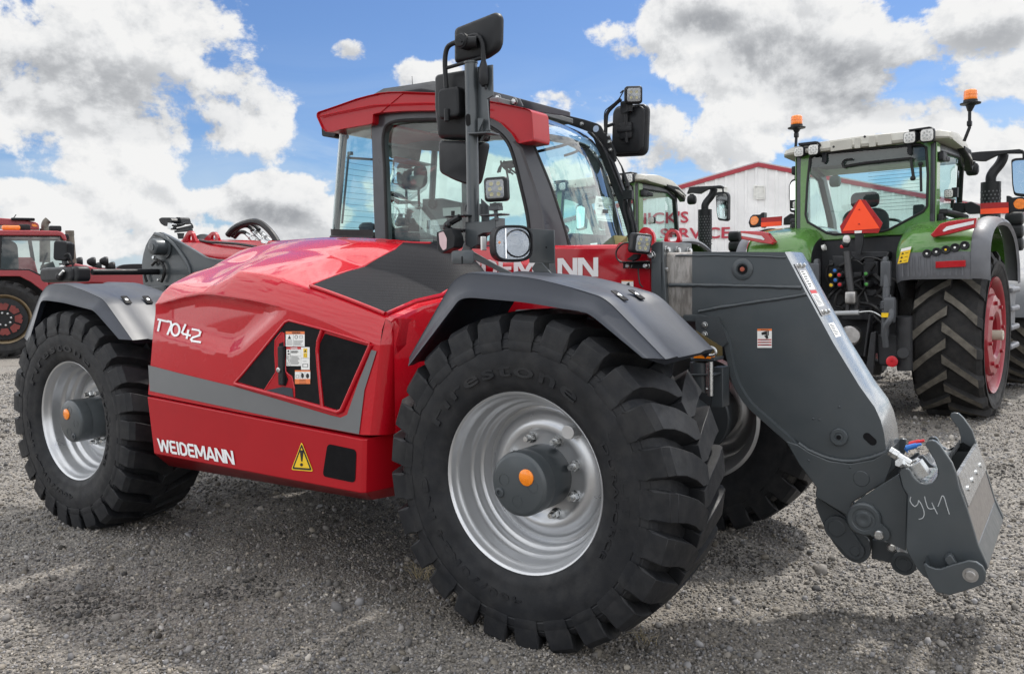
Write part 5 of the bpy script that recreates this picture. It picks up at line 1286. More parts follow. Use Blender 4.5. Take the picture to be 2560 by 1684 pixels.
def cab():
    y0, y1 = .10, 1.0
    K_ = lambda pts, Y=y0: Pl(ZK, pts, Y)
    # lower body and floor
    mb = MB(); mb.prism([V(-2.12, y0+.02, .75), V(-.50, y0+.02, .75), V(-.47, y0+.02, 1.49), V(-2.1, y0+.02, 1.61)], (0, .03, 0)); mb.prism([V(-2.12, y1-.05, .75), V(-.50, y1-.05, .75), V(-.47, y1-.05, 1.49), V(-2.1, y1-.05, 1.30)], (0, .03, 0))
    mb.box((-1.3, .55, .8), (1.6, .84, .08)); mb.box((-.50, .55, 1.12), (.05, .86, .74)); mb.box((-2.1, .55, 1.2), (.05, .86, .82))
    cb = mb.build('cab', M['cabf'], TELE, bevel=.006)
    # side door frame with its opening
    outer = K_([(515, 1310), (503, 1000), (495, 700), (485, 385), (505, 287), (560, 268), (760, 258), (1020, 256), (1250, 268), (1420, 296), (1540, 345), (1640, 430), (1700, 545), (1800, 850), (1880, 1100), (1893, 1310)])
    inner = K_([(612, 1310), (602, 1000), (592, 700), (580, 520), (588, 425), (625, 360), (740, 332), (1020, 324), (1230, 332), (1380, 355), (1480, 400), (1570, 475), (1632, 590), (1700, 850), (1758, 1110), (1778, 1310)])
    mb = MB(); frame_loop(mb, outer, inner, (0, .045, 0)); df = mb.build('door_frame', M['cabf'], cb, bevel=.004)
    mb = MB(); mb.tube(catmull(inner, 4), .010, 8); mb.build('door_seal', M['seal'], df)
    mb = MB(); mb.add([p+V(0, .028, 0) for p in inner], [tuple(range(len(inner)))]); mb.build('door_glass', M['glass'], df, smooth=False)
    # far side: frame and door glass
    mb = MB(); dY = V(0, y1-y0-.045, 0); frame_loop(mb, [p+dY for p in outer], [p+dY for p in inner], (0, .045, 0)); ff = mb.build('door_frame', M['cabf'], cb, bevel=.004)
    mb = MB(); mb.add([p+dY+V(0, .02, 0) for p in inner], [tuple(range(len(inner)))]); mb.build('door_glass', M['glass'], ff, smooth=False)
    # A pillar outside skin between door and windscreen
    a_in = K_([(1640, 505), (1700, 560), (1800, 850), (1880, 1100), (1893, 1310)]); ws = [PY(*ZW(x, y), .15) for x, y in ((165, 440), (170, 500), (300, 815), (405, 1140), (440, 1300))]
    mb = MB(); mb.loft([[p+V(0, -.006, 0) for p in a_in], [p+V(.02, -.012, 0) for p in a_in], [p+V(0, -.01, 0) for p in ws], [p+V(-.03, .02, 0) for p in ws], [p+V(0, .03, 0) for p in a_in]], False, False); mb.build('windscreen_pillar', M['cabf'], cb, ang=60)
    mb = MB(); mb.tube(catmull([p+V(.002, -.006, 0) for p in ws[1:]], 4), .007, 8); mb.build('windscreen_seal', M['seal'], cb)
    # rear quarter glass bending round to the rear window
    qt = K_([(470, 385), (485, 800), (500, 1285)]); 
    t0 = PY(*ZK(480, 385), y0); b0 = PY(*ZK(505, 1285), y0); t1 = PY(*ZK(285, 395), .11); b1 = PY(*ZK(215, 1278), .11)
    rx_t, rx_b = PY(*ZK(232, 408), .16), PY(*ZK(166, 1275), .16)
    cols = []
    for k in range(5):
        t = k/4
        base = [b0.lerp(b1, .0), b0.lerp(b1, .5), b1, b1.lerp(rx_b, .5)+V(-.01, -.015, 0), rx_b, V(rx_b.x-.05, .3, rx_b.z), V(rx_b.x-.06, .55, rx_b.z), V(rx_b.x-.05, .8, rx_b.z), V(rx_b.x, .94, rx_b.z), V(b1.x, .99, b1.z), V(b0.x, 1.0, b0.z)]
        top = [t0, t0.lerp(t1, .5), t1, t1.lerp(rx_t, .5)+V(-.01, -.015, 0), rx_t, V(rx_t.x-.05, .3, rx_t.z), V(rx_t.x-.06, .55, rx_t.z), V(rx_t.x-.05, .8, rx_t.z), V(rx_t.x, .94, rx_t.z), V(t1.x, .99, t1.z), V(t0.x, 1.0, t0.z)]
        cols.append([a.lerp(c, t) for a, c in zip(base, top)])
    mb = MB(); mb.loft([catmull(c, 4) for c in cols], False, False); rg = mb.build('rear_glass', M['glass'], cb, ang=80)
    mb = MB()
    for k in range(13):
        t = .10+.054*k*1.05; c = [a.lerp(d, t) for a, d in zip(cols[0], cols[4])]; mb.tube([p+V(.006, .0, 0) for p in catmull(c[4:9], 3)], .0012, 4)
    mb.build('heating_wire', M['ink'], rg)
    mb = MB(); mb.loft([[p+V(0, -.004, 0) for p in catmull(cols[0], 4)], [p+V(0, -.004, .045) for p in catmull(cols[0], 4)]], False, False); mb.tube(catmull([p+V(0, 0, -.004) for p in cols[0]], 4), .012, 6); mb.build('rear_glass_seal', M['seal'], cb)
    # bars just inside the rear corner
    mb = MB(); mb.tube([PY(*ZK(262, 420), .2), PY(*ZK(195, 1240), .2)], .022, 10); mb.tube([PY(*ZK(300, 590), .18), PY(*ZK(245, 1170), .18)], .007, 8); mb.box(PY(*ZK(312, 600), .18), (.03, .02, .02)); mb.tube([PY(*ZK(290, 635), .2), PY(*ZK(665, 660), .85)], .008, 8)
    mb.tube([V(-2.06, .93, 1.62), V(-1.99, .93, 2.28)], .022, 10); mb.build('cab_corner_post', M['cabf'], cb)
    # ---- red roof rim (near and far) and rear cap
    rimo = [(48, 300), (50, 275), (62, 262), (210, 212), (370, 155), (470, 128), (560, 108), (640, 99), (760, 98), (1020, 108), (1250, 138), (1450, 172), (1620, 206), (1760, 236), (1795, 252), (1806, 275), (1818, 470), (1812, 500), (1700, 520), (1685, 512), (1640, 440), (1550, 352), (1450, 302), (1250, 262), (1020, 250), (760, 254), (560, 268), (508, 280), (504, 352), (490, 362), (240, 405), (180, 425), (125, 425), (90, 395)]
    mb = MB()
    def rim(Ya, Yb, inw):
        A_ = Pl(ZK, rimo, .06); c = V(-1.45, 0, 2.2)
        sec = lambda Y, k: [V(p.x+(c.x-p.x)*k*.3, Y, p.z+(c.z-p.z)*k) for p in A_]
        mb.loft([sec(Ya+.02, .05), sec(Ya+.004, .02), sec(Ya, 0), sec(Yb, -.02 if inw else 0)], True, True)
    rim(.045, .20, True)
    A_ = Pl(ZK, rimo, .06)
    back = A_[0:9]+A_[26:34]
    c = V(-1.95, 0, 2.32)
    mb.loft([[V(p.x, .06, p.z) for p in back], [V(p.x-.035, .3, p.z+.012) for p in back], [V(p.x-.045, .55, p.z+.015) for p in back], [V(p.x-.035, .8, p.z+.012) for p in back], [V(p.x, 1.04, p.z) for p in back]])
    
    rf = mb.build('cab_roof', M['redsk'], cb, bevel=.014, seg=3, ang=30)
    # crease line along the rim
    mb = MB(); mb.tube(catmull([PY(*ZK(x, y), .043) for x, y in ((58, 300), (200, 268), (450, 218), (560, 205), (1020, 190), (1440, 236))], 6), .004, 6); mb.build('roof_crease', M['redsk'], rf)
    mb = MB(); mb.prism(fillet(Pl(ZK, [(75, 385), (80, 455), (95, 462), (175, 470), (190, 455), (190, 425), (120, 420)], .2), .006, 2), (0, .12, 0)); mb.build('roof_rear_lamp', M['plas'], rf, bevel=.003)
    za, zb_, zc_ = PY(*ZK(740, 97), .5), PY(*ZK(1000, 60), .5), PY(*ZK(1470, 92), .5)
    mb = MB(); sec = lambda y, k: [V(za.x-.02, y, za.z-k), V(zb_.x-.05, y, zb_.z-k), V(zb_.x+.12, y, zb_.z-.004-k), V(zc_.x, y, zc_.z-k), V(zc_.x, y, zc_.z-.09), V(za.x-.02, y, za.z-.09)]
    mb.loft([sec(.22, .07), sec(.34, .005), sec(.5, 0), sec(.8, .0), sec(.92, .05)]); mb.build('roof_hatch', material('dark_matt_roof', (.022, .024, .027), .7, 0, .2), rf, bevel=.006)
    mb = MB(); o = Pl(ZK, [(1440, 85), (1600, 125), (1690, 150), (1720, 215), (1700, 240), (1440, 180)], .28); mb.prism(o, (0, .012, 0)); mb.prism(Pl(ZK, [(1450, 90), (1610, 128), (2100, 260), (2100, 300), (1700, 240), (1450, 160)], .34), (0, .012, 0)); g = mb.build('roof_guard', M['cabf'], rf, bevel=.003)
    for (x, y) in ((1518, 152), (1650, 180)):
        mb = MB(); bolt(mb, PY(*ZK(x, y), .278), V(0, -1, 0), .016, .01); mb.build('guard_bolt', M['zinc'], g, ang=30)
    mb = MB(); mb.cyl(PY(*ZK(822, 90), .5), PY(*ZK(816, -30), .5), .0025, .0015, 6); mb.build('antenna', M['plas'], rf)
    # ---- windscreen running up into the roof
    prof = [(-.485, 1.49), (-.535, 1.62), (-.60, 1.85), (-.665, 2.06), (-.71, 2.14), (-.79, 2.20), (-.90, 2.25), (-1.05, 2.29)]
    mb = MB(); rings = []
    for Y, bul in ((.15, 0), (.25, .012), (.42, .02), (.57, .018), (.72, .0), (.88, -.035), (.965, -.075)):
        q = catmull([V(x+bul*(1 if z < 2.2 else .6), Y, z+max(0, bul)*(.0 if z < 2.1 else .35)) for x, z in prof], 3); rings.append(q)
    mb.loft(rings, False, False); wsn = mb.build('windscreen', M['glass'], cb, ang=80)
    def wsp(x, y, lift=.006):
        d = ray(*ZW(x, y)); best = None
        for i in range(len(rings)-1):
            for j in range(len(rings[0])-1):
                a, b_, c_, e_ = rings[i][j], rings[i+1][j], rings[i+1][j+1], rings[i][j+1]
                for tr in ((a, b_, c_), (a, c_, e_)):
                    h = IRT(*tr, d, CAM)
                    if h is not None and (best is None or (h-CAM).dot(d) < best[0]): best = ((h-CAM).dot(d), h)
        return (best[1] - d.normalized()*-.008) if best else PY(*ZW(x, y), .5)
    # far side beam, gusset and pillar
    bm_ = Pl(ZW, [(-60, 155), (70, 168), (300, 238), (545, 298), (640, 328), (662, 345), (690, 398), (722, 402), (775, 540), (778, 608), (758, 622), (700, 560), (640, 430), (585, 395), (500, 362), (300, 292), (170, 262), (70, 242), (-60, 215)], .985)
    mb = MB(); mb.prism(bm_, (0, .02, 0)); bmo = mb.build('roof_beam', M['plas'], cb, bevel=.003, ang=30)
    mb = MB(); c0 = PY(*ZW(632, 368), .984); mb.lathe([(.020, 0), (.0, 0)], c0, V(0, -1, 0), 20); mb.build('beam_hole', material('sky_seen_hole', (.35, .45, .6), .6), bmo)
    for (x, y) in ((525, 333), (728, 418), (733, 466), (738, 528), (620, 552), (665, 580)):
        mb = MB(); bolt(mb, PY(*ZW(x, y), .984), V(0, -1, 0), .010, .008); mb.build('beam_bolt', M['zinc'], bmo, ang=30)
    mb = MB(); pil = [(560, 392), (610, 440), (660, 560), (735, 760), (800, 930), (890, 1235), (945, 1235), (930, 1110), (800, 720), (760, 620), (700, 520), (640, 425), (585, 388)]
    mb.prism(Pl(ZW, pil, .955), (0, .03, 0)); mb.build('far_pillar', M['plas'], cb, bevel=.004)
    mb = MB(); 
    for pts, r, Y in (([(850, 830), (840, 960), (870, 1090), (885, 1215)], .009, .93), ([(890, 870), (875, 980), (905, 1090), (920, 1215)], .009, .93), ([(905, 860), (890, 930), (930, 1100), (945, 1200)], .006, .92), ([(600, 400), (680, 500), (740, 640), (830, 860)], .006, .94)): mb.tube(catmull(Pl(ZW, pts, Y), 5), r, 8)
    mb.build('pillar_pipe', M['plas'], cb)
    mb = MB(); P = [PY(*ZW(x, y), .90) for x, y in ((782, 575), (825, 650), (868, 778), (868, 800))]; mb.tube(P, [.003, .005, .012, .016], 8); mb.box(PY(*ZW(875, 865), .92), (.06, .03, .05)); mb.tube(Pl(ZW, [(870, 800), (872, 860)], .92), .012, 8); mb.build('wiper', M['plas'], cb)
    mb = MB(); mb.tube(catmull([PY(*ZW(x, y), .8) for x, y in ((190, 540), (350, 502), (440, 478), (530, 486), (580, 510))], 5), .009, 8); mb.tube(catmull([PY(*ZW(x, y), .8) for x, y in ((395, 570), (470, 545), (560, 500))], 5), .008, 8); mb.build('upper_wiper', M['plas'], cb)
    mb = MB(); mb.loft([[wsp(175+k*60, 312+k*26) for k in range(6)], [wsp(172+k*62, 440+k*12 if k else 430) for k in range(6)]], False, False)
    # papers taped inside
    def paper(name, pts, mat, par): m_ = MB(); m_.add([wsp(*p) for p in pts], [tuple(range(len(pts)))]); return m_.build(name, mat, par, smooth=False)
    pp = paper('price_sheet', [(632, 872), (735, 885), (755, 905), (760, 1070), (645, 1058), (620, 960)], M['stwhite'], wsn)
    mb = MB(); 
    text_quad(mb, 'T7042', wsp(648, 918, .01), wsp(684, 922, .01), wsp(648, 895, .01), .002); text_quad(mb, 'WW0003 C 2605-21', wsp(648, 960), wsp(752, 968), wsp(648, 938), .002)
    mb.add([wsp(680, 975), wsp(722, 978), wsp(722, 1005), wsp(680, 1002)], [(0, 1, 2, 3)])
    for y in (930, 970, 1010, 1045): mb.add([wsp(640, y), wsp(755, y+8), wsp(755, y+10), wsp(640, y+2)], [(0, 1, 2, 3)])
    for v in range(len(mb.v)): mb.v[v] = tuple(V(mb.v[v])+V(.004, -.004, 0))
    mb.build('sheet_print', M['ink'], pp, smooth=False)
    yn_ = paper('yellow_note', [(765, 1168), (868, 1176), (868, 1256), (780, 1258)], material('pale_yellow_paper', (.75, .62, .28), .6), wsn)
    mb = MB(); text_quad(mb, 'HFX!', wsp(770, 1212), wsp(825, 1212), wsp(768, 1175), .002, bold=.01)
    for v in range(len(mb.v)): mb.v[v] = tuple(V(mb.v[v])+V(.004, -.004, 0))
    mb.build('note_writing', M['ink'], yn_, smooth=False)
    paper('window_tag', [(590, 1230), (642, 1225), (642, 1256), (592, 1258)], M['stwhite'], wsn)
    # ---- interior
    mb = MB(); mb.box((-1.35, .55, 2.295), (.85, .8, .03)); mb.loft([Pl(ZK, [(590, 520), (1060, 545), (1060, 585), (920, 575), (590, 530)], .9), Pl(ZK, [(590, 480), (1060, 500), (1060, 585), (920, 575), (590, 530)], .75)]); mb.build('headliner', M['trim'], cb, bevel=.006)
    def blob_box(name, c, size, r, mat, par, rot=None, sub=1):
        m_ = MB(); m_.rbox(c, size, r, rot, axis=0, seg=5); return m_.build(name, mat, par, ang=80)
    hc = PY(*ZK(808, 780), .52); hw = (PY(*ZK(970, 780), .52)-PY(*ZK(650, 780), .52)).length
    blob = MB(); blob.rbox(hc, (.10, hw*.62, .175), .06, axis=0, seg=6); blob.rbox(hc+V(.03, 0, 0), (.08, hw*.58, .16), .06, axis=0, seg=6)
    seat = MB(); sc2 = PY(*ZK(830, 1180), .52)
    seat.rbox(V(hc.x+.02, .53, 1.45), (.12, .40, .58), .10, (0, R(-6), 0), axis=0, seg=6); seat.rbox(V(hc.x+.30, .53, 1.20), (.50, .44, .12), .06, axis=2, seg=5)
    for s in (-.06, .06): seat.cyl(V(hc.x, .53+s, 1.70), V(hc.x, .53+s, hc.z), .008)
    seat.rbox(V(hc.x+.2, .30, 1.45), (.34, .07, .07), .03, axis=1); st = seat.build('seat', M['seat'], cb, ang=60); blob.build('headrest', M['seat'], st, ang=60)
    lbm = MB(); lc = hc+V(.055, .05, -.02); lbm.add([lc+V(0, y, z) for y, z in ((-.03, -.02), (.03, -.02), (.03, .025), (-.03, .025))], [(0, 1, 2, 3)]); lbm.build('seat_label', M['stwhite'], st)
    # crumpled plastic film over headrest and back
    def film(name, pts, Y, amp, par):
        P = Pl(ZK, pts, Y); c = sum(P, V(0, 0, 0))/len(P); n = len(P); r = random.Random(5); rings = []
        for k in np.linspace(1, .12, 7): rings.append([c+(p-c)*k*(1+.03*r.uniform(-1, 1))+V(r.uniform(-1, 1)*amp, -.10*(1-k)**.5+r.uniform(-1, 1)*amp, r.uniform(-1, 1)*amp*.5) for p in P])
        m_ = MB(); m_.loft(rings, True, False); return m_.build(name, M['film'], par, ang=20)
    film('plastic_cover', [(665, 630), (820, 655), (1005, 690), (985, 780), (950, 900), (800, 980), (640, 945), (620, 900), (655, 760)], .36, .012, st)
    film('plastic_cover', [(610, 945), (720, 985), (860, 985), (950, 1040), (1040, 1150), (1080, 1290), (850, 1310), (640, 1310), (612, 1120)], .34, .014, st)
    m_ = MB(); m_.prism(Pl(ZK, [(755, 1050), (890, 1035), (880, 1240), (755, 1235)], .42), (0, .05, 0)); m_.build('seat_console', M['plas'], st, bevel=.004)
    m_ = MB(); m_.tube(Pl(ZK, [(757, 1052), (890, 1038), (880, 1242), (757, 1238)], .415), .006, 6); m_.build('console_edge', M['stwhite'], st)
    # far door lining, dash, steering wheel, papers, keys
    m_ = MB(); m_.prism(Pl(ZK, [(900, 970), (1060, 965), (1210, 1000), (1210, 1290), (900, 1290)], .90), (0, .03, 0)); m_.prism(Pl(ZK, [(600, 1090), (720, 1090), (720, 1300), (600, 1300)], .9), (0, .03, 0)); dl = m_.build('door_lining', M['trim'], cb, bevel=.004)
    m_ = MB(); m_.lathe([(.035, 0), (.035, .008), (.027, .01), (.025, .006), (0, .006)], PY(*ZK(985, 1010), .895), V(0, -1, 0), 24); m_.build('speaker', M['plas'], dl)
    m_ = MB(); m_.prism(fillet(Pl(ZK, [(605, 520), (790, 520), (800, 620), (740, 645), (640, 640), (605, 600)], .80), .02, 3), (0, .06, 0)); m_.prism(Pl(ZK, [(810, 560), (860, 545), (840, 660), (800, 655)], .86), (0, .05, 0)); m_.build('cab_speaker_pod', M['seat'], cb, bevel=.01)
    m_ = MB(); m_.rbox((-.62, .55, 1.50), (.16, .5, .14), .04, (0, R(-20), 0), axis=1); m_.rbox((-.66, .55, 1.3), (.12, .3, .4), .04, axis=1); m_.build('dashboard', M['seat'], cb)
    m_ = MB(); c = V(-.93, .52, 1.55); ax = V(-.45, 0, .9).normalized(); u = V(0, 1, 0); w_ = ax.cross(u); m_.tube([c+(u*math.cos(a)+w_*math.sin(a))*.185 for a in np.linspace(0, 2*math.pi, 33)], .014, 8)
    for a in (.5, 2.6, 4.7): m_.tube([c-ax*.02, c+(u*math.cos(a)+w_*math.sin(a))*.18], .011, 6)
    m_.cyl(c-ax*.03, V(-.70, .54, 1.25), .03); m_.build('steering_wheel', M['plas'], cb)
    for k, (pts, Y) in enumerate((([(965, 375), (1030, 370), (1030, 425), (965, 430)], .6), ([(1065, 1045), (1210, 1035), (1212, 1105), (1070, 1110)], .7), ([(975, 1138), (1095, 1130), (1098, 1180), (975, 1185)], .5), ([(880, 1218), (980, 1215), (982, 1320), (880, 1320)], .4))):
        m_ = MB(); m_.prism(Pl(ZK, pts, Y), (0, .002, 0)); m_.build('document', M['stwhite'], cb)
    m_ = MB(); Y = .75
    m_.ball(PY(*ZK(1610, 690), Y), .045, 10, sc3=(1.2, .5, .6)); r = random.Random(3)
    for k in range(9):
        a = PY(*ZK(1540+15*k, 670+r.uniform(-20, 20)), Y); m_.tube(catmull([a, a+V(r.uniform(-.03, .03), 0, -.03), a+V(r.uniform(-.04, .04), 0, -.07+r.uniform(-.03, .02))], 4), .006, 6)
    m_.build('hanging_cable_bundle', M['hose'], cb, ang=60)
    m_ = MB(); m_.ball(PY(*ZK(450, 1200), .3), .06, 12, sc3=(1, .8, .55)); m_.build('rear_shelf_item', M['plas'], cb)
    # far mirror with lamp
    rm = facing((-.1, -1, 0)); c = PY(*ZW(884, 380), 1.15); sx = (PY(*ZW(1020, 380), 1.15)-PY(*ZW(745, 380), 1.15)).length; sz = (PY(*ZW(884, 190), 1.15)-PY(*ZW(884, 575), 1.15)).length
    rt = Matrix.Rotation(R(3), 3, 'Y')
    m_ = MB(); m_.rbox(c+V(0, .02, 0), (sx*.96, .055, sz), .045, rt, seg=6); m_.rbox(c-V(0, .012, 0), (sx*.86, .03, sz*.9), .04, rt, seg=6); mi = m_.build('far_mirror', M['plas'], TELE, bevel=.0, ang=60)
    m_ = MB(); m_.rbox(c+V(-.01, -.03, -.005), (.09, .03, .10), .012); m_.rbox(c+V(-.012, -.045, -.0), (.10, .02, .03), .008); m_.cyl(c+V(.0, -.04, .10), c+V(0, -.04, -.08), .011); m_.tube(catmull([PY(*ZW(x, y), 1.05) for x, y in ((820, 145), (770, 190), (718, 250), (708, 320), (705, 400))], 5), .012, 8); m_.tube(catmull([PY(*ZW(x, y), 1.04) for x, y in ((815, 100), (840, 80), (800, 150), (740, 200), (700, 240), (695, 330), (700, 395))], 5), .004, 6); m_.tube(Pl(ZW, [(712, 350), (770, 330)], 1.06), .010, 8)
    m_.cyl(PY(*ZW(885, 185), 1.1), PY(*ZW(885, 240), 1.1), .02); m_.box(PY(*ZW(850, 205), 1.1), (.05, .02, .07)); m_.build('mirror_arm', M['plas'], mi)
    work_light(mi, PY(*ZW(917, 112), 1.07), (.55, -.85, -.12), .105, .06, 4)
    return cb
CAB = cab()
# ------------------------------------------------------------------ lamp mast beside the hood
def mast():
    Y = -.75; P = lambda x, y, Y_=Y: PY(*ZM(x, y), Y_)
    top, bot = P(262, 352), P(276, 1245)
    mb = MB(); mb.tube([top, bot], .0262, 28); mb.tube([top+V(0, 0, -.004), top+V(0, 0, .004)], .029, 28)
    ms = mb.build('lamp_mast', M['anth'], TELE, bevel=.001, ang=50)
    m_ = MB(); c = P(246, 672, Y-.0266); o = [c+V(.011*math.cos(a), 0, (.014 if math.sin(a) > 0 else -.014)+.011*math.sin(a)) for a in np.linspace(0, 2*math.pi, 25)[:-1]]; m_.loft([o, [p+V(0, .004, 0) for p in o]]); m_.build('mast_slot', M['blackdecal'], ms)
    mb = MB(); mb.prism(Pl(ZM, [(298, 375), (320, 372), (362, 365), (382, 362), (384, 535), (352, 555), (366, 730), (300, 745)], Y+.012), (0, .008, 0)); mb.prism(Pl(ZM, [(300, 660), (335, 665), (300, 745)], Y-.01), (0, .008, 0)); mb.build('mirror_bracket', M['anth'], ms, bevel=.001)
    c0 = P(335, 752, Y); mb = MB(); mb.rbox(c0+V(-.0, 0, 0), (.115, .09, .007), .02, (R(0), R(4), 0), axis=2); mb.cyl(P(345, 745, Y+.01), P(320, 790, Y+.01), .007); mb.build('mast_step', M['anth'], ms)
    # mirror arms
    mb = MB()
    mb.tube(catmull([P(126, 515), P(120, 420), P(118, 330), P(130, 270), P(160, 245), P(195, 236)], 6), .0105, 10)
    mb.tube(catmull([P(333, 365), P(332, 300), P(328, 250), P(312, 215), P(285, 200), P(240, 212)], 6), .0105, 10); mb.tube([P(124, 382), P(330, 322)], .0075, 10)
    mb.tube([P(333, 345), P(333, 375), P(334, 380), P(335, 455), P(340, 480)], [.0115, .018, .0215, .0215, .013], 18); mb.tube([P(345, 480), P(347, 500)], .005, 8)
    ar = mb.build('mirror_arm', M['plas'], ms, ang=50)
    mb = MB(); k = P(205, 226, Y-.04); mb.cyl(k, k+V(0, .05, 0), .031, .031, 24); mb.lathe([(.028, 0), (.024, .006), (0, .007)], k, V(0, -1, 0), 24); mb.box(k+V(0, -.007, 0), (.03, .008, .008), (0, R(40), 0)); mb.cyl(k+V(.0, .02, -.005), P(300, 235, Y-.0), .024); mb.build('mirror_clamp', M['plas'], ms, bevel=.001)
    # upper mirror
    oo = fillet([P(172, 160, Y+.03), P(408, 66, Y+.03), P(433, 88, Y+.03), P(430, 240, Y+.03), P(412, 282, Y+.03), P(345, 328, Y+.03), P(185, 356, Y+.03), P(172, 345, Y+.03)], .02, 4)
    cc = sum(oo, V(0, 0, 0))/len(oo)
    sh = lambda k, y: [cc+(p-cc)*k+V(0, y, 0) for p in oo]
    mb = MB(); mb.loft([sh(.80, -.018), sh(.93, -.012), sh(.99, .0), sh(1., .014), sh(.97, .022)]); um = mb.build('upper_mirror', M['plas'], ms, ang=45)
    mb = MB(); mb.add(sh(.93, .0225), [tuple(range(len(oo)))]); mb.build('mirror_glass', M['mirror'], um)
    # big rear-view mirror: two sections
    Pm = lambda x, y: P(x, y, Y+.06)
    oo = [Pm(*q) for q in ((75, 432), (90, 418), (218, 396), (300, 385), (330, 400), (345, 560), (346, 790), (92, 780), (84, 700), (74, 600))]
    ob = [Pm(*q) for q in ((93, 786), (346, 796), (347, 815), (318, 960), (300, 1030), (262, 1040), (180, 1012), (110, 975), (98, 955))]
    bm_ = None
    mb = MB()
    for o in (oo, ob):
        o = fillet(o, .018, 3); cc = sum(o, V(0, 0, 0))/len(o); s2 = lambda k, y: [cc+(p-cc)*k+V(0, y, 0) for p in o]
        mb.loft([s2(.86, -.030), s2(.95, -.022), s2(.995, -.004), s2(1., .02), s2(.97, .03)])
    bm_ = mb.build('rear_view_mirror', M['plas'], ms, ang=45)
    mb = MB(); mb.add([p+V(0, .031, 0) for p in fillet(oo, .02, 3)], [tuple(range(len(fillet(oo, .02, 3))))]); mb.build('mirror_glass', M['mirror'], bm_)
    mb = MB(); cc = P(155, 580, Y+.01); mb.rbox(cc, (.112, .055, .125), .02); mb.cyl(P(128, 610, Y-.02), P(128, 680, Y-.02), .0115); mb.build('mirror_mount', M['plas'], ms, bevel=.002)
    # base bracket, plates
    mb = MB(); 
    b = Pl(ZM, [(228, 1242), (345, 1240), (400, 1215), (400, 1300), (330, 1305), (300, 1320), (297, 1370), (262, 1392), (228, 1370)], Y-.035); mb.prism(b, (0, .07, 0))
    mb.prism(Pl(ZM, [(230, 1345), (290, 1345), (260, 1400), (400, 1480), (560, 1560), (520, 1580), (380, 1500), (200, 1420)], Y+.03), (0, .01, 0))
    mb.prism(Pl(ZM, [(620, 1470), (660, 1470), (720, 1540), (690, 1570), (640, 1570), (600, 1500)], Y+.05), (0, .01, 0))
    mb.prism(Pl(ZM, [(640, 1400), (690, 1400), (720, 1620), (650, 1620)], Y+.12), (0, .05, 0))
    bs = mb.build('mast_base', M['anth'], ms, bevel=.003)
    mb = MB(); mb.rbox(sum((P(155, 1405, -.86), P(280, 1475, -.86)), V(0, 0, 0))/2, ((P(155, 1440, -.86)-P(280, 1440, -.86)).length, .006, (P(220, 1398, -.86)-P(220, 1476, -.86)).length), .012); pl_ = mb.build('number_plate_bracket', M['anth'], ms)
    mb = MB(); mb.box(P(213, 1455, -.864), (.004, .003, .03)); mb.build('plate_slot', M['blackdecal'], pl_)
    mb = MB(); q = Pl(ZM, [(590, 1278), (727, 1288), (731, 1474), (588, 1470)], -.66); mb.prism(q, (0, .006, 0)); sp = mb.build('lamp_side_plate', M['anth'], ms, bevel=.001); mb = MB(); mb.lathe([(.004, 0), (0, 0)], P(684, 1384, -.6615), V(0, -1, 0), 10); mb.build('plate_hole', M['blackdecal'], sp)
    # square work light
    wl = work_light(ms, P(398, 1058, -.83), (.30, -1, -.03), .098, .045, 6, tilt=R(-1))
    mb = MB(); c = P(403, 1165, -.80); mb.box(c, (.045, .035, .018)); mb.cyl(P(395, 1135, -.8), P(408, 1235, -.8), .0085); mb.box(P(403, 1145, -.8), (.05, .02, .012)); mb.rbox(P(396, 1203, -.78), (.115, .06, .006), .01, axis=2); mb.tube(Pl(ZM, [(318, 1140), (316, 1205)], -.76), .006, 6); mb.prism(Pl(ZM, [(318, 1110), (360, 1150), (365, 1300), (322, 1300)], -.74), (0, .006, 0)); mb.tube(catmull(Pl(ZM, [(230, 1180), (236, 1150), (258, 1120)], -.7), 4), .004, 6); mb.build('light_bracket', M['anthd'], wl, bevel=.001)
    # small side marker light on the left of the mast
    c = P(118, 1345, -.86); rm = facing((-.75, -.66, .0)) 
    mb = MB(); oo = fillet(Pl(ZM, [(84, 1298), (170, 1276), (190, 1330), (186, 1385), (112, 1420), (92, 1400)], -.85), .008, 3); cc = sum(oo, V(0, 0, 0))/len(oo); mb.loft([[cc+(p-cc)*.97+V(0, -.02, 0) for p in oo], oo, [p+V(0, .035, 0) for p in oo], [cc+(p-cc)*.9+V(0, .045, 0) for p in oo]]); sm = mb.build('side_lamp', M['plas'], ms, bevel=.002)
    mb = MB(); mb.add([p+V(0, -.0215, 0) for p in fillet(Pl(ZM, [(100, 1304), (128, 1296), (146, 1335), (144, 1392), (124, 1402), (106, 1370)], -.85), .006, 3)], [tuple(range(24))]); mb.build('side_lamp_lens', material('pink_lens', (.62, .45, .47), .2), sm)
    mb = MB(); mb.rbox(P(192, 1210, -.80), (.11, .05, .006), .008, axis=2); mb.cyl(P(162, 1215, -.80), P(162, 1180, -.80), .008, seg=6); mb.tube(catmull(Pl(ZM, [(200, 1215), (165, 1235), (132, 1255), (125, 1275), (150, 1290)], -.82), 4), .014, 8); mb.tube(Pl(ZM, [(150, 1285), (225, 1290)], -.80), .008, 8); mb.ball(P(138, 1258, -.835), .012, 10); mb.build('side_lamp_bracket', M['plas'], sm)
    # headlamp
    yy = -.85
    ho = fillet(Pl(ZM, [(338, 1310), (350, 1268), (400, 1246), (530, 1244), (585, 1262), (600, 1300), (602, 1420), (580, 1470), (520, 1484), (420, 1470), (360, 1430), (335, 1385)], yy), .012, 3); cc = sum(ho, V(0, 0, 0))/len(ho)
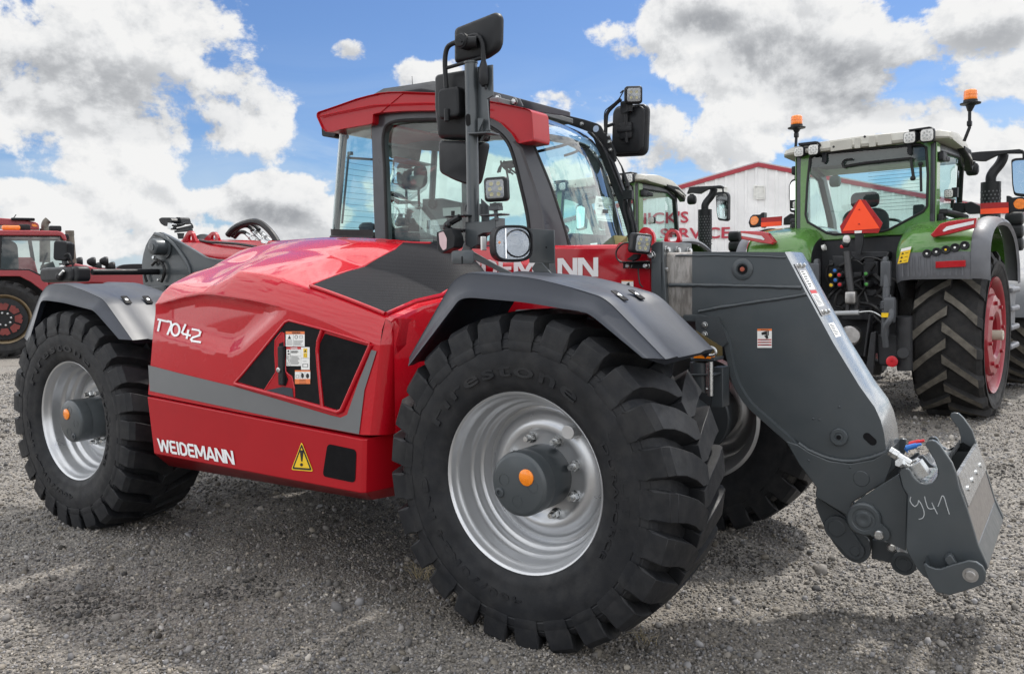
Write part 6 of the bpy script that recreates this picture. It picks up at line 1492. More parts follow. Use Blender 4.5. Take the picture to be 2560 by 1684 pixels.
    fo = fillet(Pl(ZM, [(400, 1320), (415, 1282), (460, 1262), (540, 1258), (588, 1272), (600, 1305), (601, 1420), (580, 1466), (520, 1478), (450, 1460), (405, 1420)], yy), .012, 3)
    # lamp axis points ahead (+X); shell behind, bezel in front
    cx = cc.x; mb = MB()
    def slice_(x, ky, kz, sx_): 
        return [V(x, cc.y+ky*math.cos(a)*abs(math.cos(a))**-.45*(1 if True else 0) if abs(math.cos(a)) > 1e-3 else cc.y, cc.z+kz*math.sin(a)*abs(math.sin(a))**-.45 if abs(math.sin(a)) > 1e-3 else cc.z) for a in np.linspace(0, 2*math.pi, 41)[:-1]]
    ky, kz = .105, .068
    n_ = V(.80, -.60, 0).normalized(); rmh = facing(n_)
    cH = P(500, 1362, -.87)
    def ring(y, kx, kz): 
        o = []
        for a in np.linspace(0, 2*math.pi, 41)[:-1]:
            ca, sa = math.cos(a), math.sin(a); o.append(cH+rmh @ V(math.copysign(abs(ca)**.62, ca)*kx, y, math.copysign(abs(sa)**.62, sa)*kz))
        return o
    wdt = .080; hgt_ = .0705
    mb.loft([ring(.002, wdt*.87, hgt_*.86), ring(-.008, wdt*.93, hgt_*.92), ring(-.006, wdt, hgt_), ring(.02, wdt*1.02, hgt_*1.02), ring(.055, wdt*1.0, hgt_), ring(.09, wdt*.86, hgt_*.86), ring(.11, wdt*.6, hgt_*.6)], True, False)
    hl = mb.build('headlamp', M['plas'], ms, ang=40)
    mb = MB(); mb.loft([ring(.002, wdt*.87, hgt_*.86), ring(.03, wdt*.7, hgt_*.7), ring(.045, wdt*.2, hgt_*.2)], True, True); rfl = mb.build('lamp_reflector', M['dchrome'], hl, ang=60)
    mb = MB(); cb2 = cH+rmh @ V(.018, .018, 0); ax = rmh @ V(0, 1, 0)
    mb.lathe([(.052, -.022), (.046, -.004), (.034, .012), (.018, .020), (.0, .022)], cb2, ax, 36); mb.build('main_beam_bowl', M['dchrome'], hl, ang=60)
    mb = MB(); mb.lathe([(.055, -.0225), (.052, -.024), (.050, -.0215)], cb2, ax, 36); mb.build('bowl_rim', M['seal'], hl, ang=60); mb = MB(); mb.ball(cb2+ax*.0, .0085, 12); mb.build('bulb_cap', M['seal'], hl)
    mb = MB(); mb.ball(cH+rmh @ V(-.056, .012, .004), .012, 12); mb.build('indicator_bulb', M['amber'], hl)
    mb = MB(); mb.box(cH+rmh @ V(-.034, .004, 0), (.004, .03, .115), rmh); mb.box(cH+rmh @ V(-.055, .01, -.018), (.035, .004, .004), rmh); mb.build('reflector_divider', M['chrome'], hl)
    mb = MB(); mb.loft([ring(.0015, wdt*.87, hgt_*.86), ring(-.012, wdt*.6, hgt_*.6), ring(-.015, wdt*.2, hgt_*.2)], True, True); mb.build('lens', M['glassc'], hl, ang=60)
    mb = MB(); mb.rbox(P(333, 1362, -.86), (.008, .03, .055), .003); mb.build('marker_strip', M['stwhite'], hl)
mast()
# small lamp on the boom cheek
def boom_lamp():
    Y = -.30; P = lambda x, y, Y_=Y: PY(*ZW(x, y), Y_)
    n = V(.78, -.62, -.10)
    wl = work_light(BOOM, P(985, 1232), n, .088, .055, 6, tilt=R(6))
    mb = MB(); mb.prism(Pl(ZW, [(915, 1310), (955, 1310), (935, 1350), (905, 1362), (860, 1352)], Y+.03), (0, .03, 0)); mb.rbox((P(760, 1365)+P(1050, 1372))/2+V(.0, .03, 0), ((P(830, 1365)-P(1045, 1365)).length, .05, .006), .01, axis=2); mb.prism(Pl(ZW, [(835, 1368), (1040, 1366), (1040, 1420), (835, 1418)], Y+.055), (0, .006, 0)); br = mb.build('lamp_bracket', M['plas'], wl, bevel=.001)
    for x in (882, 1015):
        mb = MB(); bolt(mb, P(x, 1398, Y+.05), V(0, -1, 0), .010, .022); mb.build('bracket_bolt', M['zinc'], br, ang=30)
    mb = MB(); mb.tube(catmull([P(880, 1225, Y+.04), P(830, 1235, Y+.02), P(785, 1290, Y+.02), P(795, 1350, Y+.02), P(850, 1380, Y+.02)], 6), .0035, 6); mb.tube(catmull([P(950, 1420, Y+.05), P(952, 1460, Y+.05), P(962, 1530, Y+.05), P(985, 1560, Y+.05)], 5), .0035, 6); mb.build('lamp_cable', M['hose'], wl)
boom_lamp()
# ------------------------------------------------------------------ tractors
GRN = material('green_tractor_paint', (.070, .190, .032), .3, 0, .5, .8, .06, .06, 3)
CREAM = material('cream_roof_plastic', (.44, .43, .385), .5, var=.06)
TGREY = material('grey_fender_plastic', (.14, .145, .16), .5, bump=.06, bscale=300)
TDARK = material('dark_tractor_casting', (.022, .023, .026), .5, var=.3, vscale=10)
TRIM2 = material('red_rim_paint', (.26, .008, .018), .38, 0, .5, .3, .15)
SMVO = material('fluorescent_orange_film', (1.0, .085, .02), .5, var=.02)
SMVR = material('dark_red_reflective_film', (.36, .012, .012), .35)
REDL = material('red_lamp_lens', (.40, .010, .015), .2, coat=.6)
TREADD = material('dusty_lug_rubber', (.020, .020, .021), .75, 0, .3, 0, 0, .3, 8, bump=.3, bscale=90, bdist=.003, dust=.35, dustcol=(.055, .05, .045))
LUGTOP = material('dusty_lug_face', (.115, .105, .09), .85, 0, .2, 0, 0, .35, 14, bump=.4, bscale=120, bdist=.003)
EP = {}
class Frame:
    def __init__(s, O, h, l): s.O = V(O); s.h = V(h); s.l = V(l); s.rm = Matrix((s.h, s.l, V(0, 0, 1))).transposed()
    def __call__(s, x, y, z): return s.O+s.h*x+s.l*y+V(0, 0, z)
    def X(s, conv, x, y, c): return PN(*conv(x, y), s.O+s.h*c, s.h)
    def Y(s, conv, x, y, c): return PN(*conv(x, y), s.O+s.l*c, s.l)
    def loc(s, p): q = p-s.O; return (q.dot(s.h), q.dot(s.l), q.z)
def ag_tyre(mb, F, x, yo, z, Rr, rim, wd, side, n=20, depth=.05):
    """side=-1: outer face towards -l; mid plane at yo (local y)"""
    ax = F.l*side; c = F(x, yo, z); w = wd/2
    pr = [(rim-.01, w*.80), (rim+.01, w*.86), (rim+.08, w*.99), (rim+.16, w*1.04), (Rr-.14, w*1.03), (Rr-.085, w*.96), (Rr-.06, w*.85), (Rr-depth, w*.45), (Rr-depth+.004, 0)]
    mb.lathe(pr+[(r, -q) for r, q in pr[::-1][1:]], c, ax, 72, 0, F.h)
    for hs in (1, -1):
        for k in range(n):
            a0 = 2*math.pi*(k+(.5 if hs < 0 else 0))/n; rings = []
            for q, rb, rt, th, hw in ((w*1.02, Rr-.15, Rr-.125, 0, .030), (w*1.0, Rr-.10, Rr-.055, .005, .034), (w*.90, Rr-.08, Rr-.008, .03, .036), (w*.5, Rr-.07, Rr-.002, .17, .030), (w*.18, Rr-.07, Rr, .27, .030), (-w*.06, Rr-.07, Rr, .335, .036)):
                ring = []
                for rr, d in ((rb, -hw*1.25), (rt, -hw*.92), (rt, hw*.92), (rb, hw*1.25)):
                    a = a0-(th+d/Rr*1.35)
                    ring.append(c+ax*(q*hs)+(F.h*math.cos(a)+V(0, 0, math.sin(a)))*rr)
                rings.append(ring)
            i0 = len(mb.f); mb.loft(rings, True, True, 0)
            for f_ in range(i0, len(mb.f)):
                if (f_-i0) % 4 == 1 and f_-i0 >= 8 and f_-i0 < 20: mb.m[f_] = 1
def ag_wheel(F, par, x, yo, z, Rr, rim, wd, side, rimmat, n=20, disc=-.10, hubmat=None, dusty=True):
    ax = F.l*side; c = F(x, yo, z)+ax*(wd/2); 
    r = MB(); r.lathe([(rim-.02, -wd*.95), (rim, -wd*.93), (rim-.05, -wd*.6), (rim-.07, -.25), (rim-.06, -.12), (rim-.03, -.06), (rim-.02, -.03), (rim-.005, -.015), (rim+.008, -.01), (rim+.010, -.025), (rim-.01, -.05)], c, ax, 64, 0, F.h)
    r.lathe([(rim-.045, disc-.10), (rim-.06, disc-.02), (rim-.10, disc+.02), (rim*.55, disc+.02), (rim*.50, disc-.03), (rim*.30, disc-.05), (0, disc-.05)], c, ax, 64, 0, F.h)
    w = r.build('wheel', rimmat, par, ang=40)
    t = MB(); ag_tyre(t, F, x, yo, z, Rr, rim, wd, side, n); t.build('tyre', [TREADD, LUGTOP if dusty else TREADD], w, ang=30)
    return w, c, ax
def green_tractor():
    R0 = PD(2215, 528, 7.539); Lr = ray(1772, 551); L0_ = CAM+Lr*((R0.z-CAM.z)/Lr.z)
    fw = V(_f.x, _f.y, 0).normalized(); l = fw*math.sin(R(39))-_r0*math.cos(R(39)); l.z = 0; l.normalize(); h = V(l.y, -l.x, 0); O = R0+l*.90; O.z = -.02
    F = Frame(O, h, l); EP['F'] = F
    T = zm(1940, 200, .5621); S = zm(1980, 220, .16605); U = zm(2200, 520, .3575); Hh = zm(2000, 560, 300/1174); E_ = zm(2300, 200, 260/814); Z5 = zm(1500, 380, .2353)
    root = empty('tractor', F(1.2, 0, 0), 'green tractor with cream roof, orange warning triangle and red rims seen from behind', 'tractor', 'cream roofed tractors parked side by side')
    # body: transmission, bonnet
    mb = MB()
    for x0, x1, w, z0, z1 in ((.55, 2.1, .62, .55, 1.25), (2.0, 4.1, .5, .65, 1.15)): mb.box(F((x0+x1)/2, 0, (z0+z1)/2), (x1-x0, w, z1-z0), F.rm)
    mb.cyl(F(.93, -.75, .735), F(.93, .75, .735), .16, seg=20); mb.cyl(F(3.5, -.8, .6), F(3.5, .8, .6), .09, seg=16)
    mb.build('chassis', TDARK, root, bevel=.02)
    mb = MB(); sec = lambda x, w, z0, z1: [F(x, -w, z0), F(x, -w, z1-.12), F(x, -w+.12, z1), F(x, w-.12, z1), F(x, w, z1-.12), F(x, w, z0)]
    mb.loft([sec(1.5, .42, 1.1, 1.80), sec(2.6, .41, 1.1, 1.82), sec(3.6, .38, 1.05, 1.70), sec(4.1, .34, .95, 1.50), sec(4.2, .28, .9, 1.35)]); mb.build('bonnet', GRN, root, bevel=.03, seg=3)
    # rear wheels and front wheels
    for s in (-1, 1):
        w, c, ax = ag_wheel(F, root, .93, s*.81, .735, .82, .555, .60, s, TRIM2, 17, -.08)
        mb = MB()   # scalloped wheel-weight ring with a deep bowl
        ring = lambda r, hh, k=0: [c+ax*hh+(F.h*math.cos(a)+V(0, 0, math.sin(a)))*(r+k*(1 if int((a*8/math.pi)) % 2 else 0)) for a in np.linspace(0, 2*math.pi, 65)[:-1]]
        mb.loft([ring(.40, -.10), ring(.40, -.04, -.02), ring(.385, -.015, -.02), ring(.27, -.005), ring(.23, -.005), ring(.20, -.03), ring(.185, -.16), ring(.0, -.16)], True, False); mb.build('wheel_weight', TRIM2, w, ang=35)
        for k in range(8):
            a = k*math.pi/4+.2; mb = MB(); p = c+ax*(-.012)+(F.h*math.cos(a)+V(0, 0, math.sin(a)))*.315; bolt(mb, p, ax, .02, .025); mb.build('wheel_bolt', TRIM2, w, ang=30)
        mb = MB(); mb.cyl(c-ax*.16, c+ax*.05, .048, seg=18); mb.lathe([(.048, .05), (.043, .056), (.014, .056), (.013, .05), (0, .05)], c, ax, 18); mb.build('axle_stub', material('cream_axle_paint', (.48, .44, .36), .5), w, ang=40)
        ag_wheel(F, root, 3.5, s*.88, .60, .62, .40, .46, s, TRIM2, 18, -.14)
        # front mudguard, step box
        mb = MB(); arc_ = [F(3.5+.74*math.cos(a), s*.66, .62+.74*math.sin(a)) for a in np.linspace(.1, 2.9, 14)]; arc2 = [p+F.l*(s*.50) for p in arc_]; mb.loft([arc_, [p+V(0, 0, .02) for p in arc_], [p+V(0, 0, .02) for p in arc2], arc2, [p-V(0, 0, .05) for p in arc2]], False, False); mb.build('front_mudguard', TGREY, root)
        mb = MB(); mb.box(F(2.05, s*.98, .95), (.55, .16, .5), F.rm); 
        for k in range(4): mb.box(F(2.05, s*1.07, .55+.2*k), (.5, .08, .06), F.rm)
        mb.build('step_box', TGREY, root, bevel=.02)
    # ---- fenders
    def fender_t(s):
        prof = [(.045, 1.29), (.02, 1.36), (.005, 1.50), (.03, 1.64), (.16, 1.76), (.42, 1.84), (.80, 1.87), (1.15, 1.84), (1.50, 1.70), (1.70, 1.45), (1.75, 1.25)]
        prof = [(p.x, p.z) for p in catmull([V(x, 0, z) for x, z in prof], 4)]
        ys = [(.40, .0, .10), (.45, 0, .03), (.55, 0, .0), (.85, 0, -.0), (1.00, .0, .01), (1.05, .0, .02)]
        def P(x, z, y, drop): 
            c = (.93, .9); return F(x+(c[0]-x)*drop, s*y, z+(c[1]-z)*drop)
        mb = MB()
        mb.loft([[P(x, z, y, d) for x, z in prof[8:]] for y, _, d in ys], False, False)
        g = mb.build('rear_fender', GRN, root, ang=40)
        mb = MB(); mb.loft([[P(x, z, y, d-.004) for x, z in prof[:10]] for y, _, d in ys], False, False)
        for k in range(11): mb.prism([P(prof[j][0]-.006, prof[j][1], .47+.05*k, -.006) for j in (2, 5, 8)]+[P(prof[j][0]-.006, prof[j][1], .485+.05*k, -.006) for j in (8, 5, 2)], F.h*.004)
        mb.build('fender_lower_trim', TGREY, g, ang=40)
        mb = MB(); o = [(1.045, .0), (1.06, -.004), (1.12, .005), (1.17, .03), (1.19, .06), (1.17, .09)]
        mb.loft([[P(x, z, y, d) for x, z in prof] for y, d in o], False, False); mb.build('fender_flare', TGREY, g, ang=50)
        mb = MB(); mb.prism([P(x, z, .40, .10) for x, z in prof]+[F(1.75, s*.4, 1.1), F(.3, s*.4, 1.1)], F.l*(s*.02)); mb.build('fender_inner', TDARK, g)
        return g
    fr_, fl_ = fender_t(-1), fender_t(1)
    # tail lamps
    def tail(s, pts, strip, par):
        # local copy for both sides: outline taken from the near one
        mb = MB(); o = [V(*p) for p in pts]; oo = [F(p.x, s*p.y, p.z) for p in o]; mb.loft([[p+F.h*.07 for p in oo], oo, [sum(oo, V(0, 0, 0))/len(oo)+(p-sum(oo, V(0, 0, 0))/len(oo))*.93-F.h*.012 for p in oo]]); t_ = mb.build('tail_lamp', REDL, par, bevel=.004)
        mb = MB(); ss_ = [F(q[0]-.016, s*q[1], q[2]) for q in strip]; mb.add(ss_, [tuple(range(len(ss_)))]); mb.build('lamp_strip', material('clear_lamp_strip', (.72, .72, .73), .25, bump=.6, bscale=120, bdist=.003), t_)
    lf = lambda conv, x, y, c: F.loc(F.X(conv, x, y, c))
    flipy = lambda q: (q[0], -q[1], q[2])
    near = [flipy(lf(U, x, y, -.02)) for x, y in ((352, 188), (420, 110), (480, 92), (676, 68), (664, 138), (480, 185), (372, 206))]
    strip = [flipy(lf(U, x, y, -.02)) for x, y in ((440, 158), (468, 130), (660, 88), (658, 112), (480, 155), (450, 166))]
    tail(-1, near, strip, fr_); tail(1, near, strip, fl_)
    # round button panel, reflector, sticker on the near fender
    mb = MB()
    for i, (x, y) in enumerate(((328, 318), (394, 306), (460, 291), (524, 276), (591, 261))):
        p = F.X(U, x, y, -.012); m_ = MB(); m_.lathe([(.038, -.02), (.038, .004), (.032, .008), (.026, .004), (0, .006)], p, -F.h, 24); b_ = m_.build('fender_button', M['plas'], fr_, ang=40)
        m_ = MB(); m_.lathe([(.010, .0075), (0, .0085)], p, -F.h, 12); m_.build('button_mark', M['yellow'] if i == 2 else M['stwhite'], b_)
    rq = [F.X(U, x, y, -.006) for x, y in ((388, 374), (598, 364), (598, 410), (388, 420))]; mb = MB(); mb.prism(rq, F.h*.02); rb = mb.build('fender_reflector', REDL, fr_, bevel=.003)
    for s in (1,): mb = MB(); mb.prism([F(F.loc(p)[0], -F.loc(p)[1], F.loc(p)[2]) for p in rq], F.h*.02); mb.build('fender_reflector', REDL, fl_, bevel=.003)
    mb = MB(); q = [F.X(U, x, y, -.014) for x, y in ((150, 285), (220, 268), (195, 378), (122, 390))]; mb.add(q, [(0, 1, 2, 3)], 0); a, b_, c_, d_ = q; lw = lambda u, v: a.lerp(b_, u).lerp(d_.lerp(c_, u), v)-F.h*.001
    mb.add([lw(0, 0), lw(1, 0), lw(1, .2), lw(0, .2)], [(0, 1, 2, 3)], 1)
    for v in (.35, .6, .85): mb.add([lw(.12, v+.07), lw(.4, v+.07), lw(.26, v-.09)], [(0, 1, 2)], 2); mb.add([lw(.55, v), lw(.85, v), lw(.85, v+.03), lw(.55, v+.03)], [(0, 1, 2, 3)], 2)
    mb.build('warning_label', [M['yellow'], M['stwhite'], M['ink']], fr_, smooth=False)
    # ---- cab
    xr = .40
    win = [F.X(T, x, y, xr) for x, y in ((152, 345), (175, 330), (400, 308), (640, 286), (668, 300), (676, 420), (672, 560), (655, 585), (510, 662), (480, 672), (260, 688), (225, 680), (142, 632), (132, 600), (140, 460))]
    outp = [F.X(T, x, y, xr) for x, y in ((108, 350), (140, 322), (400, 292), (650, 266), (700, 275), (702, 420), (705, 600), (700, 660), (560, 690), (480, 692), (260, 712), (190, 715), (95, 680), (98, 600), (104, 460))]
    mb = MB(); frame_loop(mb, outp, win, F.h*.06); cb = mb.build('cab', GRN, root, bevel=.01)
    mb = MB(); mb.tube(win+[win[0]], .013, 6); mb.build('rear_window_seal', M['seal'], cb)
    mb = MB(); mb.add([p+F.h*.012 for p in win], [tuple(range(len(win)))]); rw = mb.build('rear_window', M['glass'], cb, smooth=False)
    mb = MB(); lo = [F.loc(p) for p in win]
    for k in range(15): mb.tube([F(xr+.018, -.05, 2.44-.034*k), F(xr+.018, -.52, 2.44-.034*k)], .002, 4)
    mb.build('heating_wire', M['ink'], rw)
    # side frames with windows (both sides), windscreen, floor, pillars
    for s in (-1, 1):
        o2 = [F(xr, s*.66, 2.57), F(1.0, s*.74, 2.54), F(1.34, s*.72, 2.45), F(1.52, s*.66, 1.95), F(1.54, s*.64, 1.5), F(1.2, s*.74, 1.30), F(.9, s*.72, 1.55), F(xr, s*.66, 1.72)]
        i2 = [F(xr+.10, s*.665, 2.50), F(1.0, s*.745, 2.48), F(1.26, s*.727, 2.40), F(1.44, s*.675, 1.93), F(1.46, s*.655, 1.58), F(1.22, s*.745, 1.42), F(.96, s*.722, 1.66), F(xr+.10, s*.665, 1.80)]
        mb = MB(); frame_loop(mb, o2, i2, F.l*(-s*.05)); sf = mb.build('side_frame', M['cabf'], cb, bevel=.008); mb = MB(); mb.prism([F(xr-.002, s*.662, 2.575), F(xr+.085, s*.672, 2.565), F(xr+.10, s*.672, 1.80), F(xr-.002, s*.662, 1.73)], F.l*(s*.012)); mb.build('rear_pillar', GRN, cb, bevel=.006)
        mb = MB(); mb.add([p-F.l*(s*.012) for p in i2], [tuple(range(8))]); mb.build('side_window', M['glass'], sf, smooth=False)
        mb = MB(); mb.tube(i2+[i2[0]], .012, 6); mb.build('side_window_seal', M['seal'], sf)
        mb = MB()
        for z in (2.44, 1.86): mb.rbox(F(xr+.10, s*.70, z), (.16, .05, .09), .02, F.rm); mb.rbox(F(xr+.20, s*.71, z-.01), (.16, .04, .05), .02, F.rm)
        mb.build('door_hinge', M['plas'], sf)
    mb = MB(); mb.loft([[F(1.52, y, 1.5), F(1.51, y, 1.95), F(1.33, y, 2.45)] for y in (-.64, -.3, 0, .3, .64)], False, False); mb.build('windscreen', M['glass'], cb, ang=80)
    mb = MB(); mb.box(F(.97, 0, 1.35), (1.1, 1.3, .10), F.rm); mb.build('cab_floor', TDARK, cb)
    mb = MB(); mb.box(F(.85, 0, 2.53), (.8, 1.25, .05), F.rm); mb.box(F(xr+.05, 0, 2.50), (.06, 1.2, .10), F.rm); mb.build('headliner', M['seat'], cb)
    mb = MB(); mb.rbox(F(.92, .12, 1.78), (.14, .46, .50), .12, F.rm, axis=0, seg=5); mb.rbox(F(1.15, .12, 1.55), (.5, .5, .12), .05, F.rm, axis=2); mb.rbox(F(.9, .12, 2.12), (.10, .28, .16), .06, F.rm, axis=0); mb.rbox(F(1.1, -.28, 1.72), (.4, .12, .12), .04, F.rm); mb.build('seat', M['seat'], cb, ang=60)
    mb = MB(); c = F(1.22, .05, 1.86); ax_ = (V(0, 0, 1)-F.h*.4).normalized(); u_ = F.l; w_ = ax_.cross(u_); mb.tube([c+(u_*math.cos(a)+w_*math.sin(a))*.2 for a in np.linspace(0, 2*math.pi, 25)], .016, 8); mb.cyl(c, F(1.4, .05, 1.45), .04); mb.rbox(F(1.40, .05, 1.68), (.12, .4, .2), .05, F.rm, axis=0); mb.build('steering_wheel', M['seal'], cb)
    mb = MB(); mb.rbox(F(.62, .45, 1.70), (.1, .34, .2), .07, F.rm, axis=0); mb.rbox(F(.7, -.45, 1.95), (.06, .1, .14), .02, F.rm, axis=0); mb.build('rear_shelf', M['seat'], cb)
    # rear wiper, gas strut, window handles
    mb = MB(); P = lambda x, y, c=xr-.02: F.X(S, x, y, c)
    mb.tube(catmull([P(910, 1070), P(800, 1085), P(760, 1150), P(800, 1200), P(830, 1175)], 4), .010, 6); mb.tube([P(810, 1180), P(1100, 1130), P(1800, 1060)], .014, 6); mb.tube([P(1060, 1150), P(1830, 1060)], .006, 5); wp = mb.build('rear_wiper', M['seal'], cb)
    mb = MB(); mb.tube([P(1790, 1070), P(1830, 1350)], .014, 8); mb.ball(P(1820, 1360), .026, 10); mb.tube([P(1935, 1150), P(1945, 1560)], .012, 8); mb.ball(P(1935, 1145), .024, 10); mb.prism([P(1730, 840), P(1800, 840), P(1800, 990), P(1770, 1015), P(1735, 990)], F.h*.015); mb.prism([P(450, 980), P(520, 975), P(520, 1100), P(490, 1140), P(450, 1110)], F.h*.015); mb.build('window_catch', M['plas'], cb)
    # ---- roof
    mb = MB(); rings = []
    for y, dz, e in ((-.80, -.085, .10), (-.78, -.04, .04), (-.70, -.02, .01), (-.45, .0, 0), (0, .012, 0), (.45, 0, 0), (.70, -.02, .01), (.78, -.04, .04), (.80, -.085, .10)):
        zt = 2.70+dz
        rings.append([F(xr+.02, y, 2.585), F(xr-.06+e, y, 2.595), F(xr-.07+e, y, 2.62+dz*.3), F(xr-.03+e, y, zt-.01), F(xr+.02+e, y, zt), F(.75, y, zt+.02), F(1.10, y, zt-.02), F(1.40-e, y, zt-.12), F(1.52-e, y, zt-.20 if zt-.20 < 2.5 else 2.49), F(1.4, y, 2.46), F(1.0, y, 2.55)])
    mb.loft(rings, True, True); rf = mb.build('cab_roof', CREAM, root, ang=35)
    mb = MB(); P = lambda x, y, c=xr-.072: F.X(S, x, y, c)
    for o in ([(580, 810), (900, 765), (905, 915), (580, 960)], [(940, 755), (1030, 740), (1030, 905), (940, 912)], [(1155, 725), (1260, 715), (1265, 880), (1160, 895)], [(1290, 705), (1495, 685), (1505, 845), (1290, 870)]):
        q = [P(*p) for p in o]; mb.loft([q, [sum(q, V(0, 0, 0))/4+(p-sum(q, V(0, 0, 0))/4)*.95-F.h*.006 for p in q]])
    mb.build('roof_panel', CREAM, rf)
    for x, y in ((630, 888), (1097, 735)): m_ = MB(); m_.lathe([(.012, 0), (.012, .006), (0, .006)], P(x, y), -F.h, 16); m_.build('roof_plug', M['seal'], rf)
    mb = MB(); mb.loft([[F(.9, s_*.815, 2.575), F(1.2, s_*.815, 2.565), F(1.50, s_*.78, 2.47), F(1.45, s_*.78, 2.38), F(1.2, s_*.80, 2.48), F(.92, s_*.80, 2.545)] for s_ in (-1,)]+[[F(.9, -.74, 2.575), F(1.2, -.74, 2.565), F(1.50, -.70, 2.47), F(1.45, -.70, 2.38), F(1.2, -.74, 2.48), F(.92, -.74, 2.545)]]); mb.build('roof_side_cover', M['plas'], rf, bevel=.01)
    def tlamp(p, n, w, d=.06):
        rm = facing(n); m_ = MB(); m_.rbox(p+rm @ V(0, d/2, 0), (w, d, w), w*.22, rm); o_ = m_.build('work_lamp', M['plas'], root)
        m_ = MB(); m_.rbox(p+rm @ V(0, -.002, 0), (w*.86, .006, w*.86), w*.2, rm); m_.build('lamp_lens', M['ledlens'], o_)
        m_ = MB()
        for k in range(9):
            a = k*math.pi/4; q = V(w*.28*math.cos(a), -.004, w*.28*math.sin(a)) if k < 8 else V(0, -.004, 0)
            m_.lathe([(w*.085, 0), (w*.06, .005), (0, .003)], p+rm @ q, rm @ V(0, -1, 0), 10)
        m_.build('led', M['leddot'], o_); return o_
    M['ledlens'] = M.get('ledlens') or material('frosted_lamp_lens', (.62, .62, .60), .25, coat=.5); M['leddot'] = M.get('leddot') or material('led_optic', (.42, .43, .42), .15, metal=.3, coat=.8)
    for x, y, w in ((1768, 748, .115), (2032, 712, .125)): tlamp(F.X(S, x, y, xr-.16), -F.h, w)
    for x, y, w in ((102, 962, .105), (320, 930, .110)): tlamp(F.X(S, x, y, xr-.10), -F.h, w)
    mb = MB(); mb.prism([F.X(S, x, y, xr-.13) for x, y in ((1750, 625), (2060, 580), (2100, 585), (2100, 605), (1760, 650))], F.h*.14); mb.prism([F.X(S, x, y, xr-.07) for x, y in ((1760, 650), (1830, 645), (1900, 650), (1940, 720), (1940, 780), (1860, 800), (1850, 680), (1760, 690))], F.h*.05); mb.prism([F.X(S, x, y, xr-.07) for x, y in ((90, 830), (350, 800), (390, 805), (430, 850), (430, 880), (390, 840), (100, 870))], F.h*.12); mb.prism([F.X(S, x, y, xr-.05) for x, y in ((165, 900), (260, 880), (260, 960), (180, 1020))], F.h*.05); mb.build('lamp_bar', M['plas'], rf, bevel=.004)
    # beacons
    def beacon(conv, base, pole, cup, topp, c):
        P = lambda q: F.X(conv, *q, c); b0 = P(base); b1 = P(pole); t1 = P(topp); b1 = b1
        w = .062; mb = MB(); kn = V(b1.x, b1.y, b0.z+.12); mb.tube([b0, kn, kn.lerp(b1, .5), b1], .0145, 10); mb.rbox(kn.lerp(b1, .25), (.05, .04, .05), .01, F.rm); mb.tube([b1, P(cup)], [.02, .045], 14); cp = P(cup); hgt_ = (t1-cp).length
        mb.lathe([(.045, -.01), (.088, .0), (.090, .010), (.062, .018), (.060, .040), (0, .04)], cp, V(0, 0, 1), 28); bo = mb.build('beacon_pole', M['plas'], root, ang=40)
        mb = MB(); zz = max(.09, hgt_-.03); mb.lathe([(.056, .038), (.060, .05), (.058, .05+zz*.35), (.0605, .05+zz*.37), (.0605, .05+zz*.42), (.058, .05+zz*.44), (.056, .03+zz), (.046, .04+zz), (0, .04+zz)], cp, V(0, 0, 1), 28); mb.build('beacon_lamp', material('amber_beacon', (.90, .22, .01), .2, 0, .5, .8, .05, .15, 40), bo, ang=40)
    beacon(E_, (345, 480), (389, 245), (395, 190), (400, 92), .55)
    beacon(S, (55, 900), (66, 675), (70, 610), (70, 460), xr+.05)
    # ---- SMV triangle
    c = .20; P = lambda x, y, q=0: F.X(T, x, y, c)-F.h*q
    o = [(366, 532), (396, 533), (474, 636), (455, 680), (292, 682), (284, 650)]
    mb = MB(); mb.prism([P(*p) for p in o], F.h*.01); sm = mb.build('slow_vehicle_sign', SMVR, root)
    mb = MB(); mb.add([P(x, y, .003) for x, y in ((372, 533), (378, 533), (462, 660), (296, 672))], [(0, 1, 2, 3)]); mb.build('orange_triangle', SMVO, sm)
    mb = MB(); mb.add([P(x, y, .004) for x, y in ((350, 671), (382, 669), (382, 680), (350, 682))], [(0, 1, 2, 3)]); mb.build('sign_label', M['stwhite'], sm)
    for x, y in ((371, 576), (370, 640)): m_ = MB(); m_.ball(P(x, y, .004), .008, 8); m_.build('sign_rivet', SMVR, sm)
    mb = MB(); mb.prism([F.X(T, x, y, c+.02) for x, y in ((350, 680), (385, 680), (388, 720), (375, 775), (355, 775))], F.h*.03); mb.build('sign_post', TDARK, sm)
    # ---- rear linkage
    P = lambda x, y, c: F.X(Hh, x, y, c)
    mb = MB()
    mb.prism([P(x, y, .42) for x, y in ((170, 150), (1050, 105), (960, 420), (900, 800), (700, 1000), (640, 1300), (380, 1320), (300, 900), (150, 700))], F.h*.10)
    mb.prism([P(x, y, .30) for x, y in ((500, 270), (870, 265), (870, 330), (640, 330), (600, 380), (500, 330))], F.h*.12)
    mb.prism([P(x, y, .22) for x, y in ((580, 630), (750, 640), (755, 680), (700, 710), (620, 700))], F.h*.03)
    for (x, y, w, hh) in ((370, 340, 120, 60), (680, 350, 110, 60), (360, 470, 170, 240), (690, 480, 150, 230), (560, 560, 90, 180), (520, 880, 240, 120), (640, 900, 100, 80), (420, 640, 160, 90)): mb.prism([P(x-w/2, y-hh/2, .26), P(x+w/2, y-hh/2, .26), P(x+w/2, y+hh/2, .26), P(x-w/2, y+hh/2, .26)], F.h*.2)
    lk = mb.build('rear_casting', TDARK, root, bevel=.012)
    r = random.Random(11); mb = MB()
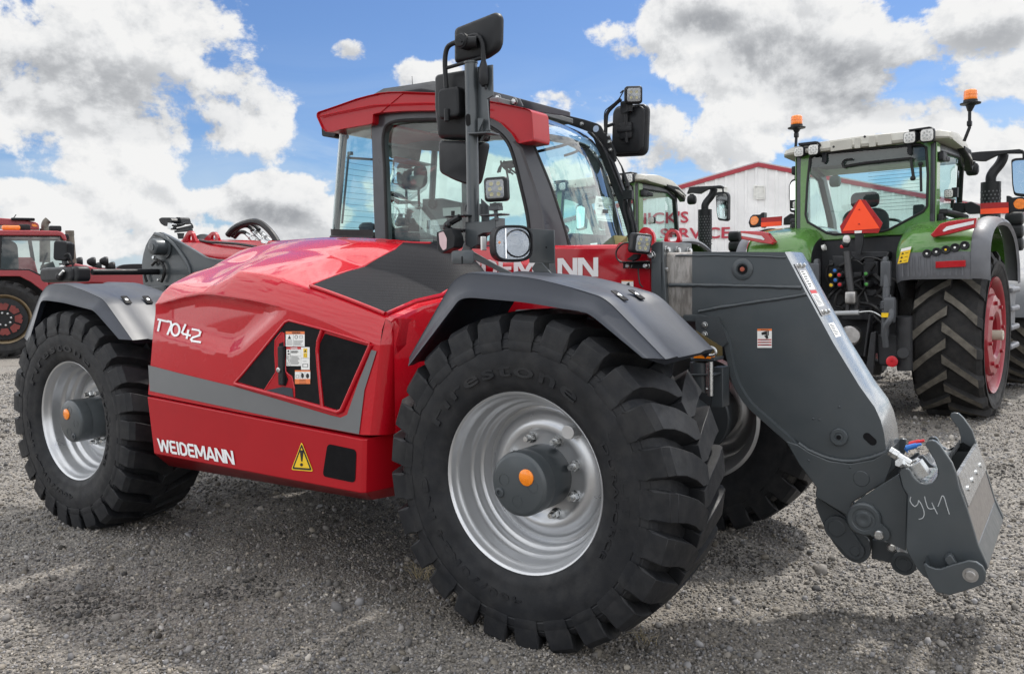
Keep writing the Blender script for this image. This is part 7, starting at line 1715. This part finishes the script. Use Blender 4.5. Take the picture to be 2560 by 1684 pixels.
    for k in range(16):
        x, y = r.uniform(300, 800), r.uniform(300, 800); pts = [P(x, y, .2)]
        for j in range(3): x += r.uniform(-110, 110); y += r.uniform(20, 110); pts.append(P(x, y, .18+.06*r.random()))
        mb.tube(catmull(pts, 4), r.choice((.012, .016, .02)), 7)
    mb.tube(catmull([P(500, 350, .2), P(560, 360, .17), P(610, 395, .17), P(635, 390, .2)], 5), .008, 6); mb.tube(catmull([P(580, 370, .2), P(650, 325, .18), P(760, 340, .17), P(820, 360, .17), P(870, 280, .2)], 5), .010, 6); mb.tube(catmull([P(590, 770, .2), P(700, 790, .15), P(780, 850, .15), P(820, 940, .2)], 5), .02, 8)
    mb.build('linkage_hose', M['hose'], lk)
    for i, (x, y, cl) in enumerate(((342, 455, 'blueplas'), (300, 500, 'yellow'), (385, 497, 'redplas'), (347, 548, 'blueplas'), (306, 597, 'yellow'), (390, 592, 'redplas'), (645, 487, 'grncap'), (650, 588, 'grncap'))):
        M['grncap'] = M.get('grncap') or material('green_cap', (.06, .28, .05), .4)
        p = P(x, y, .10); m_ = MB(); m_.cyl(p+F.h*.16, p, .030, .026, 16); q = m_.build('coupler_socket', TDARK, lk); m_ = MB(); m_.lathe([(.017, 0), (.017, .01), (.012, .014), (0, .014)], p, -F.h, 14); m_.build('coupler_cap', M[cl], q, ang=40)
    mb = MB(); mb.tube([P(455, 270, .05), P(480, 500, .02), P(505, 690, 0)], [.032, .035, .030], 14); mb.tube([P(470, 470, -.0), P(460, 530, -.01)], .012, 6); mb.prism([P(450, 720, .02), P(480, 700, .02), P(475, 850, .02), P(445, 850, .02)], F.h*.05); mb.prism([P(540, 705, .02), P(570, 705, .02), P(565, 850, .02), P(530, 850, .02)], F.h*.05); tl_ = mb.build('top_link', material('worn_link_steel', (.05, .05, .052), .5, .4), root, bevel=.003)
    mb = MB(); mb.rbox(P(500, 720, -.01), (.07, .10, .12), .02, F.rm); mb.build('top_link_claw', M['steel'], tl_)
    mb = MB(); mb.ball(P(455, 150, .05), .045, 12, sc3=(.8, .8, 1.)); mb.cyl(P(220, 235, .2), P(250, 225, .2), .030); mb.build('socket_cover', M['ledlens'], lk)
    mb = MB(); mb.ball(P(412, 220, .05), .020, 10); mb.build('red_knob', M['redplas'], lk)
    mb = MB(); mb.ball(P(445, 195, .06), .04, 10); mb.build('socket_body', M['plas'], lk)
    # lift rods and lower links, both sides
    def rod(pts, name='lift_rod'):
        mb = MB(); a, b_, c_, d_ = pts
        mb.rbox(a, (.09, .05, .12), .04, F.rm, axis=1); mb.tube([a, b_], .030, 12); mb.rbox(a.lerp(b_, .45), (.06, .09, .24), .015, F.rm); mb.tube([b_, c_], [.035, .03], 12)
        for k in range(4): mb.lathe([(.045, 0), (.052, .012), (.045, .024)], c_+(d_-c_)*(.02+.05*k), (d_-c_), 16)
        mb.tube([c_, d_], .036, 12); return mb.build(name, material('lift_rod_grey', (.075, .08, .088), .45, .2), root, ang=40)
    R_ = [P(840, 380, .05), P(845, 620, .0), P(840, 750, -.02), P(830, 1100, -.05)]; rr_ = rod(R_); rod([F(F.loc(p)[0], -F.loc(p)[1], F.loc(p)[2]) for p in R_])
    mb = MB(); mb.rbox(P(880, 840, -.06), (.08, .10, .24), .03, F.rm); mb.tube(catmull([P(900, 800, -.05), P(885, 920, -.12), P(830, 1020, -.12), P(840, 1200, -.08)], 5), .028, 10); mb.tube([P(885, 690, -.03), P(885, 780, -.05)], .006, 6); bx = mb.build('rod_gearbox', material('lift_rod_grey', (.075, .08, .088), .45, .2), root)
    mb = MB(); mb.box(P(832, 890, -.13), (.02, .06, .04), F.rm); mb.build('yellow_tag', M['yellow'], bx)
    mb = MB(); mb.tube([P(-200, 880, -.15), P(340, 872, -.15), P(575, 865, -.15)], .022, 12); mb.build('grey_sleeve', material('light_grey_sleeve', (.36, .37, .38), .5), root)
    mb = MB(); mb.tube(catmull([P(575, 862, -.15), P(700, 855, -.15), P(800, 905, -.12), P(830, 920, -.1)], 5), .008, 8); mb.build('stabiliser_wire', M['zinc'], root)
    for s in (-1, 1):
        mb = MB(); q = [P(x, y, 0.) for x, y in ((670, 880), (695, 880), (640, 1300), (615, 1300))] ; q = [F(F.loc(p)[0], F.loc(p)[1] if s < 0 else -F.loc(p)[1], F.loc(p)[2]) for p in q]; mb.prism(q, F.h*.10)
        q = [P(x, y, -.05) for x, y in ((690, 1060), (745, 1050), (735, 1180), (710, 1480), (640, 1450), (660, 1290))]; q = [F(F.loc(p)[0], F.loc(p)[1] if s < 0 else -F.loc(p)[1], F.loc(p)[2]) for p in q]; mb.prism(q, F.h*.06); mb.build('lower_link', TDARK, root, bevel=.01)
        mb = MB(); mb.cyl(F(-.1, s*.52, .62), F(.6, s*.40, .55), .05, seg=12); mb.cyl(F(.0, s*.50, .95), F(.05, s*.50, .45), .07, seg=16); mb.build('stabiliser', TDARK, root)
    mb = MB(); mb.cyl(P(510, 1090, .2), P(510, 1090, .05), .07, seg=24); mb.lathe([(.10, 0), (.10, .1), (.08, .11), (.03, .11), (.03, .16), (0, .16)], P(510, 1090, .25), -F.h, 24); mb.build('power_take_off', M['steel'], root, ang=40)
    mb = MB(); mb.lathe([(.052, 0), (.052, .012), (.046, .016), (.010, .016), (.009, .010), (0, .01)], P(902, 1342, -.05), -F.h, 28); mb.build('red_cover', M['redplas'], root, ang=40)
    mb = MB(); mb.cyl(P(902, 1342, .1), P(902, 1342, -.05), .04); mb.prism([P(x, y, -.0) for x, y in ((740, 1080), (960, 1080), (985, 1250), (930, 1400), (760, 1380))], F.h*.15); mb.build('link_end', TDARK, root, bevel=.02)
    mb = MB(); mb.box(F(.2, 0, .42), (.6, .35, .12), F.rm); mb.build('drawbar', TDARK, root, bevel=.01)
    # ---- side furniture: marker boards, arms, exhaust, mirror (both sides where the model has them)
    Q = lambda x, y, c=.80: F.X(E_, x, y, c)
    def both(fn):
        for s in (-1, 1): fn(lambda p: F(F.loc(p)[0], F.loc(p)[1] if s < 0 else -F.loc(p)[1], F.loc(p)[2]), s)
    def board(m, s):
        mb = MB(); mb.prism([m(Q(x, y)) for x, y in ((472, 965), (692, 955), (694, 1040), (474, 1050))], F.h*.012); b_ = mb.build('marker_board', SMVR, root)
        mb = MB(); mb.add([m(Q(x, y)-F.h*.002) for x, y in ((474, 1010), (694, 998), (694, 1040), (474, 1050))], [(0, 1, 2, 3)]); mb.build('orange_band', SMVO, b_)
        mb = MB(); mb.prism([m(Q(x, y, .82)) for x, y in ((675, 905), (700, 905), (720, 920), (800, 912), (830, 930), (850, 980), (830, 1030), (720, 1030), (694, 1050), (675, 1040))], F.h*.09)
        mb.prism([m(Q(x, y, .83)) for x, y in ((350, 965), (400, 950), (470, 985), (472, 1045), (380, 1050), (350, 1030))], F.h*.06); mb.tube([m(Q(100, 1040, .5)), m(Q(200, 1035, .5)), m(Q(300, 1060, .7)), m(Q(360, 1080, .8))], .035, 8)
        mb.prism([m(Q(x, y, .86)) for x, y in ((250, 960), (350, 960), (350, 1040), (250, 1040))], F.h*.05); mb.build('marker_arm', M['plas'], b_, bevel=.006)
        mb = MB(); o = fillet([m(Q(x, y, .815)) for x, y in ((728, 960), (760, 928), (812, 930), (830, 965), (812, 1010), (760, 1012), (735, 990))], .02, 3); mb.prism(o, F.h*.02); mb.build('indicator', M['amber'], b_, bevel=.004)
        tlamp(m(Q(224, 890, .60)), -F.h, .085, .05)
        mb = MB(); mb.tube([m(Q(255, 940, .63)), m(Q(250, 1000, .66))], .014, 8); mb.box(m(Q(275, 880, .64)), (.05, .05, .09), F.rm); mb.build('lamp_stalk', M['plas'], b_)
    both(board)
    def mir(m, s):
        mb = MB(); Pm = lambda x, y, c=1.78: m(F.X(E_, x, y, c))
        mb.prism([Pm(*p) for p in ((345, 640), (380, 570), (470, 560), (680, 548), (780, 540), (810, 555), (800, 575), (680, 575), (600, 590), (510, 635), (470, 635), (400, 628))], F.h*.06)
        mb.tube(catmull([Pm(790, 552), Pm(808, 565), Pm(812, 610)], 4), .012, 8); mb.rbox(Pm(410, 700), (.12, .12, .13), .05, F.rm); mb.cyl(Pm(410, 640), Pm(410, 690), .03); ma = mb.build('mirror_arm', M['plas'], root, bevel=.006)
        mb = MB(); o = fillet([Pm(*p) for p in ((712, 625), (740, 612), (850, 605), (880, 640), (870, 900), (840, 915), (735, 905), (720, 820))], .03, 3); mb.prism([p+F.h*.0 for p in o], F.h*.08); mo = mb.build('side_mirror', M['plas'], ma, bevel=.01)
        mb = MB(); c_ = sum(o, V(0, 0, 0))/len(o); mb.add([c_+(p-c_)*.86-F.h*.002 for p in o], [tuple(range(len(o)))]); mb.build('mirror_glass', M['mirror'], mo)
    both(mir)
    Pq = lambda x, y: F.Y(E_, x, y, -.88)
    b_ = Pq(555, 800); a = PN(*E_(555, 1110), b_, V(_f.x, _f.y, 0).normalized()); rad = 142*.3194/2/FPX*(b_-CAM).dot(_f); nv = V(_f.x, _f.y, 0).normalized(); Pv = lambda x, y: PN(*E_(x, y), b_, nv)
    mb = MB(); seg = 28; rowsN = 14; rows = [[b_+V(0, 0, (a.z-b_.z)*k/rowsN)+(F.h*math.cos(t)+F.l*math.sin(t))*rad for t in np.linspace(0, 2*math.pi, seg+1)[:-1]] for k in range(rowsN+1)]
    mb.loft(rows, True, False); dn = b_+V(0, 0, -1.0); mb.cyl(b_+V(0, 0, -.01), dn, rad*.9, seg=20); mb.lathe([(rad, 0), (rad*.4, .006)], b_, V(0, 0, 1), 28); ex = mb.build('exhaust_guard', M['plas'], root, ang=60)
    mb = MB()
    for k in range(11):
        for j in range(16):
            t = 2*math.pi*(j+(k % 2)*.5)/16; p = b_+V(0, 0, -.10-.038*k)+(F.h*math.cos(t)+F.l*math.sin(t))*(rad+.0015); n_ = (F.h*math.cos(t)+F.l*math.sin(t)); mb.disc(p, n_, .010, 8)
    mb.build('guard_hole', material('guard_hole_grey', (.10, .10, .11), .7), ex)
    mb = MB(); mb.tube(catmull([b_, Pv(556, 760), Pv(575, 720), Pv(620, 665), Pv(645, 620), Pv(652, 585)], 6), rad*.53, 18, cap=False); mb.build('exhaust_pipe', M['plas'], ex)
    mb = MB()
    for k in range(3): mb.rbox(F.X(E_, 740, 1085+100*k, 2.6), (.16, .18, .15), .05, F.rm)
    mb.tube([F.X(E_, 690, 1180, 2.6), F.X(E_, 740, 1180, 2.6)], .03, 8); mb.build('front_lamp_cluster', M['plas'], root)
    return root, F, ex, b_
GT, GF, GEX, GEXP = green_tractor()
def copy_tree(o, parent=None, skip=()):
    if o.name.split('.')[0] in skip: return None
    c = o.copy(); COL.objects.link(c)
    if parent is not None: c.parent = parent; c.matrix_parent_inverse = o.matrix_parent_inverse.copy()
    for ch in list(o.children): copy_tree(ch, c, skip)
    return c
z5 = zm(1500, 380, .2353)
tgt = PZ(*z5(1115, 612), GEXP.z)
g2 = copy_tree(GT, None, ('beacon_pole', 'marker_board', 'slow_vehicle_sign', 'socket_cover')); g2.location = GT.location+(tgt-GEXP)
g2['label'] = 'tractor with cream roof half hidden behind the telehandler windscreen, in front of the shed'
# ------------------------------------------------------------------ red tractors on the left
def red_tractors():
    Z = zm(0, 500, .25545); nf = ray(60, 700); nf.z = 0; nf.normalize(); rt = V(nf.y, -nf.x, 0)
    P0 = PD(30, 800, 17.6); 
    RT = material('faded_red_tractor_paint', (.27, .022, .030), .4, 0, .5, .4, .15, .1, 2)
    BLK = M['plas']
    F = Frame(V(P0.x, P0.y, -.078), rt, nf)
    A = lambda x, y, c=0: F.Y(Z, x, y, c)
    def pr(pts, name, mat, par, c=0, t=.05, bev=.01, fil=0):
        o = [A(x, y, c) for x, y in pts]; o = fillet(o, fil, 3) if fil else o
        mb = MB(); mb.prism(o, nf*t); return mb.build(name, mat, par, bevel=bev)
    hub = A(40, 1165)
    root = empty('tractor', V(hub.x, hub.y, -.078)+nf*.9, 'older red tractor with tan rimmed wheel and long bonnet beyond the telehandler rear fender', 'tractor', 'red tractors parked on the left')
    rim_ = material('dusty_tan_rim', (.20, .15, .09), .6, var=.3); 
    lx, ly, lz = F.loc(hub)
    w, c, ax = ag_wheel(F, root, lx, .25, lz, .80, .50, .5, -1, rim_, 20, -.06, dusty=True)
    mb = MB(); mb.lathe([(.44, -.05), (.43, -.02), (.30, -.01), (.30, .0), (0, .0)], c, ax, 48, 0, F.h); mb.build('wheel_centre', M['plas'], w, ang=40)
    mb = MB()
    for k in range(8):
        a0 = k*math.pi/4; o = [c+ax*.005+(F.h*math.cos(a0+d)+V(0, 0, math.sin(a0+d)))*r_ for r_, d in ((.20, -.30), (.32, -.33), (.34, -.1), (.31, 0), (.34, .1), (.32, .33), (.20, .30))]; mb.prism(o, ax*.03)
    mb.build('wheel_casting', material('dull_red_casting', (.16, .030, .026), .6, var=.3), w)
    for k in range(8):
        a0 = k*math.pi/4+.2; m_ = MB(); m_.ball(c+ax*.02+(F.h*math.cos(a0)+V(0, 0, math.sin(a0)))*.13, .028, 8); m_.build('wheel_nut', M['zinc'], w)
    # far wheel, front wheels, chassis
    ag_wheel(F, root, lx, 1.9, lz, .80, .50, .5, 1, rim_, 20, -.06)
    for y_, s in ((.35, -1), (1.85, 1)): ag_wheel(F, root, lx+2.6, y_, .60, .62, .38, .42, s, rim_, 18, -.1)
    mb = MB(); mb.box(F(lx+1.3, 1.05, .85), (3.0, .6, .6), F.rm); mb.cyl(F(lx, .3, lz), F(lx, 1.8, lz), .14); mb.cyl(F(lx+2.6, .4, .6), F(lx+2.6, 1.8, .6), .09); mb.build('chassis', TDARK, root, bevel=.03)
    fd = pr([(-420, 760), (-300, 690), (0, 685), (285, 685), (455, 770), (480, 860), (620, 1000), (600, 1060), (420, 890), (300, 800), (190, 745), (0, 745), (-250, 760), (-380, 900), (-440, 880)], 'fender', RT, root, .0, .9)
    pr([(-430, 770), (-280, 720), (0, 715), (240, 720), (420, 830), (590, 1020), (560, 1150), (-440, 1150)], 'fender_inner', TDARK, root, .75, .05, 0)
    fr = MB(); 
    for qd in (((-330, 345), (-290, 345), (-290, 690), (-330, 690)), ((-10, 345), (22, 345), (5, 690), (-20, 690)), ((585, 350), (612, 350), (668, 620), (640, 620)), ((-330, 340), (610, 345), (610, 362), (-330, 360)), ((-20, 672), (285, 676), (470, 758), (455, 775), (275, 690), (-20, 688))): fr.prism([A(*q, .0) for q in qd], nf*.06); fr.prism([A(*q, .0)+nf*1.55 for q in qd], nf*.06)
    cf = fr.build('cab_frame', BLK, root, bevel=.01)
    mb = MB(); mb.add([A(*q, .02) for q in ((20, 360), (592, 362), (640, 600), (460, 760), (285, 680), (5, 678))], [tuple(range(6))]); mb.build('side_window', M['glassd'], cf, smooth=False)
    mb = MB(); mb.add([A(*q, .02) for q in ((-290, 360), (-10, 360), (-20, 678), (-290, 678))], [tuple(range(4))]); mb.build('rear_side_window', M['glassd'], cf, smooth=False)
    for q in ([(100, 405), (160, 405), (158, 510), (130, 525), (105, 490)], [(300, 408), (408, 415), (405, 550), (290, 520)], [(480, 425), (492, 425), (492, 540), (480, 540)]):
        pass
    m_ = MB(); m_.rbox(A(60, 560, .8), (.45, .45, .7), .15, F.rm); m_.rbox(A(60, 440, .8), (.25, .3, .25), .1, F.rm); m_.build('seat', M['seat'], cf)
    m_ = MB(); cc = A(430, 600, .9); m_.tube([cc+(nf*math.cos(a)+V(.35*rt.x, .35*rt.y, .9)*math.sin(a))*.2 for a in np.linspace(0, 2*math.pi, 20)], .02, 6); m_.prism([A(*q, .6) for q in ((400, 640), (520, 600), (560, 700), (420, 720))], nf*.8); m_.build('steering_wheel', BLK, cf)
    rf = pr([(-420, 300), (0, 294), (300, 296), (560, 302), (610, 312), (640, 345), (655, 390), (640, 402), (615, 385), (590, 350), (-300, 345), (-420, 340)], 'cab_roof', RT, root, -.05, 1.75, .02)
    # bonnet
    pr([(640, 610), (742, 620), (850, 640), (960, 668), (1500, 700), (1900, 720), (1930, 1000), (1331, 830), (900, 815), (480, 860), (460, 770), (640, 700)], 'bonnet', RT, root, .55, .9, .04)
    pr([(390, 838), (440, 840), (415, 870)], 'bonnet_badge', M['stwhite'], root, .54, .004, 0)
    mb = MB(); mb.tube([A(712, 640, 1.), A(682, 330, 1.)], .085, 16); mb.tube([A(684, 345, 1.), A(681, 300, 1.)], .09, 16); mb.build('exhaust_stack', material('rusty_exhaust', (.12, .11, .09), .6, .3, var=.4), root, ang=50)
    mb = MB(); mb.rbox(A(540, 280, .3), (.24, .10, .12), .03, F.rm); mb.tube([A(560, 295, .3), A(600, 350, .3)], .015, 6); mb.rbox(A(652, 360, .2), (.09, .1, .12), .03, F.rm); mb.rbox(A(240, 272, .4), (.22, .2, .14), .04, F.rm); mb.build('roof_lamp', BLK, rf)
    mb = MB(); mb.rbox(A(108, 273, .3), (.34, .14, .10), .04, F.rm); mb.build('amber_roof_lamp', M['amber'], rf)
    # second red tractor behind
    r2 = empty('tractor', V(F(lx-1.0, 3.6, 0)), 'second red tractor whose roof and curved exhaust show above the first red tractor', 'tractor', 'red tractors parked on the left')
    B = lambda x, y: F.Y(Z, x, y, 3.2)
    def p2(pts, name, mat, par, t=1.6, bev=.02): mb = MB(); mb.prism([B(*q) for q in pts], nf*t); return mb.build(name, mat, par, bevel=bev)
    c2 = p2([(-700, 172), (0, 175), (200, 190), (300, 208), (360, 218), (382, 245), (384, 290), (290, 290), (280, 250), (0, 245), (-700, 240)], 'cab_roof', RT, r2)
    p2([(312, 232), (345, 236), (372, 260), (340, 262), (312, 255)], 'roof_corner_lamp', M['orange'], c2, -.01, 0)
    p2([(-650, 240), (-60, 242), (-40, 600), (-650, 600)], 'cab', M['plas'], r2, .1); p2([(255, 244), (285, 246), (345, 600), (310, 600)], 'cab_post', M['plas'], r2, .1); B0 = B; B = lambda x, y: B0(x, y)+nf*1.45; p2([(-650, 240), (-560, 242), (-540, 600), (-650, 600)], 'cab_post', M['plas'], r2, .1); p2([(255, 244), (285, 246), (345, 600), (310, 600)], 'cab_post', M['plas'], r2, .1); B = B0; p2([(-650, 560), (330, 560), (420, 900), (-650, 900)], 'cab_body', RT, r2, 1.4); mb = MB(); mb.rbox(B(225, 190), (.5, .3, .06), .03, F.rm); mb.tube([B(130, 180), B(158, 142)], .01, 5); mb.build('roof_antenna', M['plas'], c2)
    mb = MB(); mb.cyl(B(445, 600)+nf*.7, B(445, 265)+nf*.7, .12, seg=18); mb.tube(catmull([B(447, 268)+nf*.7, B(445, 230)+nf*.7, B(455, 198)+nf*.7, B(480, 175)+nf*.7], 5), .085, 16); mb.build('exhaust_stack', material('worn_exhaust', (.13, .12, .10), .5, .4, var=.3), r2, ang=50)
    mb = MB(); mb.prism([B(*q) for q in ((740, 640), (1100, 668), (1500, 690), (1500, 900), (740, 900))], nf*1.0); mb.build('bonnet', RT, r2, bevel=.03)
    for k, (x, y) in enumerate(((800, 605), (928, 605), (1050, 600), (1118, 650), (985, 655))):
        m_ = MB(); c_ = B(x, y); m_.lathe([(.10, -.02), (.12, .0), (.12, .06), (.08, .14), (.04, .18), (0, .18)], c_, -rt if k != 9 else rt, 18); m_.tube([c_, B(x-15, 690)], .03, 6); q = m_.build('round_work_lamp', M['plas'], r2, ang=50)
        m_ = MB(); m_.lathe([(.105, .021), (0, .03)], c_, rt, 18); m_.build('lamp_glass', M['leddot'], q)
    for s, y_ in ((-1, .2), (1, 1.6)): ag_wheel(F, r2, lx-1.2, 3.2+y_, .80, .80, .5, .5, s, rim_, 16, -.06)
    for s, y_ in ((-1, .3), (1, 1.5)): ag_wheel(F, r2, lx+1.5, 3.2+y_, .6, .62, .38, .42, s, rim_, 14, -.1)
    mb = MB(); mb.box(F(lx+.3, 4.1, .85), (3.4, .6, .6), F.rm); mb.build('chassis', TDARK, r2, bevel=.03)
    # dark implement further back
    r3 = empty('implement', F(lx+6.0, 5.2, 0), 'low dark machine hood showing over the red bonnet behind the crossbar', 'farm implement')
    D = lambda x, y: F.Y(Z, x, y, 5.2); mb = MB(); mb.prism(catmull([D(1140, 662), D(1180, 638), D(1240, 628), D(1400, 624), D(1700, 640)], 4)+[D(1700, 690), D(1140, 690)], nf*1.2); mb.build('hood', M['plas'], r3, bevel=.03)
    mb = MB(); mb.prism([D(1150, 690), D(1700, 690), D(1700, 1150), D(1150, 1150)], nf*1.0); mb.build('body', material('blue_grey_steel', (.22, .26, .33), .5), r3, bevel=.03)
    mb = MB()
    for x in (1220, 1600):
        for dy in (0, 1.0): p = D(x, 1100)+nf*dy; mb.lathe([(.0, -.1), (.40, -.1), (.45, -.06), (.45, .06), (.40, .1), (0, .1)], V(p.x, p.y, .43), nf, 24)
    mb.build('implement_wheel', M['rubd'], r3, ang=40)
red_tractors()
